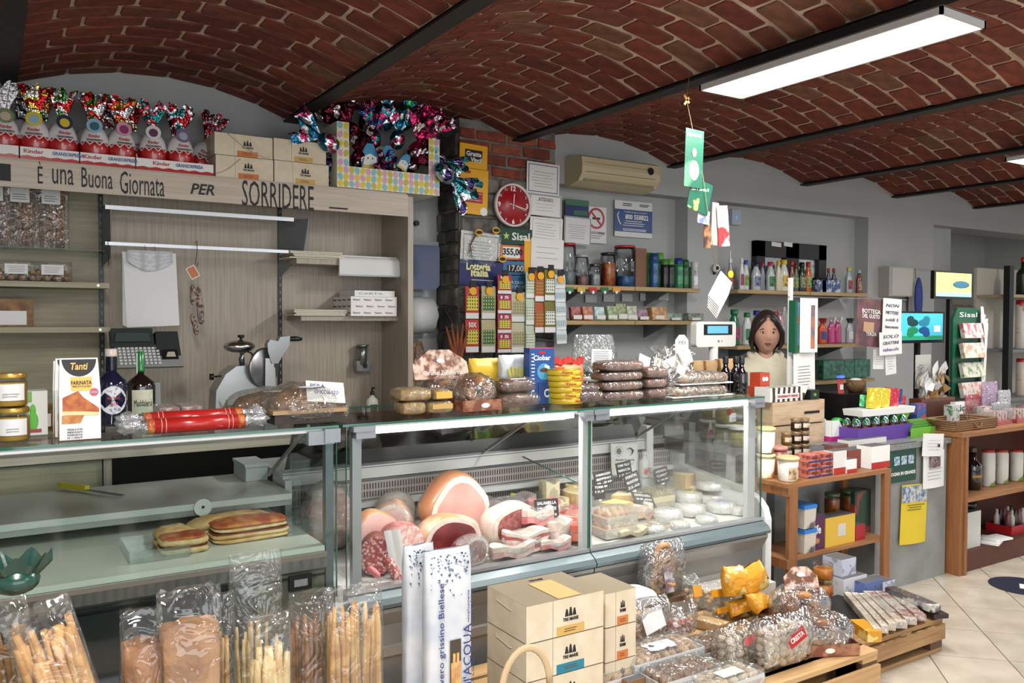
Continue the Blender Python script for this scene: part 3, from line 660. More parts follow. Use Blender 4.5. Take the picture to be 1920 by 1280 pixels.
spec=[(8,'white tag',(M((120,140,100),.4),M((200,180,160),.4)),None),(66,'yellow tag',(ylw,sky),((200,30,40),(230,200,60),(220,220,225))),(118,'dark blue tag',(dk,ylw),((200,40,30),(225,225,225),(60,110,40))),(178,'light blue tag',(sky,M((60,110,120),.4)),((226,226,230),(200,30,30),(60,110,50))),(228,'pink tag',(pk,M((150,60,110),.4)),((226,226,230),(200,30,30),(180,150,50))),(287,'green band',(EM_W,M((110,60,90),.4)),((40,140,140),(190,30,50),(180,180,190))),(338,'purple tag',(M((120,100,140),.4),M((170,170,190),.4)),((200,40,50),(190,190,200),(40,120,120)))]
for k,(px,lb,tg,hd) in enumerate(spec):
 easter_egg(on(px,4.84,ZTT+.012),('wrapped chocolate egg with a %s, ' % lb)+('cut by the left edge' if k == 0 else 'number %d from the left in the front row of eggs' % k if 0 else ['cut by the left edge','left of the pair in the second tray','right of the pair in the second tray','left of the pair in the third tray','right of the pair in the third tray','left of the pair in the last tray','right of the pair in the last tray'][k]),tg,k,.86,head=hd,rz=.1*(-1)**k)
for k,(px,hd,lean) in enumerate(((30,((210,210,214),(40,60,56),(190,190,195)),.1),(92,((206,120,60),(215,215,215),(60,110,60)),-.1),(150,((200,30,30),(220,220,220),(70,120,50)),.25),(205,((60,50,60),(200,200,205),(120,60,60)),0),(262,((200,30,40),(225,225,225),(190,150,60)),-.15),(312,((90,70,90),(190,190,196),(160,30,50)),.2),(366,((110,70,80),(190,30,40),(170,160,170)),.3))):
 easter_egg(on(px,4.99,ZTT+.012),['chocolate egg in silver foil behind the first tray at far left','chocolate egg with orange foil top behind the yellow tagged egg','tall leaning red and white foil chocolate egg behind the dark tagged egg','chocolate egg with a dark foil top behind the light blue tagged egg','chocolate egg with white printed foil top behind the pink tagged egg','chocolate egg with a purplish silver foil fan near the end of the back row','last chocolate egg in red and silver foil leaning beside the cake boxes'][k],None,20+k,.92,head=hd,lean=lean)
for k,(p0,p1) in enumerate(((-40,36),(37,149),(150,254),(255,401))):
 a=on(p0,4.74,ZTT); c=on(p1,4.74,ZTT); w=c.x-a.x-.004
 t=thing('egg_tray','white and red printed cardboard tray holding chocolate eggs, '+['cut by the left edge','second from the left','third from the left','the longest one at the right'][k],'tray',((a.x+c.x)/2,4.74,ZTT),0,'egg trays on the shelf unit')
 b=MB(WHITE); b.bb(-w/2,w/2,0,.004,0,.062).bb(-w/2,w/2,.004,.32,0,.004).bb(-w/2,-w/2+.004,.004,.32,0,.045).bb(w/2-.004,w/2,.004,.32,0,.045); q=b.build('cardboard',t)
 b=MB(EM_RED); n=max(4,int(w/.03)); xs_=[-w/2+w*i/n for i in range(n+1)]
 b.prism([(-w/2,.001)]+[(w/2,.001)]+[(x,.016+(.006 if i % 2 else 0)) for i,x in enumerate(reversed(xs_))],.001,EM_RED,T=MTr((0,-.0012,0))); b.build('red_band',q)
 if k: text('Kinder',.02,RED,q,(-.07,-.0015,.042),w=.085,bold=.02); text('GRANSORPRESA',.018,M((60,90,150),.4),q,(.07 if k > 1 else .08,-.0015,.042),w=.14,bold=.03)
CREAM=M((226,212,184),.6,c2=(218,202,172),scale=14,thr=(.4,.62))
def cakebox(label,loc,w,d,h,band,rz=0,cord=True,group=None,name='cake_box',top=False):
 t=thing(name,label,'box',loc,rz,group); b=MB(CREAM); b.box((0,0,h/2),(w,d,h-.003)); f=b.build('carton',t)
 b=MB(M((150,136,110),.7)); b.bb(-w/2-.0005,w/2+.0005,-d/2-.0006,d/2,h*.985,h*.99); b.bb(-w*.03-.14*w,-w*.17+.0012,-d/2-.0008,-d/2,0,h); b.build('folded_edge',t)
 x=w*.02
 b=MB(band); b.bb(x-.14*w,x+.22*w,-d/2-.001,-d/2,.01*h,.26*h); q=b.build('coloured_band',f)
 lines(q,M((110,70,30),.6),x-.06*w,x+.14*w,[.17*h,.11*h],-d/2-.0012,h*.02)
 text('TRE MARIE',h*.09,INK,f,(x+.04*w,-d/2-.0015,h*.42),w=w*.2,bold=.02)
 b=MB(INK)
 for i in (-1,0,1):
  cx=x+.04*w+i*.05*w; hh=h*(.2 if i == 0 else .16); z=h*.5
  b.prism([(cx-.03*w*.8,z),(cx+.03*w*.8,z),(cx+.012*w,z+hh),(cx-.012*w,z+hh)],.0008,T=MTr((0,-d/2-.001,0))); b.ell((cx,-d/2-.0006,z+hh),(.012*w,.0007,.016*w),INK,8,5)
 b.build('emblem',f)
 if cord:
  b=MB(M((196,182,150),.8)); pts=[(-w*.3+w*.75*u,-d/2-.004,h-(h*.95)*sin(u*pi*.5)+.0) for u in [k/8 for k in range(9)]] if cord == 1 else [(-w*.5+w*.42*u,-d/2-.004,h*.15+h*.75*u**1.6) for u in [k/8 for k in range(9)]]
  b.tube(pts,.0025,n=6); b.build('string_handle',t)
 return t
ORB=M((214,120,60),.6); YEB=M((214,170,90),.6); TEB=M((20,130,160),.5)
bx=[]
for k,(p0,p1,lb,bd,lv,c) in enumerate(((404,513,'cream cake box with orange band, lower left of the four on the shelf unit',ORB,0,2),(402,512,'cream cake box with orange band, upper left of the four on the shelf unit',ORB,1,1),(514,617,'cream cake box with yellow band, lower right of the four on the shelf unit',YEB,0,0),(513,612,'cream cake box with yellow band, upper right of the four on the shelf unit',YEB,1,0))):
 h=at(430,285,4.74).z-at(430,327,4.74).z if k < 2 else at(560,296,4.74).z-at(560,337,4.74).z
 a=on(p0,4.74,ZTT); cc=on(p1,4.74,ZTT); w=cc.x-a.x-.004
 cakebox(lb,((a.x+cc.x)/2,4.74+.17,ZTT+lv*(h+.0)),w,.34,h,bd,cord=c,group='cream cake boxes on the shelf unit')
a=on(632,4.70,ZTT-.005); c=on(824,4.70,ZTT-.005); w=c.x-a.x; h=at(632,222,4.70).z-at(632,345,4.70).z
t=thing('egg_display_carton','open display carton printed with yellow, pink and blue eggs on the shelf unit','box',((a.x+c.x)/2,4.70,ZTT))
dsp=M((236,226,170),.5); b=MB(M((232,228,205),.5)); lo=h*.33
b.bb(-w/2,w/2,0,.004,0,lo).bb(-w/2,-w/2+.075,0,.004,lo,h).bb(w/2-.075,w/2,0,.004,lo,h*.92)
b.bb(-w/2,w/2,.004,.36,0,.004).bb(-w/2,-w/2+.004,.004,.36,0,h).bb(w/2-.004,w/2,.004,.36,0,h*.9).bb(-w/2,w/2,.356,.36,0,h*.9)
q=b.build('cardboard',t)
cols=[M((236,206,40),.5),M((226,160,190),.5),M((130,196,210),.5),M((200,190,60),.5)]; rn=RNG(5)
b=MB(cols[0]); i=0
def printegg(x,z,i):
 th=rn.uniform(-.5,.5); o=[(x+.016*cos(a_)*cos(th)-.021*sin(a_)*sin(th),z+.016*cos(a_)*sin(th)+.021*sin(a_)*cos(th)) for a_ in [2*pi*k/12 for k in range(12)]]
 b.prism(o,.0004,cols[i % 4],T=MTr((0,-.0006-.0002*(i % 4),0)))
nx=int(w/.034)
for r in range(3):
 for k in range(nx):
  printegg(-w/2+.02+(w-.04)*k/(nx-1),.022+r*(lo-.044)/2,i); i += rn.choice((1,2,3))
for sx_,hh in ((-1,h),(1,h*.92)):
 for r in range(5):
  for k in range(2): printegg(sx_*(w/2-.02-.036*k),lo+.02+(hh-lo-.04)*r/4,i); i += rn.choice((1,2,3))
b.build('printed_eggs',q)
F1=((30,110,150),(210,220,226),(200,60,120)); F2=((190,30,90),(60,20,40),(220,190,200)); F3=((40,60,110),(180,40,90),(40,140,150)); F4=((40,120,130),(200,210,220),(60,50,110)); F5=((110,24,44),(40,14,24),(200,180,190)); F6=((40,140,80),(30,80,160),(200,60,60))
def foilegg(px,py,Y,s,cm,lb,rx=0,ry=0,seed=0,fan=True):
 p=at(px,py,Y); t=thing('foil_egg',lb,'chocolate egg',p,0,'foil wrapped eggs in the display carton'); t.rotation_euler=(rx,ry,0); t.scale=(s,s,s); m=foil(*cm)
 b=MB(m); b.ell((0,0,0),(.055,.05,.07),m,18,12,fn=lambda p: p*(1+.05*sin(p.x*20+seed)*sin(p.z*17))); b.build('wrapped_egg',t)
 b=MB(m);
 b.grid(lambda u,v: ((.014+.075*v+.018*v*sin(u*2*pi*8+seed))*cos(2*pi*u)*1.2,(.012+.03*v+.012*v*sin(u*2*pi*7))*sin(2*pi*u),.06+.14*v+.03*v*sin(2*pi*u*5+seed)),60,5,m,smooth=False); b.build('foil_top',t)
 return t
eggs=[(660,250,4.86,1.0,F5,.0,-.4),(690,232,4.95,1.1,F5,.1,-.1),(722,220,4.92,1.25,F1,0,.1),(758,222,4.9,1.25,F6,0,.35),(790,238,4.95,1.0,F2,0,.3),(640,246,4.98,1.1,F5,0,-.8),(602,272,4.80,.0,F1,0,-1.2),(672,300,4.8,.9,F5,.5,-.2),(700,262,4.84,.9,F3,.2,0),(745,262,4.86,.9,F1,.2,.1),(780,285,4.80,1.0,F2,.3,.3),(770,312,4.79,.8,F5,.3,1.0),(700,318,4.79,.7,F3,.3,1.2),(735,322,4.79,.7,F2,.3,-1.2),(806,262,4.85,.9,F2,.1,.6),(620,305,4.82,.9,F4,0,-2.6)]
eggs=[e for e in eggs if e[3] > 0]
nm=['dark wine red','dark burgundy','blue and silver upright','green, blue and red tall','magenta','burgundy','wine red low','blue and red inner','blue and white inner','bright pink','dark red low','blue striped low','red and gold low','pink right','teal']
pl_=['behind the left post of the carton','at the back left of the carton','in the middle top of the carton','tallest top right of centre','at the right top of the carton','sticking out at far left','inside near the left post','in the middle behind the hen card','right of the middle card','right half of the carton window','bottom right of the window','bottom left of the window','bottom middle of the window','beside the right post','hanging low outside the left side']
for k,e in enumerate(eggs): foilegg(e[0],e[1],e[2],e[3],e[4],'%s foil wrapped egg %s' % (nm[k],pl_[k]),e[5],e[6],k)
for k,(px,py,Y,rx,ry,s,cm,lb) in enumerate(((596,268,4.72,0,-1.1,1.0,F1,'blue and teal foil bundle bursting out of the left side of the carton'),(835,325,4.66,0,2.2,1.1,F4,'teal silver foil bundle hanging from the right side of the carton'),(822,300,4.78,0,1.9,.9,F4,'small teal foil bundle tucked behind the right side of the carton'))):
 foilegg(px+20*(k == 0),py,Y,s,cm,lb,rx,ry,40+k)
for k,(px,py,hh) in enumerate(((694,288,1.0),(728,290,.9),(752,298,.7))):
 p=at(px,py,4.76); t=thing('hen_card','small blue and white card of a bird peeping from the carton, '+('leftmost','middle','lowest right')[k],'card',(p.x,4.76,p.z-.09*hh)); t.scale=(hh,hh,hh); t.rotation_euler=(0,.5*(k == 2),0)
 b=MB(M((60,150,200),.45)); b.prism([(-.055,0),(.055,0),(.045,.1),(.02,.15),(-.02,.15),(-.045,.1)],.003); b.build('card',t)
 b=MB(WHITE); b.prism([(-.045,.0),(.045,.0),(.04,.07),(0,.09),(-.04,.07)],.001,T=MTr((0,-.0015,0))); b.build('white_front',t)
 b=MB(ylw); b.prism([(-.05,0),(.05,0),(.045,.02),(-.045,.02)],.001,T=MTr((0,-.003,0))); b.build('yellow_nest',t)
 b=MB(INK); b.ell((-.015,-.004,.06),(.004,.001,.006),INK,8,5).ell((.015,-.004,.06),(.004,.001,.006),INK,8,5); b.build('eyes',t)
 # Stone and brick pillar
def rect(x0,x1,y0,y1,Y):
 xm,ym=(x0+x1)/2,(y0+y1)/2; c=at(xm,ym,Y); return c,at(x1,ym,Y).x-at(x0,ym,Y).x,at(xm,y0,Y).z-at(xm,y1,Y).z
PX0,PX1,PY=at(861,400,4.9).x,at(1040,400,4.9).x,4.9
b=MB(M((126,124,116),.95,c2=(98,96,88),scale=9,bump=.6,bscale=20)); b.bb(PX0,PX1,PY,YB,0,2.99); PIL=b.build('trim_6',kind='structure')
stones=[M(c,.9,c2=tuple(int(v*.7) for v in c),scale=11,bump=.7,bscale=24) for c in ((116,114,106),(98,97,92),(128,124,112),(84,84,80))]
pbr=[M(c,.85,c2=tuple(int(v*.8) for v in c),scale=14,bump=.4) for c in ((150,66,46),(136,58,42),(160,82,58))]
rn=RNG(11)
def block(x0,x1,z0,z1,m,d,nm,face=0):
 b=MB(m); w,h=x1-x0,z1-z0; n=5; o=[]
 for k in range(4):
  for q in range(3):
   t=q/3; c=[(0,0),(1,0),(1,1),(0,1)]; p,e=c[k],c[(k+1) % 4]
   o.append((x0+w*(p[0]+(e[0]-p[0])*t)+rn.uniform(-.06,.06)*h,z0+h*(p[1]+(e[1]-p[1])*t)+rn.uniform(-.07,.07)*h))
 cx,cz=(x0+x1)/2,(z0+z1)/2; k=len(o)
 vs=[(x,0,z) for x,z in o]+[(cx+(x-cx)*.93,-d,cz+(z-cz)*.88) for x,z in o]+[(cx,-d*1.15,cz)]
 fs=[(i,(i+1) % k,(i+1) % k+k,i+k) for i in range(k)]+[(i+k,(i+1) % k+k,2*k) for i in range(k)]
 L=MTr((0,PY,0)) if face == 0 else Matrix(((0,1,0,PX0),(1,0,0,0),(0,0,1,0),(0,0,0,1)))
 b.add(vs,fs,m,False,L); b.build(nm,PIL)
zb=at(950,330,PY).z; z=2.93; row=0
while z > zb:
 x=PX0-.0 if row % 2 else PX0-.12; h=.065
 while x < PX1-.02:
  a,c=max(x,PX0),min(x+.235,PX1); x += .25
  if c-a > .05: block(a,c,z-h,z,rn.choice(pbr),.012,'brick')
 z -= .08; row += 1
while z > .9:
 h=rn.uniform(.09,.19); x=PX0
 while x < PX1-.05:
  w=rn.uniform(.16,.34); c=min(x+w,PX1);
  if PX1-c < .08: c=PX1
  block(x,c-.012,z-h+.012,z,rn.choice(stones) if not (x == PX0 and 2.15 < z < 2.34) else pbr[2],.02,'stone'); x=c
 z -= h
z=2.9
while z > 1.0:
 h=rn.uniform(.08,.2); y=PY+.01
 while y < YB-.03:
  w=rn.uniform(.12,.25); c=min(y+w,YB); block(y,c-.01,z-h+.012,z,rn.choice(stones[1:]),.018,'stone',1); y=c
 z -= h
def sh(name,label,cat,x0,x1,y0,y1,Y,m=PAPER,**k):
 c,w,h=rect(x0,x1,y0,y1,Y); return sheet(name,label,cat,c,w,h,m,**k),w,h
def plate(t,name,x,z,w,h,m,y=-.002,th=.001):
 b=MB(m); b.box((x,y,z),(w,th,h)); return b.build(name,t)
YW=4.865
YP1=M((246,176,20),.4)
t,w,h=sh('lottery_poster','yellow hanging scratch card poster beside the red clock, upper sheet','poster',862,914,271,316,YW,YP1,roll=.03)
plate(t,'black_badge',0,.003,w*.62,h*.5,INK)
text('Gratta',h*.2,WHITE,t,(0,-.004,h*.1),w=w*.55,bold=.03); text('Vinci!',h*.2,WHITE,t,(.02,-.004,-h*.14),w=w*.42,bold=.03)
t,w,h=sh('lottery_poster','long yellow poster with a red box under the scratch card sign','poster',862,915,317,402,YW,YP1,roll=.03)
plate(t,'ticket_picture',0,h*.2,w*.6,h*.2,M((150,180,180),.5,c2=(214,150,90),scale=40)); plate(t,'red_box',0,-h*.12,w*.62,h*.25,M((190,20,36),.4)); plate(t,'red_tag',-w*.28,h*.42,w*.28,h*.06,M((190,20,36),.4))
text('SONO ARRIVATI',h*.032,WHITE,t,(0,-.004,-h*.04),w=w*.55); text('DUE',h*.06,WHITE,t,(0,-.004,-h*.12),bold=.04); text('NUOVI TURISTI',h*.032,WHITE,t,(0,-.004,-h*.19),w=w*.5)
b=MB(WHITE); b.cyl((w*.36,-.001,-h*.42),w*.13,.002,WHITE,16,T=MRo(pi/2,4,'X')); b.build('seal',t)
c,w,h=rect(925,993,345,426,4.87); t=thing('wall_clock','round red wall clock with white numerals and rim on the stone pillar','clock',(c.x,4.87,c.z)); r=.148
X90=MRo(pi/2,4,'X')
b=MB(M((222,216,210),.35)); b.lathe([(r-.012,0),(r,.0),(r,.035),(r-.012,.038),(r-.014,.02)],40,T=X90); b.build('rim',t)
b=MB(M((168,18,30),.35)); b.lathe([(r-.01,0),(r-.01,.022),(0,.0221)],40,T=X90); b.build('face',t)
for k in range(1,13):
 a=2*pi*k/12; big=k % 3 == 0; q=.76 if big else .80
 text(str(k),.034 if big else .018,WHITE,t,(r*q*sin(a),-.024,r*q*cos(a)),bold=.03 if big else 0,w=None,name='numeral')
def hand(ang,l,wd,nm): b=MB(WHITE); b.box((0,0,l/2-.015),(wd,.002,l+.03)); o=b.build(nm,t); o.location=(0,-.028,0); o.rotation_euler=(0,ang,0)
hand(R_(5),.075,.006,'hour_hand'); hand(R_(103),.11,.005,'minute_hand'); hand(R_(110),.11,.002,'second_hand')
NAVY=M((30,50,110),.5); DGR=M((30,80,60),.5)
t,w,h=sh('certificate','certificate with a dark blue border at the top of the hanging column','certificate',988,1049,306,365,YW,roll=.02,border=(NAVY,.005,.014),ln=6)
t,w,h=sh('certificate','certificate with green border reading Attestato, second in the hanging column','certificate',993,1053,365,408,YW,roll=.02,border=(DGR,.004,.006),tx=(('ATTESTATO',.022,.045,INK),),ln=4)
t,w,h=sh('certificate','plain white certificate with thin printed frame, third in the hanging column','certificate',994,1055,407,453,YW,roll=.04,border=(GREY,.0015,.02),ln=5)
t,w,h=sh('certificate','blank looking white sheet at the bottom of the hanging column','certificate',996,1057,448,503,YW-.01,roll=.02,ln=3)
t,w,h=sh('certificate','certificate in a clear sleeve with a dried sprig, left of the green sign','certificate',864,939,436,497,YW,roll=.05,border=(DGR,.004,.02),ln=6)
b=MB(FILM); b.grid(lambda u,v: ((u-.5)*w*1.02,-.008-.006*sin(u*11+v*7),(v-.5)*h*1.02),10,8,FILM); b.build('clear_sleeve',t)
DRY=M((110,84,56),.8); b=MB(DRY); rn=RNG(2)
b.tube([(-.0,-.02,h*.55),(-w*.2,-.025,h*.35),(-w*.3,-.02,h*.05),(-w*.25,-.02,-h*.25)],[.004,.006,.004,.002],DRY,5)
for k in range(10): z=h*.15-h*.4*rn.random(); b.tube([(-w*.29,-.02,z),(-w*.29+rn.uniform(-.04,.04),-.024,z-rn.uniform(.01,.04))],.0015,DRY,4)
b.build('dried_sprig',t)
t,w,h=sh('lottery_poster','dark blue lottery poster with pale yellow lettering under the sleeved certificate','poster',862,944,488,536,YW-.005,M((16,34,100),.35),roll=.02)
PYL=M((236,230,160),.5); text('Lotteria',h*.3,PYL,t,(-w*.08,-.004,h*.24),w=w*.55,bold=.04); text('Italia',h*.3,PYL,t,(-w*.05,-.004,-.0),w=w*.4,bold=.04); lines(t,WHITE,-w*.3,w*.3,[-h*.28],-.002,.004)
t,w,h=sh('shop_sign','dark green betting sign with a white star and lettering under the clock','sign',937,998,429,458,YW-.002,M((16,70,50),.35))
text('Sisal',h*.5,WHITE,t,(w*.14,-.004,0),w=w*.55,bold=.02); b=MB(M((190,210,120),.5)); b.prism([((.028 if k % 2 == 0 else .012)*sin(pi*k/5)-w*.3,(.028 if k % 2 == 0 else .012)*cos(pi*k/5)) for k in range(10)],.001,T=MTr((0,-.003,0))); b.build('star',t)
t,w,h=sh('jackpot_display','flip number board reading 355 on an orange and red panel','sign',938,984,460,487,YW-.004,M((220,120,40),.4)); plate(t,'white_panel',-.01,0,w*.7,h*.75,WHITE,-.002); plate(t,'red_panel',w*.42,0,w*.3,h,M((190,40,36),.4),-.001); text('355,00',h*.55,INK,t,(0,-.004,0),w=w*.8,bold=.03)
t,w,h=sh('jackpot_display','flip number board reading 17,00 on a light blue panel','sign',939,988,490,515,YW-.004,M((50,110,160),.4)); plate(t,'dark_panel',w*.05,-.005,w*.6,h*.55,INK,-.002); text('17,00',h*.5,WHITE,t,(w*.08,-.004,-.005),w=w*.55)
t,w,h=sh('jackpot_display','light blue panel with white words under the number boards','sign',938,988,517,545,YW-.004,M((50,110,160),.4)); text('LA CASA',h*.2,WHITE,t,(w*.1,-.004,h*.05)); text('DEI SOGNI',h*.2,WHITE,t,(w*.1,-.004,-h*.25))
sh('yellow_frame','narrow yellow upright panel beside the number boards','sign',983,998,448,512,YW-.006,YP1)
def strip(x0,x1,y0,y1,Y,m1,m2,lb,n,band='50X',tag=True,bm=None,roll=0):
 c,w,h=rect(x0,x1,y0,y1,Y); t=thing('ticket_strip',lb,'ticket strip',c,0,'hanging strips of scratch cards'); t.rotation_euler=(0,roll,0)
 hc=h/n
 for k in range(n):
  z=h/2-hc*(k+.5); b=MB(m1); b.grid(lambda u,v: ((u-.5)*w,-.004-.006*sin(pi*v),z+(v-.5)*hc*.98),3,4); b.grid(lambda u,v: ((.5-u)*w,-.002,z+(v-.5)*hc*.98),1,1); q=b.build('scratch_card',t)
  plate(q,'play_field',0,z-.02*hc,w*.84,hc*.42,m2,-.0105); plate(q,'white_stub',0,z-hc*.39,w*.96,hc*.17,PAPER,-.008)
  b=MB(bm or M((60,60,30),.5)); e=min(.010,w*.07)
  for i in range(5):
   for j in range(4): b.bb(-w*.36+i*w*.18-e/2,-w*.36+i*w*.18+e/2,-.0118,-.0112,z-hc*.17+j*hc*.1,z-hc*.17+j*hc*.1+hc*.05)
  b.build('grid_print',q,'stuff')
  if band: text(band,hc*.15,WHITE,q,(0,-.0105,z+hc*.34),w=w*.6,bold=.03)
 b=MB(GREY); b.tube([(0,-.006,h/2-.01),(0,4.886-Y,h/2+.01)],.0015,n=4); b.build('hook',t)
 if tag:
  b=MB(BLK); b.bb(-.022,.022,-.02,-.012,h/2-.01,h/2+.03); b.build('clip',t)
  b=MB(YP1); b.cyl((0,-.016,h/2-.035),.027,.004,YP1,12,T=X90); b.build('yellow_tag',t)
 return t
YS=4.80
yf_=M((226,208,70),.5); R2=M((196,44,32),.45); PK2=M((180,24,70),.45); GR3=M((50,110,84),.5); OL=M((120,112,40),.5); ORR=M((178,84,36),.5)
strip(872,897,536,662,YS,R2,yf_,'red scratch card strip marked 50X with yellow fields, leftmost strip',2,bm=INK)
strip(902,928,536,662,YS,M((190,176,130),.5),GR3,'beige scratch card strip with green fields, second strip from the left',2,'',bm=yf_)
strip(932,958,515,662,YS-.02,PK2,yf_,'crimson scratch card strip marked 15 with yellow fields',4,'15',bm=INK)
strip(958,985,547,662,YS-.01,M((196,192,160),.5),M((150,146,130),.5),'grey and yellow scratch card strip hanging right of the crimson one',2,'',bm=yf_)
strip(985,1002,510,660,YS-.03,M((186,206,178),.5),M((216,222,200),.5),'pale green narrow scratch card strip right of the grey yellow one',3,'')
strip(1002,1020,508,625,YS-.04,ORR,M((190,120,50),.5),'orange brown scratch card strip under the hanging certificates',2,'')
strip(1020,1041,505,625,YS-.05,OL,M((220,224,210),.5),'olive scratch card strip with pale silver fields',2,'')
strip(1041,1060,515,645,YS-.06,M((200,212,218),.5),M((190,206,214),.5),'pale blue scratch card strip nearest the shelves',5,'',roll=-.04)
for k,(px,py) in enumerate(((898,436),(930,432),(942,486))):
 c=at(px,py,4.83); solo('bottle_opener_tag',['yellow and black oval tag on the dried sprig, left','yellow and black oval tag at the top of the green sign','small yellow oval tag between the number boards'][k],'tag',MB(INK).cyl((0,0,0),.03,.004,YP1,14,T=X90@Matrix.Diagonal((1,.75,1,1))).cyl((0,-.001,.0),.024,.005,INK,14,T=X90@Matrix.Diagonal((1,.5,1,1))),c)
c=at(855,665,4.7); t=thing('dried_corn_husk','rust coloured hanging dried leaf bundle left of the scratch card strips','dried plant',c)
b=MB(M((150,76,36),.8,c2=(110,50,22),scale=30,stretch=(3,3,.5)))
hh=at(855,605,4.7).z-c.z
for k in range(5): b.ell(((k-2)*.012+.01,0,-.02+.01*(k % 2)),(.014,.012,hh*1.05),None,8,8,T=MRo((k-2)*.14,4,'Y'))
b.build('leaf',t); b=MB(M((110,90,60),.8)); b.tube([(0,0,hh*.8),(.01,.19,hh*1.5)],.0015,n=4); b.build('string',t)
c,w,h=rect(773,822,455,543,5.02)
t=thing('towel_dispenser','dark blue translucent paper dispenser on the white wall beside the shelf unit','dispenser',(c.x,5.1,c.z-h/2))
b=MB(M((70,84,116),.12,coat=.6)); b.prism([(-w/2-.04,0),(w/2-.03,0),(w/2,h*.1),(w/2,h*.9),(w/2-.02,h),(-w/2-.04,h)],.2,T=MTr((0,-.1,0)),smooth=False); b.build('cover',t)
b=MB(M((110,114,124),.3)); b.bb(-w/2-.04,w/2-.01,-.103,-.06,h*.94,h*1.02); b.build('lid',t)
c,w,h=rect(773,827,546,632,5.0)
t=thing('paper_roll_dispenser','pale grey rounded dispenser holding a white paper roll below the blue one','dispenser',(c.x,5.08,c.z-h/2))
b=MB(M((176,182,186),.3)); b.prism([(-w/2-.04,0),(w/2-.04,0),(w/2,.04),(w/2,h-.03),(w/2-.03,h),(-w/2-.04,h)],.03,T=MTr((0,.08,0))); b.build('back_plate',t)
b=MB(M((206,208,208),.5)); b.cyl((-w/2-.04,.0,h*.48),h*.4,w*.98,n=28,T=MRo(pi/2,4,'Y')); b.build('paper_roll',t)
b=MB(M((176,182,186),.3)); b.cyl((w/2-.012,.0,h*.48),h*.12,.02,n=16,T=MRo(pi/2,4,'Y')); b.build('hub',t)
c,w,h=rect(775,800,640,760,4.95); t=thing('hanging_bag','thin brown translucent bag hanging on the wall beside the shelf unit','bag',(c.x,4.98,c.z-h/2))
BRF=film((150,110,70),.75,.15); b=MB(BRF); shell(b,w*1.3,.06,h,BRF,5,neck=.6,topw=.4,crump=.012); b.build('bag',t); b=MB(GREY); b.tube([(0,0,h*.95),(0,.22,h*1.02)],.004,n=5); b.build('hook',t)
c=at(780,419,5.19); solo('wall_hook','small round black wall fitting above the blue dispenser','hook',MB(BLK).cyl((0,0,0),.018,.03,BLK,14,T=X90),(c.x,5.2,c.z))
c=at(782,364,5.18); solo('wall_fitting','small grey bracket on the white wall right of the fascia','bracket',MB(GREY).box((0,0,0),(.035,.03,.018)),c)
# Air conditioner and signs
YA=4.83
a,c=at(1110,325,YA),at(1238,340,YA); zt=at(1110,290,YA).z; z0=at(1110,345,YA).z
t=thing('air_conditioner','old cream wall mounted air conditioner with rounded front under the brick vault','air conditioner',((at(1092,320,YA).x+c.x)/2,YP,z0)); w=c.x-at(1092,320,YA).x; h=zt-z0
ACM=M((206,190,150),.45); b=MB(ACM); pr=[(0,0),(-.06,0),(-.17,h*.12),(-.215,h*.35),(-.22,h*.6),(-.21,h*.92),(-.17,h),(0,h)]
Tm=Matrix(((0,1,0,-w/2),(1,0,0,0),(0,0,1,0),(0,0,0,1))); b.prism(pr,w,T=Tm); b.build('casing',t)
b=MB(M((120,108,84),.5)); b.bb(-w/2+.03,w/2-.05,-.2235,-.2155,h*.40,h*.41).bb(-w/2+.03,w/2-.12,-.2225,-.2155,h*.72,h*.725); b.build('seam_line',t)
b=MB(M((150,138,110),.5)); b.bb(-w/2+.04,w/2-.04,-.19,-.165,h*.13,h*.2); b.build('air_flap',t)
b=MB(BLK); b.cyl((w/2-.10,-.222,h*.68),.028,.006,BLK,18,T=X90); b.build('sensor_window',t)
YS2=5.17
t,w,h=sh('wall_notice','green and dark blue notice board pinned under the air conditioner','sign',1060,1104,375,409,YS2-.03,M((20,40,100),.4)); plate(t,'green_header',0,h*.35,w,h*.32,M((70,120,90),.5)); plate(t,'green_label',w*.15,-h*.2,w*.6,h*.26,M((60,110,90),.5))
sh('certificate','framed certificate with thin dark green border below the green and blue notice','certificate',1058,1108,407,459,YS2-.06,roll=.02,border=(DGR,.004,.004),ln=7)
t,w,h=sh('no_smoking_sign','white sheet with red ring no smoking symbol on the back wall','sign',1098,1137,388,456,YS2)
b=MB(M((190,30,50),.4)); rr=w*.40; n=32
b.add([((rr*(1 if k else .8))*cos(2*pi*i/n),-.004,h*.18+(rr*(1 if k else .8))*sin(2*pi*i/n)) for k in (0,1) for i in range(n)],[(i,(i+1) % n,n+(i+1) % n,n+i) for i in range(n)])
b.build('red_ring',t); b=MB(M((190,30,50),.4)); b.box((0,-.004,h*.18),(rr*1.8,.001,rr*.18),T=MRo(R_(45),4,'Y')); b.build('red_bar',t)
plate(t,'cigarette',0,h*.18,rr*.9,rr*.2,INK,-.003); text('VIETATO FUMARE',h*.07,INK,t,(0,-.003,-h*.22),w=w*.85); lines(t,GREY,-w*.3,w*.3,[-h*.3,-h*.36],-.002,.005)
t,w,h=sh('help_line_poster','white poster with blue panel and telephone number 800 558822','poster',1153,1223,378,445,YS2); plate(t,'blue_panel',0,-h*.05,w,h*.62,M((24,70,140),.4))
text('800 558822',h*.14,WHITE,t,(w*.08,-.004,h*.06),w=w*.62,bold=.03); text('Problemi di gioco eccessivo?',h*.06,WHITE,t,(w*.05,-.004,h*.19),w=w*.62); lines(t,WHITE,-w*.3,w*.35,[-h*.06,-h*.12,-h*.18,-h*.28,-h*.32],-.0035,.005)
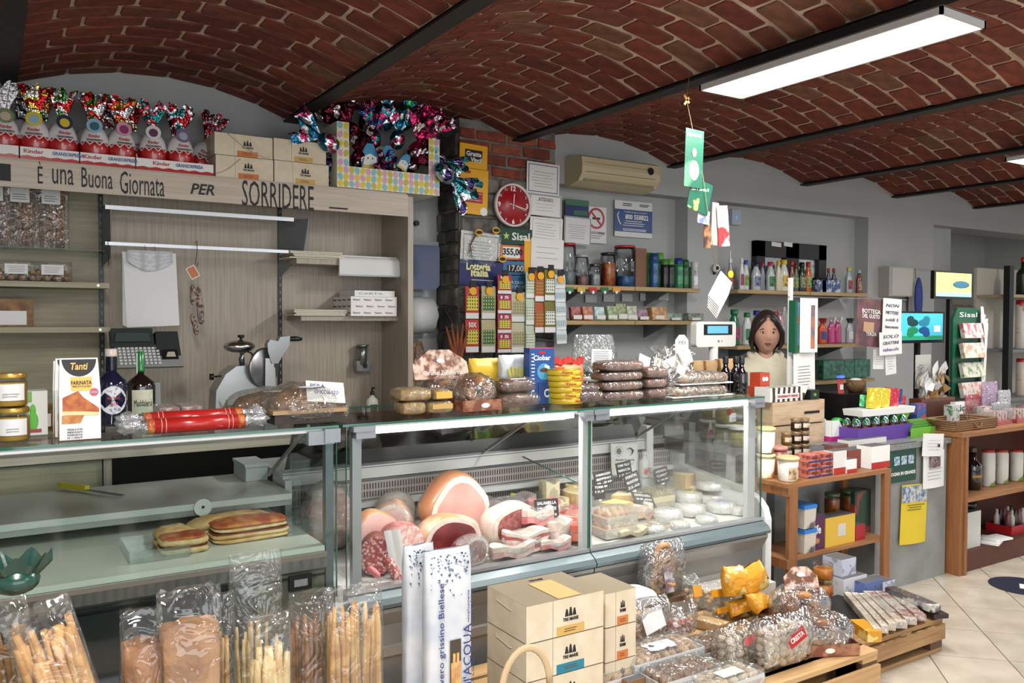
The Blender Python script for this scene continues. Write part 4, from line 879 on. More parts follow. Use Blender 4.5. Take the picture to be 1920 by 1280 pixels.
lines(t,INK,-w*.3,-w*.05,[h*.42,h*.37],-.002,.006); lines(t,INK,w*.15,w*.45,[h*.42,h*.38],-.002,.006)
b=MB(WHITE); b.tube([(-w*.40,-.004,h*.18),(-w*.44,-.004,h*.08),(-w*.40,-.004,-.02),(-w*.35,-.004,-.05)],.006,n=6); b.build('phone_handset',t)
t=thing('security_camera','small white round security camera with black lens at the wall corner','camera',at(1343,503,YP-.03)); b=MB(WHITE); b.ell((0,0,0),(.034,.03,.036),WHITE); b.build('camera_body',t); b=MB(BLK); b.ell((-.008,-.014,0),(.018,.02,.02),BLK); b.build('lens',t); b=MB(WHITE); b.cyl((0,.02,-.05),.012,.03,BLK); b.build('mount',t)
c,w,h=rect(1368,1385,394,422,5.17); t=thing('junction_box','small pale box with faint blue glow high on the recess wall','box',c); b=MB(M((176,190,206),.4)); b.box((0,0,0),(w,.06,h)); b.build('cover',t); b=MB(M((90,140,230),.4,emit=.6)); b.box((0,-.031,0),(.012,.002,.03)); b.build('blue_light',t)
a,c=at(1411,452,5.19),at(1541,506,5.19)
WN=MB(M((40,37,36),.5)); zt_,zb_=at(1411,451,5.19).z,1.95; xa,xb=a.x,c.x; fw=.1
mid=at(1478,480,5.19).x
WN.bb(xa,xb,5.14,5.2,zt_-.14,zt_).bb(xa,xa+.11,5.14,5.2,zb_,zt_).bb(xb-.11,xb,5.14,5.2,zb_,zt_).bb(mid-.09,mid+.09,5.14,5.2,zb_,zt_).bb(xa,xb,5.14,5.2,zb_,zb_+.06)
WN=WN.build('window_1',kind='structure')
for x0,x1,e in ((xa+.11,mid-.09,(130,134,134)),(mid+.09,xb-.11,(190,200,204))):
 b=MB(M(e,.3,c2=tuple(int(v*.6) for v in e),scale=7,stretch=(1,1,3),emit=.0)); b.bb(x0,x1,5.185,5.199,zb_,zt_-.14); b.build('frosted_pane',WN); b=MB(glassm()); b.bb(x0,x1,5.165,5.169,zb_,zt_-.14); b.build('pane',WN)
for p0,p1 in ((1448,1466),(1471,1487)): cc,w_,h_=rect(p0,p1,454,462,5.13); b=MB(PAPER); b.box((0,0,0),(w_,.002,h_),T=MRo(.05,4,'Y')); q=b.build('taped_note',WN); q.location=(cc.x,5.137,cc.z)
# Wall shelves
WD=M((190,160,108),.5,c2=(164,132,84),scale=10,stretch=(.4,5,12),thr=(.3,.7))
YSF=4.86
ZL1=at(1180,537,YSF).z; ZL2=at(1180,601,YSF).z; ZR1=at(1500,546,YSF).z; ZR2=at(1400,648,YSF).z
def wshelf(label,x0,x1,z,n=0,seams=()):
 t=thing('wall_shelf',label,'shelf',((x0+x1)/2,5.03,z)); b=MB(WD); b.bb(x0-t.location.x,x1-t.location.x,YSF-5.03,.17,-.03,0); s=b.build('shelf_board',t)
 for x in seams: b=MB(INK); b.bb(x-t.location.x-.002,x-t.location.x+.002,YSF-5.032,YSF-5.03,-.03,0); b.build('seam',s)
 for x in (x0+.25,x1-.3):
  b=MB(GREY); b.add([(x-t.location.x+e,y-5.03,zz_) for e in (-.006,.006) for y,zz_ in ((5.19,-.03),(4.90,-.03),(5.19,-.14))],[(0,1,2),(5,4,3),(0,3,4,1),(1,4,5,2),(2,5,3,0)]); b.build('bracket',t)
 return t
xL0,xL1=3.47,at(1313,545,YSF).x
wshelf('wooden wall shelf with jars and spray cans left of the corner, upper board',xL0,xL1,ZL1,seams=(at(1191,540,YSF).x,))
wshelf('wooden wall shelf with ticket packs, lower board left of the white till display',xL0,xL1,ZL2,seams=(at(1191,600,YSF).x,))
xR0,xR1=at(1384,548,YSF).x,at(1627,552,YSF).x
wshelf('wooden wall shelf of cleaning bottles in front of the dark window',xR0,xR1,ZR1,seams=(at(1519,550,YSF).x,))
wshelf('wooden wall shelf of detergents behind the shopkeeper',xR0,xR1+.02,ZR2)
b=MB(M((60,62,60),.7)); b.bb(3.5,xR1,5.0,5.18,0,1.22); solo('under_cabinet','dark low cabinet along the back wall under the shelves','cabinet',b)
wshelf('low board of the back shelves right of the shopkeeper, under the green boxes',at(1520,700,YSF).x,at(1640,700,YSF).x,at(1580,712,YSF).z)
zz1=at(1580,712,YSF).z
t=thing('green_carton_stack','dark green glossy cartons behind glass on the low board right of the calendars','box',on(1577,5.0,zz1))
for k in range(3):
 c_,w_,h_=rect(1537+k*30,1566+k*30,664,710,4.95); b=MB(M((24,84,62),.3,c2=(60,130,100),scale=24)); b.box(((k-1)*w_*1.02,0,.09),(w_,.12,.17)); b.build('carton',t)
CLR=glassm((.90,.93,.94),.9); YJ=5.0
def jarpx(px,py0,ztop_shelf,r,body,lidm,lb,Y=YJ,**k):
 h=at(px,py0,Y).z-ztop_shelf; return jar('glass_jar',lb,'jar',on(px,Y,ztop_shelf),r,h,body,lidm,gl=CLR,**k)
RDM=M((190,30,36),.35)
jarpx(1066,456,ZL1,.055,M((170,178,180),.3,alpha=.5),RDM,'tall clear jar with a red lid at the left end of the shelf',fill=.35)
jarpx(1091,478,ZL1,.05,M((176,130,130),.6,c2=(150,100,104),scale=60),M((170,174,176),.2),'clear glass jar a third full of pink sweets',fill=.35)
jarpx(1140,474,ZL1,.06,M((200,120,40),.5,c2=(190,60,40),scale=30),M((30,34,60),.3),'jar of orange wrapped sweets with a dark blue lid',fill=.75)
jarpx(1171,461,ZL1,.085,M((40,100,160),.4,c2=(80,140,190),scale=40),RDM,'large clear jar with a red lid and blue sweets at the bottom',fill=.28)
t=jarpx(1115,495,ZL1,.045,M((150,156,160),.5,c2=(190,190,190),scale=60),M((90,92,92),.2,.8),'clear jar of small silver sweets with a dark lid, leaning',fill=.6)
solo('cardboard_sheet','plain brown cardboard panel standing between the big jar and the spray cans','cardboard',MB(M((140,98,76),.8)).box((0,0,.155),(.115,.02,.31)),on(1200,5.02,ZL1))
cans=[(1226,475,.034,(30,80,140),(26,60,120),'blue spray can with a hand picture',4.98),(1217,474,.03,(70,140,60),(60,140,50),'green spray can behind the blue hand can',5.06),(1237,474,.03,(80,140,50),(90,170,50),'lime capped spray can right of the blue hand can',5.06),(1246,486,.03,(24,24,26),(70,130,50),'black spray can with lime cap, left of the two',4.98),(1257,486,.03,(22,22,24),(90,160,60),'black spray can with lime cap and large white letters',4.96),(1272,484,.036,(40,130,80),(30,50,140),'green spray can with a dark blue cap',4.98),(1284,487,.03,(20,90,40),(20,90,40),'dark green spray can with red label',5.0),(1295,491,.024,(30,110,60),(200,204,204),'thin green and white can second from the shelf end',5.02),(1302,491,.028,(196,200,202),(206,208,210),'white spray can at the right end of the shelf',4.97)]
for px,py,r,c,cc,lb,Y in cans:
 h=at(px,py,Y).z-ZL1; bottle('spray_can',lb,'spray can',on(px,Y,ZL1),r,h,M(c,.3),M(cc,.4),(h*.15,h*.7,M(tuple(min(255,v+40) for v in c),.4,c2=tuple(int(v*.6) for v in c),scale=16),1.8),neck=.2,capr=.9,caph=h*.2,sh='flat',group='spray cans at the shelf end')
for k,(c,nm) in enumerate((((60,130,80),'green'),((210,170,60),'yellow'),((190,40,40),'red'),((40,110,60),'dark green'),((220,150,50),'orange'))):
 px=1068+k*22; q=at(px,543,YSF-.01); solo('shelf_price_tag','%s price tag hanging on the edge of the upper shelf under the jars' % nm,'price tag',MB(M(c,.5)).box((0,0,0),(.07,.003,.034)).cyl((.0,-.0016,-.02),.012,.002,WHITE,10,T=X90),q)
tk=[(1078,576,602,(140,60,50)),(1098,576,602,(170,90,60)),(1122,576,603,(150,180,180)),(1144,575,603,(120,140,90)),(1163,570,602,(110,120,70)),(1181,575,602,(150,160,130)),(1203,582,602,(120,80,110)),(1232,577,596,(160,110,50)),(1262,588,602,(96,120,104)),(1300,588,602,(90,100,80))]
nmz=['dark red','brick red','pale blue','green yellow','olive','pale green','violet','orange and green','grey green','dark olive']
for k,(px,y0,y1,c) in enumerate(tk):
 Y=4.95; w_=at(px+10,y1,Y).x-at(px-10,y1,Y).x; h_=at(px,y0,Y).z-ZL2
 t=thing('ticket_pack','%s pack of scratch cards standing on the lower ticket shelf' % nmz[k],'tickets',on(px,Y,ZL2),0,'packs of tickets on the lower shelf'); b=MB(M(c,.4,c2=tuple(min(255,v+50) for v in c),scale=30)); b.box((0,0,h_/2),(w_*(.9 if k < 7 else 1.4),.03+.03*(k % 2),h_),T=MRo(-.15,4,'X')); b.build('cards',t); b=MB(PAPER); b.box((0,-.035,h_*.25),(w_*.8,.002,h_*.3)); b.build('white_stub',t)
for k in range(6):
 q=at(1108+34*k,560-1*k,5.17); solo('small_notice','small pale handwritten note on the wall above the ticket packs, number %s from the left' % ('one','two','three','four','five','six')[k],'note',MB(PAPER).box((0,0,0),(.11,.002,.06)),q)
 # Deli case and bread case
YC=3.0; GZ=1.25
STL=M((158,158,154),.35,.6,bump=.03,bscale=40); GRP=M((150,156,158),.35,.4); WPL=M((206,210,210),.35)
BUMPM=M((98,114,118),.3,.2,coat=.3); WHT=M((226,228,226),.3)
EDGE=M((20,96,74),.12,coat=.6)
BC=thing('bread_case','glass topped bread case with white cutting boards at the left','display case',(.5,YC,0))
DC=thing('deli_case','refrigerated glass deli case with white frame, full of meats and cheeses','display case',(2.3,YC,0))
def dc(name,x0,x1,y0,y1,z0,z1,m,par=None,P=None):
 P=P or DC; b=MB(m); l=P.location; b.bb(x0-l.x,x1-l.x,y0-l.y,y1-l.y,z0,z1); return b.build(name,par or P)
XA,XM,XZ=1.15,2.31,3.46
dc('base_panel',XA,XM-.004,2.99,3.85,.08,.50,M((142,142,138),.38,.45,c2=(128,128,126),scale=3)); dc('base_panel',XM+.004,XZ,2.99,3.85,.08,.50,M((142,142,138),.38,.45,c2=(128,128,126),scale=3))
dc('kick_plate',XA+.02,XZ,3.06,3.8,0,.08,M((60,60,60),.6))
for x0,x1 in ((XA,XM-.003),(XM+.003,XZ)):
 b=MB(STL); l=DC.location
 b.prism([(0,.455),(-.035,.515),(-.035,.53),(.05,.53),(.05,.455)],x1-x0,T=Matrix(((0,1,0,x0-l.x),(1,0,0,-.01),(0,0,1,0),(0,0,0,1)))); b.build('steel_strip',DC)
 b=MB(STL); b.prism([(0,.33),(-.012,.335),(-.012,.37),(0,.375)],x1-x0,T=Matrix(((0,1,0,x0-l.x),(1,0,0,-.01),(0,0,1,0),(0,0,0,1)))); b.build('steel_strip',DC)
 b=MB(BUMPM); b.prism([(.04,.531),(-.035,.531),(-.062,.54),(-.066,.555),(-.05,.575),(-.02,.592),(.0,.598),(.04,.598)],x1-x0+.0,T=Matrix(((0,1,0,x0-l.x),(1,0,0,0),(0,0,1,0),(0,0,0,1))),smooth=False); b.build('bumper',DC)
 dc('rail_lip',x0,x1,2.985,3.03,.598,.612,ALU)
b=MB(WHT); l=DC.location; b.prism([(-.03,.08),(-.03,.60),(-.01,.66),(.03,.70),(.12,.74),(.62,.80),(.62,.86),(.85,.86),(.85,.08)],.045,T=Matrix(((0,1,0,XZ-l.x),(1,0,0,0),(0,0,1,0),(0,0,0,1)))); b.build('end_panel',DC)
b=MB(WHT); b.prism([(.03,.08),(.03,.62),(.66,.74),(.66,.93),(.85,.93),(.85,.08)],.03,T=Matrix(((0,1,0,XA-.03-l.x),(1,0,0,0),(0,0,1,0),(0,0,0,1)))); b.build('end_panel',DC)
DK=M((214,214,210),.3)
b=MB(DK); l=DC.location; b.add([(XA-l.x,.03,.60),(XZ-l.x,.03,.60),(XZ-l.x,.72,.655),(XA-l.x,.72,.655),(XA-l.x,.03,.5),(XZ-l.x,.03,.5),(XZ-l.x,.72,.5),(XA-l.x,.72,.5)],[(0,1,2,3),(0,4,5,1),(2,6,7,3)]); b.build('deck',DC)
dc('rear_panel',XA,XZ,3.74,3.76,.5,.94,M((186,188,186),.4))
dc('inner_ledge',XA,XZ-.0,3.66,3.74,.765,.79,WPL)
dc('air_gap',XA,XZ-.01,3.735,3.741,.885,.91,M((20,18,18),.6))
GR=M((180,172,168),.4,.3)
for nm_,z0,z1,y in (('air_grille',.795,.88,3.70),('air_grille',.675,.755,3.715)):
 g=dc(nm_,XA,XZ-.01,y,y+.012,z0,z1,GR); b=MB(M((66,52,50),.7)); n=int((XZ-XA)/.0145)
 for r in (0,1):
  zc=z0+(z1-z0)*(.28+.44*r)
  for k in range(n): x=XA+.01+k*.0145-l.x; b.bb(x,x+.006,y-YC-.001,y-YC,zc-(z1-z0)*.16,zc+(z1-z0)*.16)
 b.build('slots',g,'stuff')
dc('rear_frame',XA-.028,3.29,3.70,3.76,.895,.955,WHT)
dc('frame_groove',XA-.028,3.29,3.699,3.70,.945,.949,GREY)
dc('rear_ledge',XA-.028,XZ,3.76,4.16,.93,.955,WPL)
dc('rear_upright',3.26,3.31,3.68,3.76,.655,1.03,WHT)
for x0,x1,dy in ((XA,2.36,0),(2.26,3.27,.012)):
 b=MB(glassm((.80,.86,.85),7)); b.add([(x0-l.x,.77+dy,.955),(x1-l.x,.77+dy,.955),(x1-l.x,.60+dy,1.22),(x0-l.x,.60+dy,1.22),(x0-l.x,.774+dy,.957),(x1-l.x,.774+dy,.957),(x1-l.x,.604+dy,1.222),(x0-l.x,.604+dy,1.222)],[(0,1,2,3),(7,6,5,4),(3,2,6,7),(0,4,5,1),(0,3,7,4),(1,5,6,2)]); b.build('sliding_pane',DC)
for x0,x1,m in ((1.185,1.222,GRP),(2.29,2.345,WPL),(3.375,3.43,WPL)): dc('upright',x0,x1,3.02,3.05,.6,1.235,m)
for x0,x1 in ((1.152,2.312),(2.318,3.458)):
 g=dc('front_pane',x0,x1,3.0,3.006,.6,1.243,GLASS); dc('glass_edge',x0,x0+.003,2.9995,3.0065,.6,1.243,EDGE,g); dc('glass_edge',x1-.003,x1,2.9995,3.0065,.6,1.243,EDGE,g)
 dc('cap_rail',x0+.04,x1-.045,3.02,3.05,1.232,1.243,WHT)
 t=dc('light_tube',x0+.055,x1-.07,3.022,3.05,1.208,1.232,M((255,250,244),.5,emit=3.0))
 b=MB(M((190,192,190),.3)); xa,xb=x0+.06-l.x,x1-.07-l.x; b.add([(xa,.05,1.235),(xb,.05,1.235),(xb,.085,1.195),(xa,.085,1.195),(xa,.053,1.236),(xb,.053,1.236),(xb,.088,1.197),(xa,.088,1.197)],[(0,1,2,3),(7,6,5,4),(0,4,5,1),(2,6,7,3)]); b.build('light_reflector',DC)
dc('end_pane',XZ-.012,XZ-.006,3.01,3.74,.72,1.243,GLASS); dc('end_pane',XA,XA+.006,3.01,3.70,.66,1.243,GLASS)
g=dc('top_pane',XA-.01,XZ+.01,2.995,3.60,1.243,1.251,GLASS); dc('glass_edge',XA-.01,XZ+.01,2.994,2.998,1.2425,1.2515,EDGE,g); dc('glass_edge',XA-.013,XA-.01,2.995,3.60,1.2425,1.2515,EDGE,g); dc('glass_edge',XA-.01,XZ+.01,3.596,3.601,1.2425,1.2515,EDGE,g)
CL=M((140,146,152),.35,.3)
for x0,x1 in ((1.185,1.265),(2.275,2.325),(2.335,2.415),(3.385,3.455)):
 b=MB(CL); b.bb(x0-l.x,x1-l.x,-.02,.03,1.195,1.243).bb(x0-.012-l.x,x1-l.x-.01,-.026,.06,1.222,1.2425); b.build('hinge_clamp',DC)
for (a,c) in (((2.11,3.07,1.24),(2.159,3.70,.955)),((3.02,3.07,1.235),(3.2,3.70,.96)),((1.03,3.07,1.235),(1.06,3.70,.95))):
 P_=BC if a[0] < 1.1 else DC; b=MB(ALU); a=Vector(a)-P_.location; c=Vector(c)-P_.location; b.add([a+Vector(e) for e in ((-.005,0,0),(.005,0,0),(.005,0,.016),(-.005,0,.016))]+[c+Vector(e) for e in ((-.005,0,0),(.005,0,0),(.005,0,.016),(-.005,0,.016))],[(0,1,2,3),(4,7,6,5),(0,4,5,1),(1,5,6,2),(2,6,7,3),(3,7,4,0)]); b.build('glass_strut',P_)
b=MB(BLK); b.cyl((3.40-l.x,.06,.67),.018,.02,BLK,16,T=X90); b.cyl((3.40-l.x,.045,.67),.008,.01,GREY,10,T=X90); b.build('drain_knob',DC)
b=MB(WHITE); b.box((1.61-l.x,-.012,.30),(.03,.001,.016)); q=b.build('small_label',DC)
def bc(name,*a,m=WHT,par=None): return dc(name,*a,m,par,BC)
XB=1.10
g=bc('top_pane',-1.3,XB+.02,2.995,3.62,1.243,1.251,m=GLASS); bc('glass_edge',-1.3,XB+.02,2.993,2.997,1.2425,1.2515,m=EDGE,par=g); bc('glass_edge',XB+.018,XB+.022,2.995,3.62,1.2425,1.2515,m=EDGE,par=g)
bc('top_trim',-1.3,XB-.02,3.0,3.02,1.228,1.2425,m=WPL)
g=bc('front_pane',-1.3,XB+.015,3.0,3.006,.60,1.23,m=glassm((.90,.95,.93),.35)); bc('glass_edge',XB+.012,XB+.016,2.9995,3.0065,.6,1.23,m=EDGE,par=g)
bc('upright',1.075,1.105,3.01,3.045,.10,1.23,m=M((110,118,124),.35,.5))
b=MB(CL); b.bb(.56,.62,-.027,.06,1.19,1.242); b.build('hinge_clamp',BC); b=MB(CL); b.bb(.50,.60,-.02,.03,1.185,1.236); b.build('hinge_clamp',BC)
BRD=M((224,224,212),.35,c2=(216,216,204),scale=4,thr=(.3,.7))
bc('cutting_board',-1.3,1.07,3.01,3.80,.78,.80,m=BRD)
bc('rear_shelf',-1.3,1.11,3.53,4.12,.875,.90,m=M((206,208,204),.3)); bc('shelf_edge',-1.3,1.11,3.535,3.55,.85,.874,m=STL)
b=MB(M((216,218,214),.3)); b.cyl((.74-.5,.528,.883),.035,.006,None,20,T=X90); k=b.build('round_cap',BC); b=MB(BLK); b.cyl((.74-.5,.521,.885),.006,.002,BLK,10,T=X90); b.build('hole',k)
bc('rear_wall',-1.3,1.09,3.85,3.86,.6,.875,m=M((60,60,58),.6))
b=MB(STL); b.prism([(0,.76),(-.004,.778),(.02,.78),(.02,.70),(.0,.72)],1.075+1.3,T=Matrix(((0,1,0,-1.3-.5),(1,0,0,0),(0,0,1,0),(0,0,0,1)))); b.build('front_rail',BC)
DKP=M((70,78,82),.12,.5,coat=.5)
bc('front_panel',-1.3,.80,3.012,3.03,.12,.715,m=DKP); f=bc('front_panel',.82,1.07,3.012,3.03,.12,.715,m=M((112,108,94),.3,.5)); bc('seam',.80,.82,3.02,3.03,.12,.715,m=BLK)
bc('panel_groove',-1.3,1.07,3.005,3.012,.69,.697,m=BLK)
bc('body',-1.3,1.09,3.04,3.85,.1,.60,m=M((120,120,116),.4)); bc('kick_plate',-1.3,1.09,3.06,3.85,0,.1,m=BLK); bc('foot_strip',-1.3,1.07,3.0,3.012,.12,.20,m=STL)
q=at(564,1092,3.0); b=MB(BLK); b.box((q.x-.5,0.006,q.z),(.085,.012,.055)); k=b.build('latch',f); b=MB(GREY); b.box((q.x-.5,-.001,q.z),(.05,.004,.025)); b.build('latch_window',k)
solo('side_cabinet','white box like cabinet end behind the boards between the two cases','cabinet',MB(WPL).bb(-.1,.0,0,.22,.9005,.965).box((-.05,.11,.972),(.11,.23,.014)),(XA-.045,3.88,0))
ST=thing('steel_table','stainless steel side table holding jars of pickles at the end of the deli case','table',(3.9,3.6,0))
def st(n,*a,m=STL): return dc(n,*a,m,None,ST)
st('tabletop',3.53,3.85,3.25,4.3,.895,.935)
for x,y in ((3.56,3.31),(3.56,4.2),(3.82,4.2),(3.82,3.31)): st('leg',x-.018,x+.018,y-.018,y+.018,0,.895,m=WPL if y < 3.5 else STL)
SB=thing('counter_scale','white counter scale base standing behind the deli case beside the pickle jars','scale',(3.62,3.98,.935)); b=MB(M((200,202,198),.4)); b.box((0,.1,.045),(.16,.5,.09),taper=.95); b.build('scale_body',SB); b=MB(STEEL); b.box((0,.1,.10),(.2,.55,.012)); b.build('weighing_plate',SB); b=MB(BLK); b.box((-.082,-.0,.045),(.002,.04,.035)); b.build('sticker',SB)
c,w,h=rect(1301,1375,603,650,3.9); t=thing('till_display','white rounded till display with light blue screen standing behind the pastry bags','display',(c.x,3.9,.935)); dz=c.z-.935
b=MB(M((226,226,220),.4)); o=[(w/2*cx_+r_*cos(a_),h/2*cz_+r_*sin(a_)) for cx_,cz_,a0 in ((1,1,0),(-1,1,pi/2),(-1,-1,pi),(1,-1,3*pi/2)) for r_ in (.0,) for a_ in (0,)]
o=[]
for k,(sx_,sz_) in enumerate(((1,1),(-1,1),(-1,-1),(1,-1))):
 for q in range(4): a_=k*pi/2+q*pi/6; o.append((sx_*(w/2-.02)+.02*cos(a_),dz+sz_*(h/2-.02)+.02*sin(a_)))
b.prism(o,.05,T=MTr((0,-.025,0))); q=b.build('housing',t)
plate(q,'screen_bezel',.03*0+.015,dz+h*.18,w*.72,h*.42,BLK,-.026,.002); b=MB(M((90,170,205),.4,emit=.35)); b.box((.01,-.028,dz+h*.18),(w*.52,.001,h*.30)); b.build('lcd_screen',q)
b=MB(GREY); b.box((.02,-.026,dz-h*.28),(.014,.001,.014)).box((.05,-.026,dz-h*.28),(.01,.001,.008)); b.build('marks',q)
b=MB(M((210,210,206),.4)); b.cyl((0,0,0),.03,dz-h/2+.01,None,14); b.build('pole',t)
# Meats and cheeses
def deckz(y): return .600+(y-3.03)*.0797
HAMP=M((226,178,168),.38,c2=(214,158,150),scale=9,sss=.0,coat=.25); FAT=M((226,210,196),.4,c2=(216,190,176),scale=16,coat=.2)
RIND=M((214,150,104),.4,c2=(196,124,84),scale=7,coat=.3); DRY_=M((110,30,34),.35,c2=(136,44,44),scale=14,coat=.4); SAL=M((170,74,72),.5,c2=(226,190,184),scale=90,thr=(.5,.6),coat=.2)
SALB=M((196,130,124),.55,c2=(160,90,88),scale=40,bump=.3); NET=M((200,176,150),.6,c2=(160,110,90),scale=26,bump=.4); CLR2=film((240,238,238),.14,.2,scale=40)
def joint(name,label,px,py,Y,r,outer,face,facedir=(-.45,-1),dz=0,group=None,squash=1.0,ff=.8,rim=None,wrap=True,cat='cured meat',tex=None,rz=0,z=None):
 """a boned joint with one cut face turned to the customer; px,py = centre of the piece"""
 c=at(px,py,Y); z0=deckz(Y+r[1]*.8)+.002 if z is None else z
 t=thing(name,label,cat,(c.x,Y,z0),0,group); a=math.atan2(-facedir[0],-facedir[1])*-1
 t.rotation_euler=(0,0,math.atan2(facedir[0],-facedir[1])+rz)
 rx,ry,rz_=r
 def body(p):
  y=p.y
  if y < -ff*.55: y=-ff*.55-(0.02)*(p.x*p.x+p.z*p.z)*0
  k=1+.04*sin(p.x*5+px)+.03*sin(p.z*7+py)
  return Vector((p.x*k,y,max(p.z*k,-.75)))
 b=MB(outer); b.ell((0,0,rz_*.75),r,outer,24,16,fn=body); b.build('rind',t)
 s=math.sqrt(max(0,1-(ff*.55)**2)); yf=-ff*.55*ry-.002
 def disc(sc,off,m,nm,par=t,dx=0,dz_=0):
  n=24; vs=[]
  for k in range(n):
   a=2*pi*k/n; x,z=cos(a)*s,sin(a)*s; kk=1+.04*sin(x*5+px)+.03*sin(z*7+py); z=max(z,-.75/kk)
   vs.append((x*kk*rx*sc+dx*rx,yf-off-.0012*sin(3*a),rz_*.75+z*kk*rz_*sc+dz_*rz_))
  vs.append((dx*rx,yf-off-.002,rz_*.75+dz_*rz_)); b=MB(m); b.add(vs,[(k,(k+1) % n,n) for k in range(n)],m,True); return b.build(nm,par)
 f=disc(1.0,0,rim or FAT,'fat_rim'); disc(.84 if rim is None else .9,.0015,face,'cut_face',t,0,-.04)
 if tex: disc(.34,.003,tex,'muscle',t,-.2,.1); disc(.22,.003,tex,'muscle',t,.35,-.1)
 if wrap: b=MB(CLR2); b.ell((0,-.006,rz_*.76),(rx*1.04,ry*1.05,rz_*1.04),CLR2,20,12,fn=lambda p: Vector((p.x*(1+.02*sin(p.z*19)),max(p.y,-ff*.66)*(1),max(p.z,-.75)))); b.build('cling_film',t)
 return t
ham2=M((212,158,150),.4,c2=(222,182,174),scale=12,thr=(.35,.65),coat=.3)
joint('mortadella','very large pale pink mortadella standing at the left end of the deli case',612,955,3.52,(.12,.11,.165),M((214,170,160),.45),ham2,(.1,-1),rim=ham2,wrap=True)
joint('mortadella','half mortadella with a smooth pink cut face behind the left upright',700,985,3.34,(.11,.10,.115),RIND,ham2,(.05,-1),rim=ham2,wrap=False)
joint('roast_ham','golden rinded roast with white fat beside the mortadella',735,975,3.45,(.10,.09,.11),RIND,HAMP,(-.5,-1),wrap=True)
joint('wrapped_roll','pale roll wrapped in white film at the back left of the deck',740,960,3.62,(.10,.08,.105),M((214,204,190),.5,c2=(196,180,160),scale=20),M((216,206,192),.5,c2=(180,164,146),scale=24,thr=(.3,.7)),(.0,-1),wrap=True)
joint('cooked_ham','big cooked ham with orange rind, thick fat and pink face',850,950,3.44,(.18,.14,.165),RIND,M((206,138,128),.35,c2=(216,164,152),scale=5,thr=(.35,.65),coat=.3),(.12,-1),wrap=False)
joint('raw_ham','raw ham with a rolled dark red cut face tied with string in front',838,1015,3.22,(.155,.13,.10),M((206,140,96),.45,c2=(216,190,160),scale=8,coat=.3),DRY_,(.0,-1),wrap=False)
joint('salami_half','half coarse red salami with speckled face at the lower left',706,1040,3.16,(.078,.10,.092),M((120,60,50),.6),SAL,(-.5,-1),rim=SAL,wrap=False)
joint('salami_half','pale speckled pink salami face standing left of the raw ham',752,1020,3.2,(.088,.12,.10),SALB,M((214,150,144),.45,c2=(232,206,198),scale=60,thr=(.45,.6),coat=.2),(.2,-1),rim=M((214,150,144),.45,c2=(232,206,198),scale=60,thr=(.45,.6),coat=.2),wrap=False)
joint('dried_beef','dark red dried beef joint with a white fat edge, centre of the case',955,1010,3.25,(.15,.12,.105),FAT,M((128,50,50),.45,c2=(160,84,80),scale=50,thr=(.4,.6),coat=.3),(.15,-1),wrap=False)
joint('cured_loin','small cut round dark cured loin below the raw ham behind the bag top',880,1060,3.08,(.10,.07,.07),M((110,40,40),.4),DRY_,(.3,-1),wrap=True)
def slab(name,label,px,py,Y,s,mats,rz=0,group=None,cat='cured meat',wave=.01,tilt=0,z=None,wrap=True):
 """layered slab (bacon and the like) with streaky sides"""
 c=at(px,py,Y); t=thing(name,label,cat,(c.x,Y,(deckz(Y+s[1]/2)+.002) if z is None else z),rz,group); t.rotation_euler=(tilt,0,rz); L=len(mats); h=s[2]/L
 for i,m in enumerate(mats):
  b=MB(m); n=10
  def side(u,v,i=i): x=(u-.5)*s[0]; return (x,0,0)
  vs=[]; fs=[]
  for k in range(n+1):
   u=k/n; x=(u-.5)*s[0]; e=min(1,4*u*(1-u)*1.6+.45); w0=wave*sin(u*8+i*.3)
   for (yy,zz_) in ((-1,0),(1,0),(1,1),(-1,1)): vs.append((x,yy*s[1]/2*e,i*h+zz_*h+w0+wave))
  for k in range(n):
   for q in range(4): fs.append((k*4+q,(k+1)*4+q,(k+1)*4+(q+1) % 4,k*4+(q+1) % 4))
  fs += [(3,2,1,0),(n*4,n*4+1,n*4+2,n*4+3)]; b.add(vs,fs,m,False); b.build('layer',t)
 if wrap: b=MB(CLR2); b.ell((0,0,s[2]/2+wave),(s[0]*.56,s[1]*.58,s[2]*.68),CLR2,18,10,fn=lambda p: Vector((p.x*(1+.03*sin(p.z*9)),p.y*(1+.05*sin(p.x*17)),p.z))); b.build('cling_film',t)
 return t
LEAN=M((170,60,66),.4,c2=(190,84,86),scale=24,coat=.3); LEAN2=M((206,96,100),.4,c2=(222,140,140),scale=18,coat=.3)
slab('pancetta','film wrapped streaky bacon slab lying in front of the dried beef',985,1010,3.12,(.22,.10,.075),(FAT,LEAN,FAT,LEAN,FAT),rz=-.06)
slab('pancetta','second wrapped bacon slab with marbled pink end near the white upright',1042,1020,3.16,(.13,.12,.085),(M((190,140,140),.4,c2=(222,200,196),scale=30,thr=(.4,.6)),FAT),rz=.1)
slab('rolled_pancetta','curled pink and white bacon roll on top of the bacon slabs',1005,985,3.2,(.16,.11,.06),(LEAN2,FAT),z=.70,rz=-.2)
slab('sausage_pack','low film wrapped pink meat pack at the front edge of the deck',960,1052,3.07,(.22,.08,.045),(M((196,140,134),.4,c2=(216,186,180),scale=26),FAT),rz=.03)
slab('sliced_bacon','bright red and pink bacon slices behind the white upright',1075,995,3.26,(.14,.14,.06),(LEAN2,FAT,LEAN2,M((222,110,100),.4,c2=(230,150,130),scale=30)),rz=.2)
slab('sliced_bacon','red sausage meat pack beside the lower part of the white upright',1080,1040,3.12,(.10,.12,.07),(M((200,70,56),.4,c2=(222,120,100),scale=30,coat=.3),M((206,90,70),.4)),rz=.1)
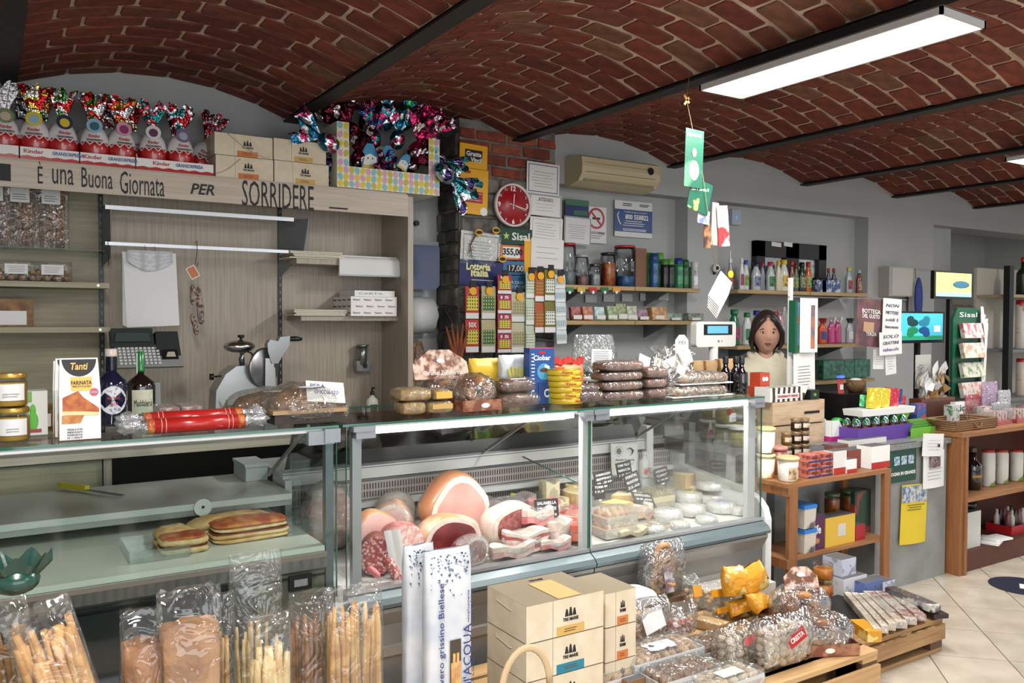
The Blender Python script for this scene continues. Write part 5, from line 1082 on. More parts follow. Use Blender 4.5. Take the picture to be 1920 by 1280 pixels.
slab('wrapped_bresaola','grey violet vacuum wrapped meat at the back of the case, right of the ham',950,940,3.52,(.30,.14,.085),(M((120,88,92),.35,c2=(160,140,144),scale=9,coat=.6),M((150,140,144),.3,c2=(110,84,88),scale=9,coat=.6)),rz=-.15,wave=.02)
slab('raw_ham_piece','dark piece of ham lying behind the salami and the raw ham',790,975,3.4,(.2,.10,.05),(LEAN,),wave=.01)
for k,(a,c_,r,lb) in enumerate((((722,1040,3.1),(750,1092,3.06),.022,'dry sausage leaning in white paper at the front left'),((752,1040,3.14),(790,1075,3.07),.028,'speckled dry sausage in clear film beside the paper wrapped one'),((690,1062,3.1),(712,1082,3.06),.014,'thin pink sausage end at the lower left corner of the deck'))):
 A,B=at(*a),at(*c_); t=thing('salami',lb,'salami',B); b=MB(SAL if k < 2 else LEAN2); D=A-B; b.tube([(0,0,0),D*.15,D*.5,D*.85,D],[r*.4,r*.9,r,r*.9,r*.4],n=12); b.build('sausage',t)
t=thing('paper_wrap','crumpled white paper wrapped round the front salami','paper',at(735,1040,3.08)); b=MB(M((226,224,222),.6)); b.grid(lambda u,v: ((u-.5)*.07+.04*(1-v),.004*sin(u*6),(v-.5)*.2),6,8); b.grid(lambda u,v: ((.5-u)*.07+.04*(1-v),.002+.004*sin(u*6),(v-.5)*.2),6,8); b.build('paper',t)
def ptag(lb,px0,px1,py0,py1,Y,lines_,tilt=-.2,roll=.08,rz=.15):
 c,w,h=rect(px0,px1,py0,py1,Y); t=thing('price_tag',lb,'price tag',c,rz,'black chalk price tags'); t.rotation_euler=(tilt,roll,rz)
 b=MB(M((34,36,38),.5)); b.box((0,0,0),(w,.003,h)); b.build('slate',t)
 for k,s in enumerate(lines_): text(s,h*.16,WHITE,t,(.0,-.0025,h*(.3-.3*k)),w=w*.8,shear=.1,bold=.01)
 b=MB(WHITE); b.box((0,.006,-h*.5),(w*.22,.014,h*.22)); b.build('clip_foot',t)
ptag('black price tag reading salamella cinghiale 29,00 beside the bacon',1000,1050,936,972,3.2,('SALAMELLA','CINGHIALE','\u20ac 29,00 Kg'))
ptag('black price tag half hidden behind the white upright, upper left of the cheeses',1112,1151,884,910,3.44,('FORMAGGIO','BEPPINO','9,50'),roll=-.05)
ptag('black price tag behind the upright, lower left of the cheeses',1112,1135,908,936,3.36,('TOMA','13,9'),roll=.05)
ptag('tall black price tag in front of the white fish brochure',1154,1186,866,896,3.5,('TOMA VALLE','MAIRUCCIA','17,90'),roll=-.05)
ptag('black price tag reading fontal in the middle of the cheeses',1170,1201,886,919,3.42,('FONTAL','VALDOSTANA','22,60'),roll=-.15)
ptag('black price tag tilted back in front of the beige roll',1185,1229,922,952,3.3,('CROSTA DURA','39,00'),tilt=-.7,roll=.2)
ptag('black price tag reading gorgonzola, the rightmost one by the glass end',1226,1255,877,905,3.52,('GORGONZOLA','"CUNEO"','\u20ac 34,00'),roll=-.08)
CH1=M((222,204,156),.5,c2=(212,190,138),scale=10); CH2=M((230,216,176),.45,c2=(222,204,158),scale=8); RN=M((206,176,120),.6,c2=(190,156,100),scale=18)
def wedge(lb,px,py,Y,r,h,ang=2.2,rz=0,m=CH1,z=None):
 c=at(px,py,Y); t=thing('cheese_wedge',lb,'cheese',(c.x,Y,deckz(Y)+.002 if z is None else z),rz); n=10; vs=[(0,0,0)]+[(r*sin(-ang/2+ang*k/n),r*cos(ang*k/n-ang/2),0) for k in range(n+1)]; k2=len(vs); vs += [(x,y,h) for x,y,_ in vs]
 b=MB(m); b.add(vs,[(0,k2,k2+1,1),(0,n+1,n+1+k2,k2)]+[(0,i+1,i+2) for i in range(n)]+[(k2,k2+i+2,k2+i+1) for i in range(n)],m); b.build('paste',t)
 b=MB(RN); b.add([(x*1.004,y*1.004,z_) for x,y,z_ in vs],[(i,i+k2,i+1+k2,i+1) for i in range(1,n+1)],RN); b.build('rind',t); return t
wedge('half wheel of pale yellow cheese behind the white upright',1098,915,3.5,.12,.11,3.0,1.2)
wedge('pale cheese wedge right of the white upright behind the tags',1160,925,3.48,.13,.09,1.7,3.0,CH2)
wedge('square cut pale yellow cheese block in the middle of the case',1152,940,3.38,.12,.085,1.6,2.6,M((226,200,130),.45,c2=(220,190,120),scale=8))
wedge('tall yellow cheese slab standing near the glass end',1262,915,3.58,.12,.12,.8,3.4,CH1)
def roundcheese(lb,px,py,Y,r,h,lab,z=None,lm=None,paper=True):
 c=at(px,py,Y); t=thing('wrapped_cheese',lb,'cheese',(c.x,Y,deckz(Y)+.002 if z is None else z),0,'white wrapped cheeses'); m=M((232,230,222),.5,c2=(222,220,212),scale=24,bump=.5,bscale=40)
 b=MB(m); b.lathe([(r*.9,0),(r,h*.3),(r*.98,h*.75),(r*.8,h),(0,h*1.02)],24,m,sx=1+.05*sin(px)); b.build('cheese',t)
 b=MB(lm or M((170,190,214),.5,c2=(232,232,230),scale=50)); b.lathe([(r*.5,0),(r*.5,.002),(0,.0022)],18,c=(0,-.01,h*1.01)); b.build('round_label',t)
 b=MB(film((240,240,238),.45,.15)); b.lathe([(r*1.06,.0),(r*1.09,h*.5),(r*.96,h*1.05),(r*.4,h*1.08)],22,b.d,fn if 0 else (0,0,0),cap=False); b.build('wrap',t); return t
for k,(px,py,Y,r,h,lm,z) in enumerate(((1252,975,3.2,.075,.05,(150,180,210),None),(1295,972,3.22,.072,.05,(220,210,190),None),(1352,962,3.2,.08,.045,(140,160,210),None),(1290,935,3.42,.08,.05,(190,210,80),None),(1335,945,3.36,.085,.04,(226,226,220),None),(1335,933,3.36,.084,.035,(226,210,200),.70),(1320,918,3.5,.08,.045,(210,220,120),None),(1362,925,3.46,.08,.05,(210,190,180),None),(1362,912,3.46,.078,.04,(214,170,140),.71))):
 roundcheese('white paper wrapped round cheese, '+['front left one with pale blue label','front middle one with beige label','front right one with violet blue label','one with yellow green label behind the front row','lower one of the pair behind the front row','upper one of the pair behind the front row','back one with a pale green label','lower one of the right back stack','top of the right back stack'][k],px,py,Y,r,h,None,z,M(lm,.5,c2=(232,232,230),scale=60,thr=(.5,.6)))
def tray(name,lb,px,py,Y,s,m,cont,n,cat='tray',rz=0,z=None,flm=None,r=.02,group=None,ctn='piece'):
 c=at(px,py,Y); t=thing(name,lb,cat,(c.x,Y,deckz(Y)+.002 if z is None else z),rz,group); w,d,h=s; b=MB(m)
 b.box((0,0,.003),(w*.9,d*.9,.006));
 for sx_,sy_ in ((-1,0),(1,0),(0,-1),(0,1)): b.box((sx_*w*.46,sy_*d*.46,h*.5),(.005 if sx_ else w*.92,.005 if sy_ else d*.92,h))
 b.build('tray',t); rn=RNG(int(px))
 for i in range(n[0]):
  for j in range(n[1]):
   b=MB(cont); b.ell((-w*.42+w*.84*(i+.5)/n[0],-d*.42+d*.84*(j+.5)/n[1],h*.8),(w*.46/n[0],d*.46/n[1],h*.75),cont,9,6,T=MRo(rn.uniform(-.3,.3),4,'Z')); b.build(ctn,t)
 b=MB(flm or CLR2); b.box((0,0,h*.85),(w*.98,d*.98,h*1.5),taper=.93); b.build('film_lid',t); return t
TB_=M((120,84,52),.5); MT=M((212,170,120),.5,c2=(190,130,84),scale=20)
tray('food_tray','beige tray of rolled meat pieces right of the white upright, upper one',1150,985,3.16,(.2,.15,.045),M((214,204,184),.4),MT,(4,2),z=.66,cat='meat tray')
tray('food_tray','beige tray of meat pieces under the other one, beside the white upright',1148,1010,3.14,(.2,.15,.045),M((206,196,176),.4),MT,(4,2),cat='meat tray')
tray('cheese_pack','flat film pack of pale sliced cheese at the front edge of the deck',1210,1000,3.12,(.22,.12,.02),M((220,206,170),.4),CH2,(3,1),cat='cheese')
t=tray('herb_pack','lumpy bag of greenish beige fresh pasta in front of the rightmost price tag',1232,935,3.42,(.17,.12,.06),M((200,190,150),.5),M((176,160,104),.55,c2=(150,140,84),scale=30),(6,3),cat='pasta')
slab('ham_roll','small beige roll in clear film under the tilted price tag',1203,965,3.26,(.11,.08,.06),(M((214,180,156),.4,c2=(200,150,130),scale=14),FAT),rz=.2)
slab('wrapped_packet','white and red printed film packet among the cheeses right of the white upright',1165,960,3.3,(.17,.08,.05),(M((226,222,218),.4,c2=(206,90,110),scale=18,thr=(.55,.62)),FAT),rz=-.2)
slab('cream_packet','pink and green small packets beside the brochure at the back',1222,900,3.6,(.12,.08,.04),(M((206,80,96),.4,c2=(230,200,200),scale=20),M((150,180,110),.5,c2=(220,220,200),scale=20)),rz=.1)
GRF=film((120,230,60),.55,.15)
slab('green_packet','bright green grated cheese packet hanging at the back of the case',975,908,3.62,(.11,.05,.08),(M((120,220,70),.4,c2=(230,210,90),scale=16),),rz=.1,wrap=True)
slab('butter_packet','pale yellow cheese packet with orange print behind the chalk tag',1030,915,3.58,(.10,.08,.14),(M((226,214,150),.4,c2=(230,190,80),scale=9,thr=(.5,.6)),CH2),rz=-.1)
slab('butter_packet','small pink labelled cheese wedge pack left of the half wheel',1050,930,3.46,(.08,.07,.08),(M((214,110,110),.4,c2=(230,220,200),scale=10),CH1),rz=.1)
for k,(x0,x1,y0,y1,Y,z) in enumerate(((1146,1196,832,890,3.66,None),(1122,1180,778,812,3.85,None))):
 c,w,h=rect(x0,x1,y0,y1,Y); t=thing('fish_brochure',['white brochure with a sun and fish drawing standing behind the cheeses','white brochure with a fish drawing lying on the rear ledge'][k],'brochure',c); t.rotation_euler=(-.15,.08,0)
 b=MB(WHITE); b.box((0,0,0),(w,.006,h)); b.build('cover',t); b=MB(GREY); rn=RNG(1)
 b.cyl((-w*.22,-.004,h*.25),w*.09,.001,GREY,12,T=X90)
 for q in range(12): b.box((-w*.22+w*.14*cos(q*pi/6),-.004,h*.25+w*.14*sin(q*pi/6)),(.008,.001,.003),T=MRo(-q*pi/6,4,'Y'))
 b.tube([(w*.08,-.004,h*.32),(w*.2,-.004,h*.36),(w*.3,-.004,h*.28),(w*.26,-.004,h*.16),(w*.18,-.004,h*.12)],[.002,.01,.012,.006,.002],INK,6,flat=.3); b.build('drawing',t)
 text('Antichi Granaioli',h*.07,INK,t,(0,-.004,-h*.02),w=w*.7); lines(t,GREY,-w*.35,w*.35,[-h*.12,-h*.17],-.0035,.003)
bottle('cream_bottle','small white bottle with red label standing beside the brochure in the case','bottle',(at(1208,880,3.62).x,3.62,deckz(3.62)+.1),.03,.15,M((222,224,222),.35),WHITE,(.02,.06,M((206,80,70),.4,c2=(230,230,226),scale=30),1.5),neck=.3)
solo('pedestal','small white riser block under the cream bottle in the case','block',MB(WPL).box((0,0,.05),(.09,.07,.098)),(at(1208,880,3.62).x,3.62,deckz(3.62)+.0))
a,c=at(980,856,3.6),at(1094,910,3.25); t=thing('glass_divider','clear glass divider with a dark green edge standing between meats and cheeses','divider',(a.x,3.6,0)); b=MB(GLASS)
b.add([(0,0,a.z),(c.x-a.x,-.35,c.z),(c.x-a.x,-.35,deckz(3.25)),(0,0,deckz(3.6)),(.004,0,a.z),(c.x-a.x+.004,-.35,c.z),(c.x-a.x+.004,-.35,deckz(3.25)),(.004,0,deckz(3.6))],[(0,1,2,3),(7,6,5,4),(0,4,5,1),(1,5,6,2),(2,6,7,3),(3,7,4,0)]); b.build('pane',t)
b=MB(EDGE); b.tube([(0,0,a.z),(c.x-a.x,-.35,c.z)],.004,n=5); b.build('glass_edge',t)
PK=M((176,164,70),.45,c2=(140,132,52),scale=46,thr=(.4,.6),bump=.4,bscale=50);
GJ=glassm((.96,.98,.95),.5)
for k,(px,Y,r,h,lv,ld,lb,bm) in enumerate(((1330,3.62,.062,.115,0,WHITE,'pickle jar with white lid and red tag, lower row left',PK),(1360,3.42,.062,.115,0,WHITE,'pickle jar with white lid, lower row middle',PK),(1386,3.30,.066,.115,0,WHITE,'widest pickle jar with white lid and white label, lower row right',PK),(1330,3.62,.056,.105,1,GJ,'pickle jar standing on the lower left jar',PK),(1360,3.42,.06,.11,1,GJ,'tall jar of yellow pickled slices on top of the middle jar',PK),(1386,3.48,.045,.15,0,M((180,180,176),.3),'pale yellow jar behind the widest jar',M((190,170,90),.5)),(1405,3.42,.045,.15,0,M((180,180,176),.3),'orange yellow jar partly behind the right upright',M((200,160,80),.5)))):
 z=.935+(.116 if lv else 0); jar('pickle_jar',lb,'jar',on(px,Y,z),r,h,bm,ld,(h*.15,h*.6,WHITE,1.1 if k in (2,3,4) else .9),'jars of pickles on the steel table',gl=GJ,rz=(-.5 if k < 2 else .1))
for k,(px,py) in enumerate(((1333,812),(1367,772))):
 q=at(px,py,3.5-.02*k-.16*(k == 1)); solo('red_seal',('white and red round seal hanging on the lower left pickle jar','white and red round seal hanging on the upper right pickle jar')[k],'tag',MB(RED).cyl((0,0,0),.02,.003,RED,14,T=X90).box((0,.002,.04),(.022,.003,.06),WHITE),(q.x,q.y,q.z))
 # Bread case content
CRU=M((206,150,84),.6,c2=(226,190,130),scale=14,thr=(.35,.65),bump=.4,bscale=30); CRUM=M((226,200,150),.6,c2=(210,170,110),scale=26); TOM=M((176,66,34),.5,c2=(214,130,60),scale=22,thr=(.4,.62),bump=.4)
def loaf(lb,px,py,Y,s,layers,rz=0,z=.80,name='focaccia'):
 c=at(px,py,Y); t=thing(name,lb,'bread',(c.x,Y,z),rz,'focaccia pieces on the board'); zz_=0
 for i,(m,h,k) in enumerate(layers):
  b=MB(m); b.ell((0,0,zz_+h/2),(s[0]/2*k,s[1]/2*k,h*.62),m,24,10,fn=lambda p: Vector((sq(p.x,.45),sq(p.y,.45),p.z*(1+.3*sin(p.x*11+i)*sin(p.y*8))+.1*sin(p.x*5+i*2)))); b.build('crust' if i in (0,len(layers)-1) else 'filling',t); zz_ += h*.82
 return t
loaf('pale bubbly focaccia slab at the back of the board',432,975,3.42,(.33,.13,.06),((CRUM,.03,1),(CRU,.035,1)),rz=.12)
loaf('long filled focaccia with red tomato topping, front right',466,1005,3.27,(.30,.15,.07),((CRU,.02,.98),(CRU,.022,1),(M((130,50,34),.5),.008,.97),(CRUM,.018,.95),(TOM,.02,.96)),rz=.02)
loaf('small round filled focaccia at the left of the board',343,1015,3.2,(.18,.13,.07),((CRUM,.028,.95),(M((120,46,30),.5),.008,.92),(CRUM,.028,.95),(TOM,.012,.88)),rz=0)
loaf('golden flat focaccia behind the small round one',328,990,3.3,(.15,.12,.05),((CRU,.03,1),(CRU,.04,.97)),rz=.1)
t=thing('clear_tray','empty clear plastic tray lying on the white board left of the focaccia','tray',(at(290,1025,3.24).x,3.24,.8005)); TP=film((230,236,232),.1,.2,crumple=0)
b=MB(TP); b.box((0,0,.002),(.20,.24,.003));
for sx_,sy_ in ((-1,0),(1,0),(0,-1),(0,1)): b.box((sx_*.1,sy_*.12,.02),(.002 if sx_ else .2,.002 if sy_ else .24,.04))
b.build('tray',t); t=thing('paper_sheet','thin clear sheet lying under the focaccia on the right of the board','sheet',(at(560,990,3.35).x,3.35,.8006)); b=MB(TP); b.box((0,0,.0005),(.2,.3,.001)); b.build('sheet',t)
a,c=atz(113,914,.905),atz(230,932,.905); t=thing('bread_knife','long bread knife with bright yellow handle on the white rear shelf','knife',a); D=c-a; t.rotation_euler=(0,0,math.atan2(D.y,D.x)); L=D.length
b=MB(M((222,206,30),.35)); b.prism([(0,-.008),(.02,-.014),(L*.2,-.006),(L*.34,-.022),(L*.44,-.012),(L*.44,.010),(L*.3,.012),(L*.1,.022),(0,.014)],.022,T=MTr((0,0,.014))@MRo(-pi/2,4,'X')@MRo(pi,4,'X')@MTr((0,-.011,0))); b.build('handle',t)
b=MB(M((90,92,92),.25,.8)); b.box((L*.72,0,.008),(L*.56,.022,.0025)); b.build('blade',t)
# Goods on the glass tops
GT=1.2525
def G(px,py): return atz(px,py,GT)
def hat(px,y0,y1,Y): return at(px,y0,Y).z-at(px,y1,Y).z
def wat(x0,x1,py,Y): return at(x1,py,Y).x-at(x0,py,Y).x
HON=M((196,140,50),.3,c2=(206,160,70),scale=4,thr=(.3,.7)); GLD=M((196,160,70),.3,.7)
p=G(22,830); Y=p.y+.045
for k,(px,lv,lb) in enumerate(((24,0,'honey jar with gold lid, lower one of the pair at the left edge'),(20,1,'honey jar with gold lid, upper one of the pair at the left edge'))):
 jar('honey_jar',lb,'jar',(at(px,800,Y).x,Y,GT+lv*.112),.05,.11,HON,GLD,(.022,.075,PAPER,1.7),gl=GJ)
p=G(75,812); jar('honey_jar','honey jar with gold lid standing alone beside the folded flat bread carton','jar',(p.x,p.y+.045,GT),.045,.095,M((180,130,54),.3),GLD,(.02,.065,PAPER,1.7),gl=GJ)
t=thing('pear_juice_box','white and green carton with a pear picture behind the honey jars','carton',(at(52,760,3.28).x,3.30,GT)); h=hat(52,682,765,3.25); w=wat(14,88,760,3.25)
b=MB(M((222,224,216),.5)); b.box((0,0,h/2),(w,.09,h)); q=b.build('carton',t); b=MB(M((120,176,60),.4)); b.box((-w*.2,-.0455,h*.87),(w*.6,.001,h*.24)); b.build('green_panel',q); b=MB(M((90,190,50),.4)); b.ell((w*.12,-.046,h*.32),(w*.14,.001,h*.22),None,14,8).ell((w*.12,-.046,h*.55),(w*.08,.001,h*.16),None,12,8); b.build('pear',q); b=MB(M((170,50,60),.4)); b.box((w*.14,-.046,h*.1),(w*.4,.002,h*.08)); b.build('red_strip',q)
def flatbread_box(lb,px0,px1,y0,y1,Y,first):
 t=thing('flatbread_carton',lb,'carton',(at((px0+px1)/2,y1,Y).x,Y+.04,GT),0,'flat bread cartons on the glass top'); w=wat(px0,px1,y1,Y); h=hat((px0+px1)/2,y0,y1,Y); d=.075
 b=MB(M((228,228,226),.4)); OR_=M((222,150,50),.45)
 tw=w*.46; vs=[(-w/2,0,0),(w/2,0,0),(w/2,d,0),(-w/2,d,0),(-tw,.03,h),(tw,.03,h),(tw,.045,h),(-tw,.045,h),(-w/2,0,h*.6),(w/2,0,h*.6)]
 b.add(vs,[(0,1,9,8),(8,9,5,4),(4,5,6,7),(2,3,7,6),(1,2,6,5,9)]); b.add(vs,[(3,0,8,4,7),(0,3,2,1)],OR_); q=b.build('carton',t); t.location.y=Y
 fy=lambda z: (.03*max(0,(z-h*.6)/(h*.4)))-.0012
 tl=math.atan2(.03,h*.4)
 b=MB(INK); n=14; b.add([(w*.42*cos(pi+pi*k/n),fy(h*.97+h*.2*sin(pi+pi*k/n)),h*.985+h*.21*sin(pi+pi*k/n)) for k in range(n+1)],[list(range(n+1))]); b.build('black_arch',q)
 if first:
  text('Tanti',h*.09,M((230,170,50),.4),q,(0,fy(h*.9)-.002,h*.90),rot=(pi/2-tl,0,0),w=w*.42,shear=.2,bold=.02)
 b=MB(M((236,180,60),.45)); b.add([(-w*.22,fy(h*.77)-.0004,h*.77),(w*.30,fy(h*.77)-.0004,h*.77),(w*.30,fy(h*.6)-.0004,h*.6),(-w*.22,fy(h*.6)-.0004,h*.6)],[(3,2,1,0)]); b.build('orange_panel',q)
 text('FARINATA',h*.05,INK,q,(w*.04,fy(h*.7)-.002,h*.70),rot=(pi/2-tl,0,0),w=w*.5,bold=.02); text('PRECOTTA DI CECI',h*.02,INK,q,(w*.04,fy(h*.65)-.002,h*.655),rot=(pi/2-tl,0,0),w=w*.44)
 b=MB(M((206,120,52),.5,c2=(176,80,36),scale=30)); b.prism([(-w*.42,h*.34),(-w*.42,h*.52),(-w*.05,h*.6),(w*.08,h*.52),(w*.46,h*.38),(w*.46,h*.31),(w*.1,h*.33)],.0008,T=MTr((0,-.0014,0)))
 b.prism([(-w*.44,h*.2),(-w*.44,h*.3),(-w*.1,h*.32),(w*.1,h*.3),(w*.0,h*.2)],.0008,M((214,150,80),.5,c2=(190,110,50),scale=30),T=MTr((0,-.0012,0))); b.build('bread_picture',q)
 b=MB(M((236,210,150),.5)); b.prism([(-w*.42,h*.31),(w*.1,h*.3),(w*.46,h*.29),(w*.46,h*.33),(w*.1,h*.345),(-w*.42,h*.355)],.001,T=MTr((0,-.002,0))); b.build('crust_picture',q)
 b=MB(M((200,80,110),.4)); b.cyl((w*.34,-.0006,h*.58),w*.11,.001,None,14,T=X90); b.build('pink_seal',q); text('SENZA',h*.022,WHITE,q,(w*.34,-.003,h*.58),w=w*.17)
 for k,s in enumerate(('PIEGALO E FAI','PRERISCALDATO','FORNATA','IN 11 MINUTI')): text(s,h*.022,INK,q,(-w*.13,-.002,h*.13-h*.034*k),w=w*.36)
 return t
flatbread_box('foremost white flat bread carton with black arch and orange panel beside the dark bottle',112,190,672,824,3.06,True)
flatbread_box('second flat bread carton just behind the foremost one, only its edges showing',104,182,667,812,3.16,False)
flatbread_box('third flat bread carton behind the two others, only its top edge showing',100,176,666,800,3.26,False)
p=G(213,800); h=hat(213,660,803,p.y+.05)
t=bottle('liqueur_bottle','squat dark blue liqueur bottle with a round ornate white label','bottle',(p.x,p.y+.055,GT),.055,h,M((18,20,50),.08,coat=.8),M((206,190,180),.35),None,neck=.36,capr=.36,caph=h*.1)
b=MB(glassm((.92,.94,.94),.8)); b.lathe([(.022,h*.72),(.021,h*.9)],16,b.d,cap=False); b.build('clear_neck',t)
b=MB(M((214,214,218),.5,c2=(120,130,160),scale=90,thr=(.5,.62))); n=26; b.add([(0,-.0565,h*.34)]+[(.05*.055/.055*sin(a_)*.92,-math.sqrt(max(0,.056**2-(.046*sin(a_))**2))-.001,h*.34+.052*cos(a_)) for a_ in [2*pi*k/n for k in range(n)]],[(0,1+(k+1) % n,1+k) for k in range(n)],None,True); q=b.build('round_label',t)
text('Villa Rosa',.011,M((190,40,60),.4),q,(0,-.0585,h*.37),w=.04,shear=.3); text('1807',.011,M((190,40,60),.4),q,(0,-.0585,h*.29),w=.03)
p=G(269,790); h=hat(269,664,792,p.y+.055)
t=bottle('liqueur_bottle','squat dark bottle with a bright green neck and cream label','bottle',(p.x,p.y+.06,GT),.054,h,M((26,14,16),.08,coat=.8),M((20,120,50),.25,coat=.6),(h*.08,h*.45,M((206,200,176),.6,c2=(170,190,160),scale=30),1.5),neck=.4,capr=.26,caph=h*.3,txt='Maddalena',tm=INK)
b=MB(PAPER); b.box((-.014,-.004,h*.83),(.003,.012,h*.3)); b.build('tax_strip',t)
for k,(px0,px1) in enumerate(((297,340),(334,377))):
 Y=3.26; t=thing('nougat_pack',('pink and white printed nougat block behind the red rolls, left one','pink and white printed nougat block behind the red rolls, right one')[k],'sweets',(at((px0+px1)/2,755,Y).x,Y+.05,GT)); b=MB(M((214,196,190),.5,c2=(180,110,110),scale=50,thr=(.48,.6))); b.box((0,0,.035),(wat(px0,px1,750,Y)*.95,.13,.07)); b.build('wrapper',t); b=MB(CLR2); b.box((0,0,.036),(wat(px0,px1,750,Y),.14,.076)); b.build('film',t)
RR_=M((186,26,22),.3,coat=.3)
def roll(lb,x0,y0,x1,y1,Y,r,z):
 a,c=at(x0,y0,Y),at(x1,y1,Y); L=c.x-a.x; t=thing('candy_roll',lb,'sweets',((a.x+c.x)/2,Y,z+r),0,'red foil ended rolls'); Ty=MRo(pi/2,4,'Y')
 b=MB(RR_); b.lathe([(r,-L*.4),(r,L*.4)],20,T=Ty); b.build('red_sleeve',t)
 for s_ in (-1,1): b=MB(M((206,130,60),.4,c2=(180,60,30),scale=40)); b.lathe([(r*.98,s_*L*.47),(r*.99,s_*L*.4)],20,T=Ty); b.build('gold_end',t)
 for s_ in (-.34,-.30,.30,.34): q=MB(M((226,170,150),.4)); q.lathe([(r*1.01,L*s_),(r*1.01,L*s_+.002)],20,T=Ty,cap=False); q.build('gold_line',t)
 for s_ in (-1,1):
  b=MB(SILVER); b.grid(lambda u,v: (s_*(L*.47+.07*v),(r*(1-.6*sin(v*pi*.7))+.01*v*sin(u*2*pi*6))*cos(2*pi*u),(r*(1-.6*sin(v*pi*.7))+.012*v*sin(u*2*pi*7))*sin(2*pi*u)),40,6,SILVER,smooth=False); b.build('twisted_foil',t)
  b=MB(film(opac=.2)); b.ell((s_*(L*.47+.05),0,.005),(.04,.03,.026),b.d,14,8,fn=lambda p: p*(1+.2*sin(p.x*9+p.z*7))); b.build('clear_film',t)
 return t
p=G(360,812); yb_=p.y+.035
roll('red candy roll with silver twisted ends, front lower one',268,795,463,790,yb_,.027,GT)
t=roll('red candy roll with a white sticker, lying behind and above the front one',262,775,458,768,yb_+.05,.027,GT+.018)
b=MB(WHITE); b.cyl((.0,-.0275,.003),.016,.002,WHITE,14,T=X90@Matrix.Diagonal((1,.45,1,1))); b.build('price_sticker',t)
def cake(lb,x0,x1,y0,y1,Y,label=False,seed=1):
 h=hat((x0+x1)/2,y0,y1,Y); w=wat(x0,x1,y1,Y); t=thing('pear_cake',lb,'cake',(at((x0+x1)/2,y1,Y).x,Y+.1,GT))
 b=MB(M((52,40,32),.5)); b.box((0,0,h*.14),(w*.88,.2,h*.26)); b.build('dark_tray',t); b=MB(M((176,140,96),.5)); b.box((0,0,h*.32),(w*.94,.22,h*.10)); b.build('card_rim',t)
 b=MB(M((146,104,66),.6,c2=(108,70,42),scale=14,bump=.5,bscale=30)); b.ell((0,0,h*.4),(w*.44,.1,h*.5),None,26,10,fn=lambda p: Vector((p.x,p.y,max(p.z,-.1)*(1+.12*sin(p.x*9+seed)*sin(p.y*7))))); b.build('cake',t)
 b=MB(film((200,190,175),.12,.2)); b.ell((0,0,h*.45),(w*.52,.13,h*.6),b.d,30,12,fn=lambda p: Vector((sq(p.x,.8)*(1+.03*sin(p.z*14)),p.y,max(p.z,-.74)*(1+.06*sin(p.x*11+seed)))));
 b.grid(lambda u,v: (w*.46+.05*u,(v-.5)*.1*(1-u*.3),h*(.15+.5*v)+.02*sin(u*9+v*7)),6,6,b.d); b.grid(lambda u,v: (-w*.46-.04*u,(v-.5)*.1,h*(.2+.3*v)+.02*sin(u*9+v*7)),6,6,b.d); b.build('clear_film',t)
 b=MB(PAPER); b.ell((w*.02,-.06,h*.93),(w*.16,.04,.003),PAPER,18,6); q=b.build('round_label',t); b=MB(RED); b.ell((w*.02,-.064,h*.937),(w*.05,.012,.003),RED,10,5); b.build('red_mark',q)
 return t,w,h
cake('pear and chocolate cake in clear film, left back one behind the red rolls',440,600,716,770,3.3,seed=2)
t,w,h=cake('pear and chocolate cake in clear film with the handwritten price card',508,655,722,795,3.08,seed=4)
c,ww,hh=rect(573,648,716,754,3.1); t2=thing('handwritten_card','white card handwritten pera cioccolato in blue on the cake','card',c); t2.rotation_euler=(-.5,.10,0); b=MB(WHITE); b.box((0,0,0),(ww*.95,.002,hh*1.1)); b.build('card',t2)
BI=M((30,60,150),.5); text('PERA',hh*.22,BI,t2,(-ww*.2,-.002,hh*.28),w=ww*.36,shear=.1); text('CIOCCOLATO',hh*.2,BI,t2,(ww*.02,-.002,-hh*.02),w=ww*.6,shear=.1)
BRN=M((126,78,48),.5,c2=(84,46,28),scale=18,bump=.5,bscale=40,coat=.2); GLDB=M((190,128,64),.5,c2=(140,80,36),scale=16,coat=.3); WAF=M((186,150,90),.6,c2=(156,118,66),scale=50,bump=.4)
def filmblock(name,lb,cat,px0,px1,y0,y1,Y,d,m,z=GT,group=None,band=None,rz=0,lab=None,seed=1,opac=.1,rounded=.5):
 w=wat(px0,px1,y1,Y); h=hat((px0+px1)/2,y0,y1,Y); t=thing(name,lb,cat,(at((px0+px1)/2,y1,Y).x,Y+d/2,z),rz,group)
 b=MB(m); b.ell((0,0,h/2),(w*.47,d*.46,h*.46),m,20,10,fn=lambda p: Vector((sq(p.x,rounded),sq(p.y,rounded),sq(p.z,.6)*(1+.05*sin(p.x*8+seed))))); b.build('filling',t)
 if band: b=MB(band[0]); b.ell((w*band[1],0,h/2),(w*band[2],d*.475,h*.475),band[0],4,10,fn=lambda p: Vector((p.x,sq(p.y,rounded),sq(p.z,.6)))); b.build('coloured_band',t)
 fm=film(opac=opac*.5); b=MB(fm); b.ell((0,0,h*.52),(w*.52,d*.53,h*.53),fm,26,12,fn=lambda p: Vector((sq(p.x,.6)*(1+.03*sin(p.z*13+seed)),sq(p.y,.6),sq(p.z,.7)*(1+.05*sin(p.x*12+p.y*9+seed))))); b.build('clear_film',t)
 if lab: b=MB(lab[0]); b.box((lab[1]*w,-d*.54,h*lab[2]),(lab[3]*w,.002,h*lab[4])); b.build('paper_label',t)
 return t,w,h
Yb=3.12
filmblock('wafer_pack','clear pack of pale wafers, lower left block of the stack','biscuits',757,803,745,770,Yb,.12,WAF,rounded=.25)
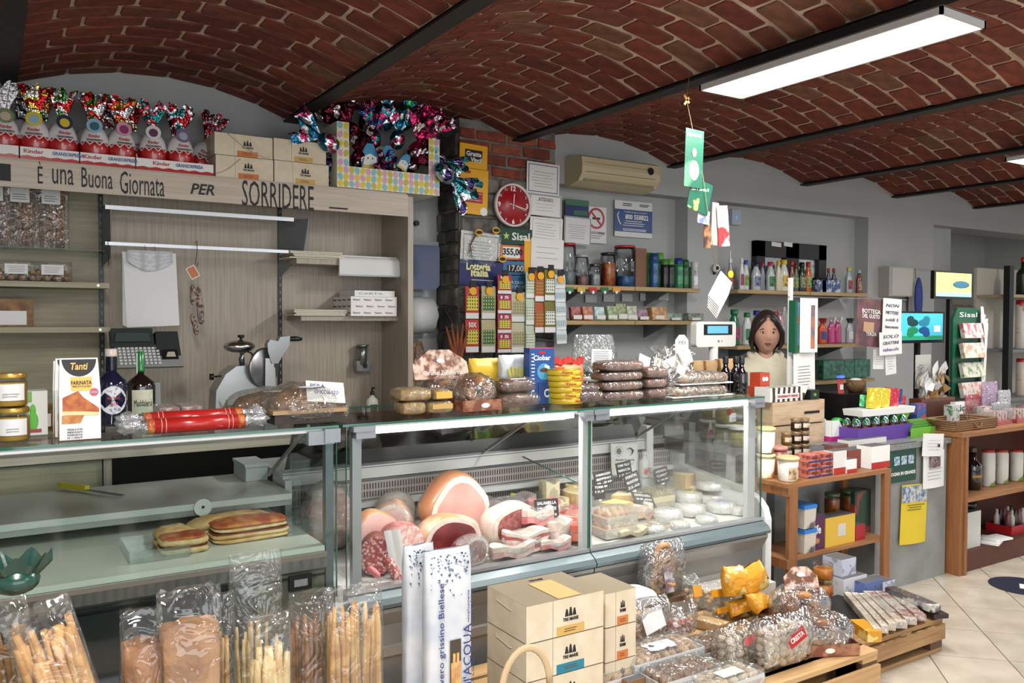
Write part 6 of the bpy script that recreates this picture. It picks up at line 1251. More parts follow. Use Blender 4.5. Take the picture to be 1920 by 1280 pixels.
filmblock('wafer_pack','clear pack of pale wafers, lower right block with orange label','biscuits',806,853,745,768,Yb,.10,WAF,rounded=.25,lab=(YEB,0,.6,.8,.4))
h0=hat(780,745,770,Yb)
filmblock('wafer_pack','clear pack of pale wafers, upper left block of the stack','biscuits',752,815,720,745,Yb,.14,WAF,z=GT+h0,rounded=.25)
filmblock('wafer_pack','clear pack with yellow orange label, upper right block of the stack','biscuits',815,850,724,745,Yb,.10,WAF,z=GT+h0,rounded=.25,lab=(M((226,180,70),.5),0,.5,.85,.6))
def ring_bread(lb,px0,px1,y0,y1,Y,n=3,z=GT,card=None,rz=0,m=GLDB,tilt=0,s=1,name='ring_bread_pack'):
 """rings of sweet bread standing in a printed half carton inside clear film"""
 w=wat(px0,px1,y1,Y); h=hat((px0+px1)/2,y0,y1,Y); t=thing(name,lb,'sweet bread',(at((px0+px1)/2,y1,Y).x,Y+.08,z),rz); t.rotation_euler=(tilt,0,rz); BXM=M((130,70,50),.5,c2=(176,120,84),scale=22,thr=(.45,.6)); d=.15
 b=MB(BXM); b.box((0,-d/2,h*.15),(w,.004,h*.30)).box((0,d/2,h*.15),(w,.004,h*.30)).box((-w/2,0,h*.15),(.004,d,h*.3)).box((w/2,0,h*.15),(.004,d,h*.3)).box((0,0,.003),(w,d,.005)); q=b.build('carton',t)
 b=MB(WHITE); b.prism([(.022*cos(a_)+w*.08,.011*sin(a_)+h*.15) for a_ in [2*pi*k/10 for k in range(10)]],.001,T=MTr((0,-d/2-.0035,0))); b.build('name_badge',q)
 R=min(w*.42,h*.42)
 for k in range(n):
  yy=-d*.3+k*d*.6/max(1,n-1); b=MB(m); pts=[]
  b.tube([(R*.66*cos(a_),yy+.004*sin(3*a_),h*.5+R*.66*sin(a_)) for a_ in [2*pi*i/18 for i in range(19)]],[R*.34*(1+.06*sin(i*2.1+k)) for i in range(19)],m,10,cap=False); b.build('bread_ring',t)
 fm=film(opac=.06,gl=.3); b=MB(fm); b.ell((0,0,h*.5),(w*.54,d*.56,h*.52),fm,26,12,fn=lambda p: Vector((sq(p.x,.7),p.y,max(p.z,-.92)*(1+.05*sin(p.x*13)))))
 b.build('clear_film',t)
 if card:
  cw,ch,dz_=card; PC=M((226,190,170),.5,c2=(120,66,40),scale=28,thr=(.42,.58)); b=MB(PC); o=[(-cw/2,0),(cw/2,0),(cw*.48,ch*.6),(cw*.2,ch),(-cw*.2,ch),(-cw*.5,ch*.55)]; b.prism(o,.006,T=MTr((0,-.03,dz_))@MRo(-.3,4,'X')); q=b.build('printed_header',t)
  text('Caramel Zuccherina',ch*.16,WHITE,q,(0,-.032,dz_+ch*.22),rot=(pi/2-.3,0,0),w=cw*.7,shear=.1); b=MB(WHITE); b.prism([(.02*cos(a_),.01*sin(a_)+ch*.65) for a_ in [2*pi*k/10 for k in range(10)]],.001,T=MTr((0,-.032,dz_))@MRo(-.3,4,'X')); b.build('name_badge',q)
 return t
ring_bread('ring bread pack with printed brown carton at the front left of the deli case',870,941,697,766,3.12,3)
ring_bread('ring bread pack with tall printed header card behind the front ring pack',800,880,690,748,3.28,3,card=(.28,.13,.13))
ring_bread('second ring bread pack with header card, rear left above the wafer blocks',806,872,680,738,3.42,2,card=(.26,.12,.14))
ring_bread('ring bread pack behind the front one, its carton just showing at left',848,906,700,758,3.22,2)
def standbag(lb,x0,x1,y0,y1,Y,m,d=.06,z=GT,cat='bag',name='paper_bag',rz=0,lean=0,seed=1,top=1.0,group=None,neck=.8):
 w=wat(x0,x1,y1,Y); h=hat((x0+x1)/2,y0,y1,Y); t=thing(name,lb,cat,(at((x0+x1)/2,y1,Y).x,Y+d/2,z),rz,group); t.rotation_euler=(0,lean,rz)
 b=MB(m); shell(b,w,d,h,m,seed,neck=neck,topw=top,crump=.003,nu=26,nv=14); b.build('bag',t); return t,w,h
YLB=M((226,184,30),.4,bump=.2,bscale=20)
t,w,h=standbag('bright yellow snack bag behind the ring bread packs',885,940,658,745,3.34,YLB,name='snack_bag')
t,w,h=standbag('white snack bag with a yellow fries drawing beside the yellow bag',941,993,660,752,3.3,M((196,202,206),.35,bump=.2,bscale=20),name='snack_bag')
b=MB(M((210,200,50),.5));
for k in range(5): b.box(((k-2)*w*.11,-.034,h*.58+.01*(k % 2)),(w*.07,.002,h*.3),T=MRo((k-2)*.12,4,'Y'))
b.prism([(-w*.3,h*.36),(-w*.2,h*.3),(w*.2,h*.3),(w*.3,h*.36),(w*.18,h*.34),(-w*.18,h*.34)],.002,T=MTr((0,-.034,0))); b.build('fries_drawing',t)
filmblock('bread_pack','brown loaf in crumpled clear film, lower one of two left of the yellow tins','bread',944,1021,733,761,3.12,.15,BRN,seed=2,rounded=.7)
filmblock('bread_pack','brown loaf in crumpled clear film, upper one of two left of the yellow tins','bread',942,1012,705,735,3.14,.15,BRN,z=GT+.062,seed=5,rounded=.7,lab=(PAPER,-.1,.98,.4,.06))
CIO=M((22,60,130),.4)
def cbox(name,lb,cat,x0,x1,y0,y1,Y,d,m,z=GT,s=None,th=.2,tm_=WHITE,tz=.7,group=None,tw=.8,rz=0):
 w=wat(x0,x1,y1,Y); h=hat((x0+x1)/2,y0,y1,Y); t=thing(name,lb,cat,(at((x0+x1)/2,y1,Y).x,Y+d/2,z),rz,group); b=MB(m); b.box((0,0,h/2),(w,d,h)); q=b.build('carton',t)
 b=MB(M((90,90,92),.6)); b.bb(-w/2+.003,w/2-.003,-d/2+.004,d/2-.004,h,h+.0006); b.build('top_flap',q)
 if s: text(s,h*th,tm_,q,(0,-d/2-.001,h*tz),w=w*tw,bold=.02)
 return t,w,h
Yc_=3.24
for k,(x0,x1) in enumerate(((988,1010),(1010,1040))): cbox('cocoa_box',('dark blue cocoa carton under the pink topped one, left','dark blue cocoa carton under the pink topped one, right')[k],'carton',x0,x1-1,693,733,Yc_,.06,CIO,s='C',th=.4,tz=.5,tw=.3)
h0=hat(1010,693,733,Yc_)
t,w,h=cbox('cocoa_box','blue hot chocolate carton with large white lettering and a cup picture','carton',993,1039,628,693,Yc_,.05,M((30,76,150),.35),z=GT+h0,s='Ciobar',th=.15,tz=.72,tw=.7)
q=t.children[0]; b=MB(M((60,150,190),.4)); b.prism([(w*.08+w*.28*cos(a_),h*.32+h*.24*sin(a_)) for a_ in [2*pi*k/18 for k in range(18)]],.0006,T=MTr((0,-.0262,0))); b.build('cup_picture',q)
b=MB(M((96,40,36),.4)); b.prism([(w*.08+w*.17*cos(a_),h*.36+h*.06*sin(a_)) for a_ in [2*pi*k/14 for k in range(14)]],.0006,T=MTr((0,-.0268,0))); b.build('chocolate',q)
b=MB(WHITE); b.box((w*.2,-.0272,h*.46),(w*.2,.001,h*.08),T=MRo(.4,4,'Y')); b.build('marshmallow',q); b=MB(RED); b.prism([(w*.14*cos(a_),h*.87+h*.04*sin(a_)) for a_ in [2*pi*k/12 for k in range(12)]],.001,T=MTr((0,-.0265,0))); b.build('red_oval',q)
b=MB(M((200,60,120),.4)); b.bb(-w/2,w/2,-.026,.026,h*.985,h*1.004); b.build('pink_edge',q); lines(q,WHITE,-w*.44,-w*.28,[h*.1*k+.02 for k in range(8)],-.0258,h*.03)
t=thing('red_snack_bag','red topped clear bag of orange snacks right of the cocoa carton','bag',(at(1068,705,3.26).x,3.28,GT+.06)); w,h=wat(1040,1095,690,3.26),hat(1068,645,705,3.26)
m_=M((206,40,30),.35); b=MB(M((216,140,90),.5,c2=(196,110,60),scale=12)); shell(b,w,.07,h*.8,b.d,3,crump=.004); b.build('snacks',t); b=MB(m_); b.grid(lambda u,v: ((u-.5)*w*1.08,-.012+.008*sin(u*20),h*(.78+.2*v)+.008*sin(u*15)),22,4,m_); b.grid(lambda u,v: ((.5-u)*w*1.08,-.006+.008*sin(u*20),h*(.78+.2*v)+.008*sin(u*15)),22,4,m_); b.box((-w*.36,-.03,h*.35),(w*.26,.012,h*.7)); b.build('red_top',t)
solo('grey_riser','stack of small green tins behind the yellow tins','tin',MB(M((80,150,120),.35)).cyl((0,0,0),.04,.058),(at(1026,735,3.26).x+.02,3.27,GT))
Yt=G(1060,757).y+.045; r=wat(1031,1087,740,Yt)/2; ht=hat(1060,693,757,Yt)/6
TY=M((226,190,30),.3,coat=.3)
for k in range(6):
 t=thing('tuna_tin','yellow round cheese tin with red lettering, '+('bottom one of the stack of six','second from the bottom of the stack','third from the bottom of the stack','fourth from the bottom of the stack','second from the top of the stack','top one of the stack of six')[k],'tin',(at(1060,740,Yt).x-.004*k,Yt,GT+k*ht),(.2,-.3,.1,-.2,.15,-.35)[k],'stack of yellow tins')
 b=MB(TY); b.lathe([(r*.97,0),(r,.002),(r,ht-.002),(r*.97,ht-.0005)],28); b.build('tin',t); b=MB(M((190,150,40),.3,.6)); b.lathe([(r*1.01,ht*.85),(r*1.012,ht*.99),(r*.9,ht*.995)],28,cap=False); b.build('lid_rim',t); text('Tigre',ht*.5,M((196,40,30),.4),t,(0,-r-.001,ht*.45),w=r*.62,bold=.04); text('\u25c6',ht*.3,M((30,50,120),.4),t,(r*.62,-r*.80,ht*.45),rot=(pi/2,0,.67)) if 0 else None
CHO=M((60,32,26),.45,c2=(92,50,38),scale=20,bump=.3,bscale=50)
filmblock('chocolate_pack','dark chocolate cake bar in clear film right of the yellow tins, lower','cake',1088,1138,733,756,3.14,.12,CHO,rounded=.35)
filmblock('chocolate_pack','dark chocolate cake bar in clear film right of the yellow tins, upper','cake',1086,1130,718,734,3.16,.12,CHO,z=GT+.047,rounded=.35)
hh_=[hat(1175,675+19*k,694+19*k,3.14) for k in range(4)]; z=GT
NB=M((96,60,48),.45,c2=(132,92,74),scale=14,bump=.4,bscale=40)
for k,(x0,x1,y0,y1,bnd) in enumerate(((1136,1216,733,752,(.05)),(1134,1214,714,733,.35),(1132,1214,697,715,.1),(1136,1216,676,697,.12))):
 t,w,h=filmblock('nougat_bar','film wrapped nougat cake with green band, '+('bottom of the left stack','second from the bottom of the left stack','third from the bottom of the left stack','top of the left stack')[k],'cake',x0,x1,y0,y1,3.14,.14,NB,z=z,band=(M((20,70,70),.4),bnd,.06),rounded=.35,seed=k,group='film wrapped nougat cakes'); z += h*.98
z=GT
for k,(x0,x1,y0,y1) in enumerate(((1216,1258,722,741),(1214,1256,704,723),(1214,1258,683,705))):
 t,w,h=filmblock('nougat_bar','brown nougat cake in film with a red ribbon band, '+('bottom of the right stack','middle of the right stack','top of the right stack')[k],'cake',x0,x1,y0,y1,3.16,.12,NB,z=z,band=(M((190,40,30),.4),.3-.6*(k > 0),.07),rounded=.35,seed=k+5,group='film wrapped nougat cakes'); z += h*.98
Yg=3.38; p=at(1125,715,Yg); t=thing('gift_bowl','black and white bowl of colourful eggs in a clear gift bag with printed card','gift',(p.x,Yg+.05,GT)); k_=wat(1080,1180,700,Yg)
b=MB(BLK); b.lathe([(k_*.28,0),(k_*.4,.03),(k_*.46,.085)],28,sy=.6); b.build('black_bowl',t); b=MB(WHITE); b.lathe([(k_*.46,.085),(k_*.5,.105),(k_*.46,.11),(k_*.2,.08)],28,WHITE,sy=.6,cap=False); b.build('white_rim',t)
rn=RNG(9)
for i in range(14):
 c_=((60,150,170),(200,170,60),(190,60,120),(60,90,160),(220,220,226),(170,50,60))[i % 6]; b=MB(foil(c_,tuple(min(255,v+50) for v in c_),(220,220,224))); b.ell((rn.uniform(-.32,.32)*k_,rn.uniform(-.12,.12)*k_,.115+.02*rn.random()),(.024,.02,.02),None,10,6,T=MRo(rn.random()*3,4,'Z')); b.build('foil_egg',t)
fm=film((225,232,230),.12,.25); h=hat(1130,602,715,Yg); b=MB(fm)
b.grid(lambda u,v: ((.52*k_*(1-.35*v)+.008*sin(u*40+v*9))*cos(2*pi*u),(.3*k_*(1-.75*v)+.006*sin(u*31))*sin(2*pi*u),.01+h*v),40,10,fm); b.build('clear_bag',t)
b=MB(PAPER); b.box((-.03,-.10,h*.66),(.13,.002,.085),T=MRo(.05,4,'Y')); q=b.build('printed_card',t); lines(q,GREY,-.085,.025,[h*.66+.032-.009*k for k in range(8)],-.102,.002,jit=.1)
COOK=M((150,104,70),.6,c2=(110,72,46),scale=30,bump=.4,bscale=50)
def cookbag(lb,x0,x1,y0,y1,Y,cont,n,r,seed,z=GT,tag=None,fan=True,cat='biscuits',name='biscuit_bag',d=.1,fill=.5,group=None,lean=0,opac=.08):
 w=wat(x0,x1,y1,Y); h=hat((x0+x1)/2,y0,y1,Y); t=thing(name,lb,cat,(at((x0+x1)/2,y1,Y).x,Y+d/2,z),0,group); t.rotation_euler=(0,lean,0); rn=RNG(seed)
 nx=max(1,int(w*.9/(2*r))); k=0; zz_=r
 while k < n and zz_ < h*fill+r:
  for i in range(nx):
   for j in range(max(1,int(d/(2*r)))):
    if k >= n: break
    b=MB(cont); b.ell((-w*.42+w*.84*(i+.5)/nx+rn.uniform(-.3,.3)*r,-d*.36+(2*j+.7)*r,zz_+rn.uniform(-.2,.2)*r),(r*rn.uniform(.9,1.1),r*.8,r*rn.uniform(.6,.9)),cont,9,6,T=MRo(rn.uniform(-1,1),4,'Y')); b.build('biscuit',t); k += 1
  zz_ += r*1.35
 fm=film(opac=opac,gl=.28); b=MB(fm); shell(b,w*1.05,d*1.1,h*.9 if fan else h,fm,seed,neck=fill*1.05,topw=.45 if fan else 1,crump=.006,nu=26)
 if fan: b.grid(lambda u,v: ((u-.5)*w*(.4+.7*v)+.006*sin(v*9),.012*sin(u*26+seed)*(.4+v),h*(.84+.2*v)+.012*sin(u*19+seed)),30,3,fm,smooth=False)
 b.build('clear_bag',t)
 if tag: tw,th_,tz,tm2,s=tag; b=MB(tm2); b.box((0,0,0),(tw,.002,th_)); q=b.build('paper_tag',t); q.location=(rn.uniform(-.02,.02),-d*.58,tz); q.rotation_euler=(-.2,rn.uniform(-.5,.5),0); (text(s,th_*.25,INK,q,(0,-.002,0),w=tw*.7) if s else None)
 return t
TG=M((222,206,186),.6); TW=M((226,220,216),.5)
cookbag('clear bag with white oval printed card behind the top nougat cakes',1178,1222,636,700,3.3,COOK,8,.018,1,tag=(.08,.09,.17,TW,None))
cookbag('clear bag of round biscuits with a kraft tag, left of the fluffy topped bag',1206,1250,642,705,3.36,COOK,14,.018,2,tag=(.07,.05,.17,TG,None))
cookbag('large clear gift bag with crinkled fan top and white tag in the middle',1226,1282,626,712,3.3,COOK,18,.02,3,tag=(.1,.07,.16,TW,None))
cookbag('clear bag of brown biscuits with pinkish tag below the till display',1268,1310,640,716,3.26,COOK,16,.02,4,tag=(.08,.07,.2,M((206,180,176),.5),None))
cookbag('clear bag of flat round biscuits in front of the kraft cones',1255,1302,662,722,3.18,COOK,14,.02,6,tag=(.06,.05,.14,TW,None))
t=thing('oval_sign','white rounded sign card standing behind the biscuit bags','sign',(at(1288,640,3.46).x,3.5,GT)); b=MB(WHITE); hz=at(1288,628,3.46).z-GT; b.prism([(-.055,0),(.055,0),(.05,hz*.9),(.02,hz),(-.02,hz),(-.05,hz*.9)],.004); b.build('card',t); text('FEI',.02,GREY,t,(0,-.001,hz*.86),w=.05)
KR=M((206,168,120),.65,c2=(192,152,104),scale=20)
for k,(x0,x1,y0,y1,Y,lb) in enumerate(((1292,1318,643,690,3.4,'kraft paper cone with pale print, left one'),(1316,1342,643,690,3.38,'kraft paper cone turned downward in the middle of the three'),(1342,1379,643,692,3.36,'widest kraft paper cone, right one behind the dark bottles'))):
 w,h=wat(x0,x1,y1,Y),hat(x0,y0,y1,Y); t=thing('kraft_cone',lb,'snack bag',(at((x0+x1)/2,y1,Y).x,Y,GT+.03),0,'kraft paper cones'); b=MB(KR)
 up=k == 1; a_,c_=(.12,.5) if up or k == 2 else (.5,.42)
 b.add([(-w*a_,-.01,0),(w*a_,-.01,0),(w*c_,-.03,h),(-w*c_,-.03,h),(-w*a_,.03,0),(w*a_,.03,0),(w*c_,.01,h),(-w*c_,.01,h)],[(0,1,2,3),(7,6,5,4),(0,4,5,1),(1,5,6,2),(2,6,7,3),(3,7,4,0)]); b.build('cone',t)
PB=M((196,172,146),.7,c2=(140,104,80),scale=26,thr=(.4,.65),bump=.3)
for k,(x0,x1,y0,y1,Y,z,lb) in enumerate(((1262,1374,716,738,3.12,GT,'lower clear pack of powdered knobbly biscuits at the right of the case top'),(1276,1374,692,716,3.14,GT+.062,'upper clear pack of powdered knobbly biscuits at the right of the case top'))):
 w,h=wat(x0,x1,y1,Y),hat(x0,y0,y1,Y); t=thing('biscuit_pack',lb,'biscuits',(at((x0+x1)/2,y1,Y).x,Y+.06,z)); b=MB(WHITE); b.box((0,0,.004),(w,.13,.006)); b.build('tray',t)
 for i in range(8):
  for j in range(2): b=MB(PB); b.ell((-w*.43+w*.86*(i+.5)/8,-.03+.06*j,h*.45),(w*.07,.036,h*.42),PB,10,7,T=MRo(.3,4,'Y'),fn=lambda p: p*(1+.1*sin(p.x*7+i)*sin(p.z*8))); b.build('biscuit',t)
 fm=film(opac=.08,gl=.25); b=MB(fm); b.ell((0,0,h*.5),(w*.53,.085,h*.55),fm,30,10,fn=lambda p: Vector((sq(p.x,.7),p.y,p.z*(1+.06*sin(p.x*16))))); b.build('clear_film',t)
 for i in range(4): b=MB(M((90,56,44),.5)); b.tube([(-w*.3+i*w*.2,-.084*sin(a_),h*.5+h*.55*cos(a_)) for a_ in [.3+k2*.3 for k2 in range(7)]],.0018,n=4); b.build('ribbon',t)
for k,(px,Y,lb) in enumerate(((1360,3.22,'black capped dark vinegar bottle, left of the three'),(1379,3.2,'black capped dark vinegar bottle, middle and rearmost of the three'),(1390,3.12,'black capped dark vinegar bottle with small white mark, right of the three'))):
 h=at(px,668-0*k,Y).z-GT; t=bottle('vinegar_bottle',lb,'bottle',on(px,Y,GT),.034,h,M((14,10,16),.08,coat=.8),BLK,None,neck=.36,capr=.42,caph=h*.2,group='dark vinegar bottles')
 # Shopkeeper
hp=at(1437,625,3.85); topz=at(1437,586,3.85).z; chin=at(1437,663,3.85).z; HH=topz-chin; hz=(topz+chin)/2
WM=thing('person','woman with dark tied hair and cream hooded sweater standing behind the counter','person',(hp.x,3.85,0),math.atan2(-hp.x,3.85)+.12)
SK=M((204,154,132),.6,c2=(196,144,120),scale=10,spec=.3); b=MB(SK)
def gau(a,s): return math.exp(-a*a/(s*s))
def hfn(p):
 x,y,z=p; f=max(0,-y)
 k=1-.26*max(0,-z-.1)**1.2-.05*max(0,z)
 y2=y
 if y < 0:
  y2 -= .15*gau(x,.13)*gau(z+.16,.14)*f+.12*gau(x,.09)*gau(z+.26,.07)*f
  y2 += .07*(gau(abs(x)-.36,.16)*gau(z-.02,.11))
  y2 -= .05*gau(x,.24)*gau(z+.5,.08)+.06*gau(x,.25)*gau(z+.82,.16)-.02*gau(x,.3)*gau(z+.62,.06)
  y2 -= .03*gau(z-.18,.09)*gau(x,.5)
 else: y2 *= 1.0 if z > -.3 else 1-.5*min(1,-z-.3)
 return Vector((x*k,y2,z))
hw=HH*.33
b.ell((0,0,hz),(hw,HH*.40,HH*.5),SK,40,32,fn=hfn)
b.tube([(0,.02,chin+.05),(0,.025,chin-.02),(0,.03,chin-.08)],[.05,.048,.07],SK,16)
for s in (-1,1): b.ell((s*hw*.97,.012,hz-.01),(.010,.02,.03),SK,10,8)
zs=chin-.035
prT=[(0,.10),(.12,.15),(.3,.155),(.5,.13),(.65,.15),(.8,.17)]
b.grid(lambda u,v: ((.16-.02*sin(v*pi))*cos(2*pi*u),.03+.08*sin(2*pi*u),zs-.09-.66*v),20,8,SK)
for s in (-1,1):
 b.tube([(s*.14,.03,zs-.08),(s*.215,.03,zs-.2),(s*.22,.03,zs-.34),(s*.22,.01,zs-.46),(s*.215,-.02,zs-.58)],[.05,.045,.038,.032,.024],SK,12)
 b.ell((s*.215,-.028,zs-.625),(.018,.042,.055),SK,12,8)
 for k in range(4): b.tube([(s*.215,-.028+.022*(k-1.5),zs-.65),(s*.212,-.030+.023*(k-1.5),zs-.70-.006*(k in (1,2))),(s*.202,-.032+.023*(k-1.5),zs-.735-.008*(k in (1,2)))],[.0095,.0085,.006],SK,7)
 b.tube([(s*.213,-.06,zs-.60),(s*.205,-.082,zs-.64),(s*.20,-.086,zs-.675)],[.012,.010,.007],SK,7)
 b.tube([(s*.09,.03,zs-.7),(s*.10,.02,.5),(s*.10,.04,.08)],[.09,.065,.04],SK,12); b.box((s*.10,-.02,.03),(.08,.24,.06),SK)
b.build('body',WM)
for s in (-1,1):
 ex,ez=s*hw*.37,hz+.004; ey=-HH*.40*.86
 b=MB(M((226,220,214),.3)); b.ell((ex,ey+.004,ez),(.015,.010,.0072),None,12,8); e=b.build('eye',WM); b=MB(M((50,34,26),.2)); b.ell((ex,ey-.004,ez),(.0065,.004,.0065),None,10,6); b.build('iris',e)
 HB=M((44,28,24),.6); b=MB(HB); b.tube([(ex-s*.018,ey-.0045,ez+.020),(ex,ey-.0085,ez+.026),(ex+s*.02,ey+.006,ez+.019)],[.002,.0035,.0015],None,6); b.build('eyebrow',WM)
 b=MB(HB); b.tube([(ex-s*.016,ey-.002,ez+.003),(ex,ey-.0065,ez+.0085),(ex+s*.017,ey+.003,ez+.003)],.0016,None,5); b.build('eyelashes',WM)
 b=MB(M((220,216,206),.2)); b.ell((s*(hw*1.02),.005,hz-.045),(.006,.006,.006),None,8,6); b.build('pearl_earring',WM)
LIP=M((160,70,66),.4); b=MB(LIP); ly=-HH*.40*.93; b.tube([(-.022,ly+.010,hz-HH*.25),(-.008,ly-.001,hz-HH*.235),(0,ly,hz-HH*.24),(.008,ly-.001,hz-HH*.235),(.022,ly+.010,hz-HH*.25)],[.001,.004,.0035,.004,.001],None,7); b.tube([(-.02,ly+.010,hz-HH*.255),(0,ly+.001,hz-HH*.27),(.02,ly+.010,hz-HH*.255)],[.001,.005,.001],None,7); b.build('lips',WM)
HR=M((34,22,22),.45,c2=(52,34,30),scale=30,stretch=(6,6,.6)); b=MB(HR)
def hair(p):
 x,y,z=p; part=.12
 line=.46+.22*gau(x,.25)
 if y < -.12 and z < line:
  q=min(1,(line-z)*3); face=gau(x,.74)
  if abs(x) < .86: return Vector((x*(1-.0*q),y+(.95)*min(1,q)*min(1,(.86-abs(x))*4),z))
 return Vector((x*(1+.05*max(0,-z)),y,z))
b.ell((0,.012,hz+.012),(hw*1.12,HH*.45,HH*.53),HR,44,30,fn=hair); b.ell((0,HH*.40,hz-.02),(.045,.04,.055),HR,14,10)
for s in (-1,1): b.tube([(s*.012,-HH*.40,hz+HH*.40),(s*hw*.62,-HH*.36,hz+HH*.26),(s*hw*1.02,-HH*.19,hz+.005),(s*hw*1.08,-.01,hz-HH*.22),(s*hw*.95,.03,hz-HH*.40)],[.008,.018,.02,.02,.010],HR,9)
b.build('hair',WM)
HD=M((212,204,178),.85,c2=(204,196,168),scale=14,bump=.25,bscale=30); b=MB(HD)
prs=[(.062,.055,.045),(.10,.075,.02),(.17,.10,-.015),(.215,.125,-.06),(.225,.135,-.16),(.225,.14,-.35),(.23,.14,-.60),(.20,.13,-.64)]
def hood(u,v):
 q=v*(len(prs)-1); i=min(int(q),len(prs)-2); f=q-i; a=[prs[i][k]*(1-f)+prs[i+1][k]*f for k in range(3)]
 w=2*pi*u; return (a[0]*cos(w)*(1+.01*sin(w*5+v*9)),.03+a[1]*sin(w)*(1+.03*sin(w*3+v*14)),zs+a[2]+.012*sin(w)*(1-v)+(-.03*max(0,-sin(w))**3*(1-v)))
b.grid(hood,40,20,HD); b.build('sweater',WM)
for s in (-1,1): b=MB(HD); b.tube([(s*.15,.03,zs-.03),(s*.20,.03,zs-.08),(s*.235,.03,zs-.22),(s*.24,.03,zs-.35),(s*.235,.01,zs-.48),(s*.22,-.015,zs-.56)],[.05,.066,.06,.054,.045,.036],HD,16); b.build('sleeve',WM)
b=MB(HD); b.tube([(.1*cos(a_)*1.0,.045+.085*sin(a_),zs+.02-.028*sin(a_)*-1-.03*(sin(a_) < -.5)) for a_ in [-pi/2+.25+k*(2*pi-.5)/18 for k in range(19)]],[.012]+[.026]*17+[.012],HD,10,flat=.8); b.build('hood',WM)
b=MB(M((50,54,70),.8)); b.grid(lambda u,v: ((.2-.03*v)*cos(2*pi*u),.03+.13*sin(2*pi*u),zs-.62-.2*v),20,3)
for s in (-1,1): b.tube([(s*.09,.03,zs-.74),(s*.10,.02,.5),(s*.10,.04,.10)],[.10,.075,.06],None,14)
b.build('trousers',WM)
# Cleaning bottles on the wall shelves
YB_=5.0
def bot(px,y0,r,c,cc,lb,lab=None,Y=YB_,z=ZR1,sh='pump',sx=1,g='bottles of cleaner on the wall shelf',capr=.5,rg=.25,txt=None):
 h=at(px,y0,Y).z-z; return bottle('cleaner_bottle',lb,'bottle',on(px,Y,z),r,h,M(c,rg,coat=.3),M(cc,.35),(h*.15,h*.5,M(lab,.4,c2=tuple(int(v*.55) for v in lab),scale=34,thr=(.5,.6)),1.6) if lab else None,g,neck=.24,capr=capr,caph=h*.14,sx=sx,sy=.7,sh=sh,txt=txt)
for a in ((1369,485,.03,(150,150,146),(220,220,220),'clear bottle with a white cap at the left end of the bottle row',(190,90,80)),(1390,484,.026,(214,218,220),(226,226,226),'tall slim white spray bottle second in the row',(176,40,90)),(1398,488,.034,(206,214,216),(40,80,170),'white bottle with blue cap and green label',(130,170,60)),(1417,492,.05,(196,200,208),(30,34,80),'wide pale grey bottle with dark blue cap',(120,130,170)),(1429,492,.03,(120,130,140),(150,40,50),'grey bottle with a dark red cap behind the pale grey one'),(1444,491,.048,(190,206,196),(190,40,50),'pale bottle with red cap and green square label',(60,140,80)),(1459,489,.034,(214,206,170),(220,180,40),'cream bottle with a yellow cap behind the white and yellow one'),(1469,487,.052,(222,220,206),(226,190,40),'large cream bottle with a yellow cap and yellow label',(226,180,60)),(1484,489,.032,(120,60,56),(190,40,50),'dark red bottle with a red cap beside the cream bottle',(150,170,90)),(1492,494,.03,(80,90,60),(120,30,40),'olive bottle with dark red cap left of the dark green one',(150,160,90)),(1503,492,.045,(24,60,36),(20,30,24),'dark green bottle with a black cap and oval pale label',(150,160,110)),(1515,491,.04,(206,96,30),(180,40,40),'orange detergent bottle with a red cap',(150,190,90)),(1553,503,.026,(60,56,90),(170,40,56),'small dark bottle with red cap above the blue boxes',(90,100,150)),(1563,503,.026,(60,56,90),(170,40,56),'small dark bottle with red cap, right of its twin'),(1591,501,.04,(170,190,196),(216,206,80),'clear blue spray bottle with a yellow top',(190,60,60)),(1610,506,.036,(130,60,50),(150,190,200),'red brown spray refill at the right end of the bottle row',(190,150,120))):
 bot(*a)
for k,px in enumerate((1541,1551,1568)): cbox('freshener_box','small dark blue and white carton on the bottle shelf, '+('left one','middle one','right one')[k],'carton',px-9,px+8,524,547,4.92,.05,M((50,80,130),.4,c2=(190,200,214),scale=24,thr=(.5,.55)),z=ZR1)
solo('dark_box','black carton standing behind the small blue boxes on the bottle shelf','carton',MB(BLK).box((0,0,.07),(.30,.06,.14)),on(1545,5.08,ZR1))
for k,(px,y0,r,c,cc,lb,lab) in enumerate(((1376,580,.06,(24,110,76),(20,120,70),'dark green detergent jug behind the till display',(170,60,110)),(1400,586,.05,(216,222,220),(30,120,60),'white detergent jug with green cap left of the woman',(60,140,90)),(1418,582,.055,(210,218,226),(30,50,170),'white and blue detergent jug with a blue cap beside the woman',(40,80,170)),(1452,584,.05,(200,120,130),(190,40,50),'pink detergent jug behind the woman with a red cap',(200,80,90)))):
 bot(px,y0,r,c,cc,lb,lab,5.0,ZR2,g='detergents on the lower wall shelf')
for px,y0,r,c,cc,lb,lab in ((1462,572,.05,(196,150,160),(206,200,204),'pinkish clear trigger spray behind the white pole',(190,190,200)),(1541,594,.05,(226,80,40),(190,40,40),'orange red trigger spray on the lower shelf',(60,70,140)),(1558,592,.045,(206,60,130),(226,220,222),'magenta trigger spray with a white head, left one',None),(1570,592,.045,(196,50,124),(230,226,226),'magenta trigger spray with a white head, right one',None),(1592,594,.045,(176,176,190),(60,60,70),'grey clear trigger spray right of the magenta ones',(210,210,216))):
 h=at(px,y0,4.98).z-ZR2; trigger('spray_bottle',lb,on(px,4.98,ZR2),r,h,M(c,.25,coat=.4),M(cc,.4),'trigger sprays on the lower wall shelf',lab=M(lab,.4) if lab else None)
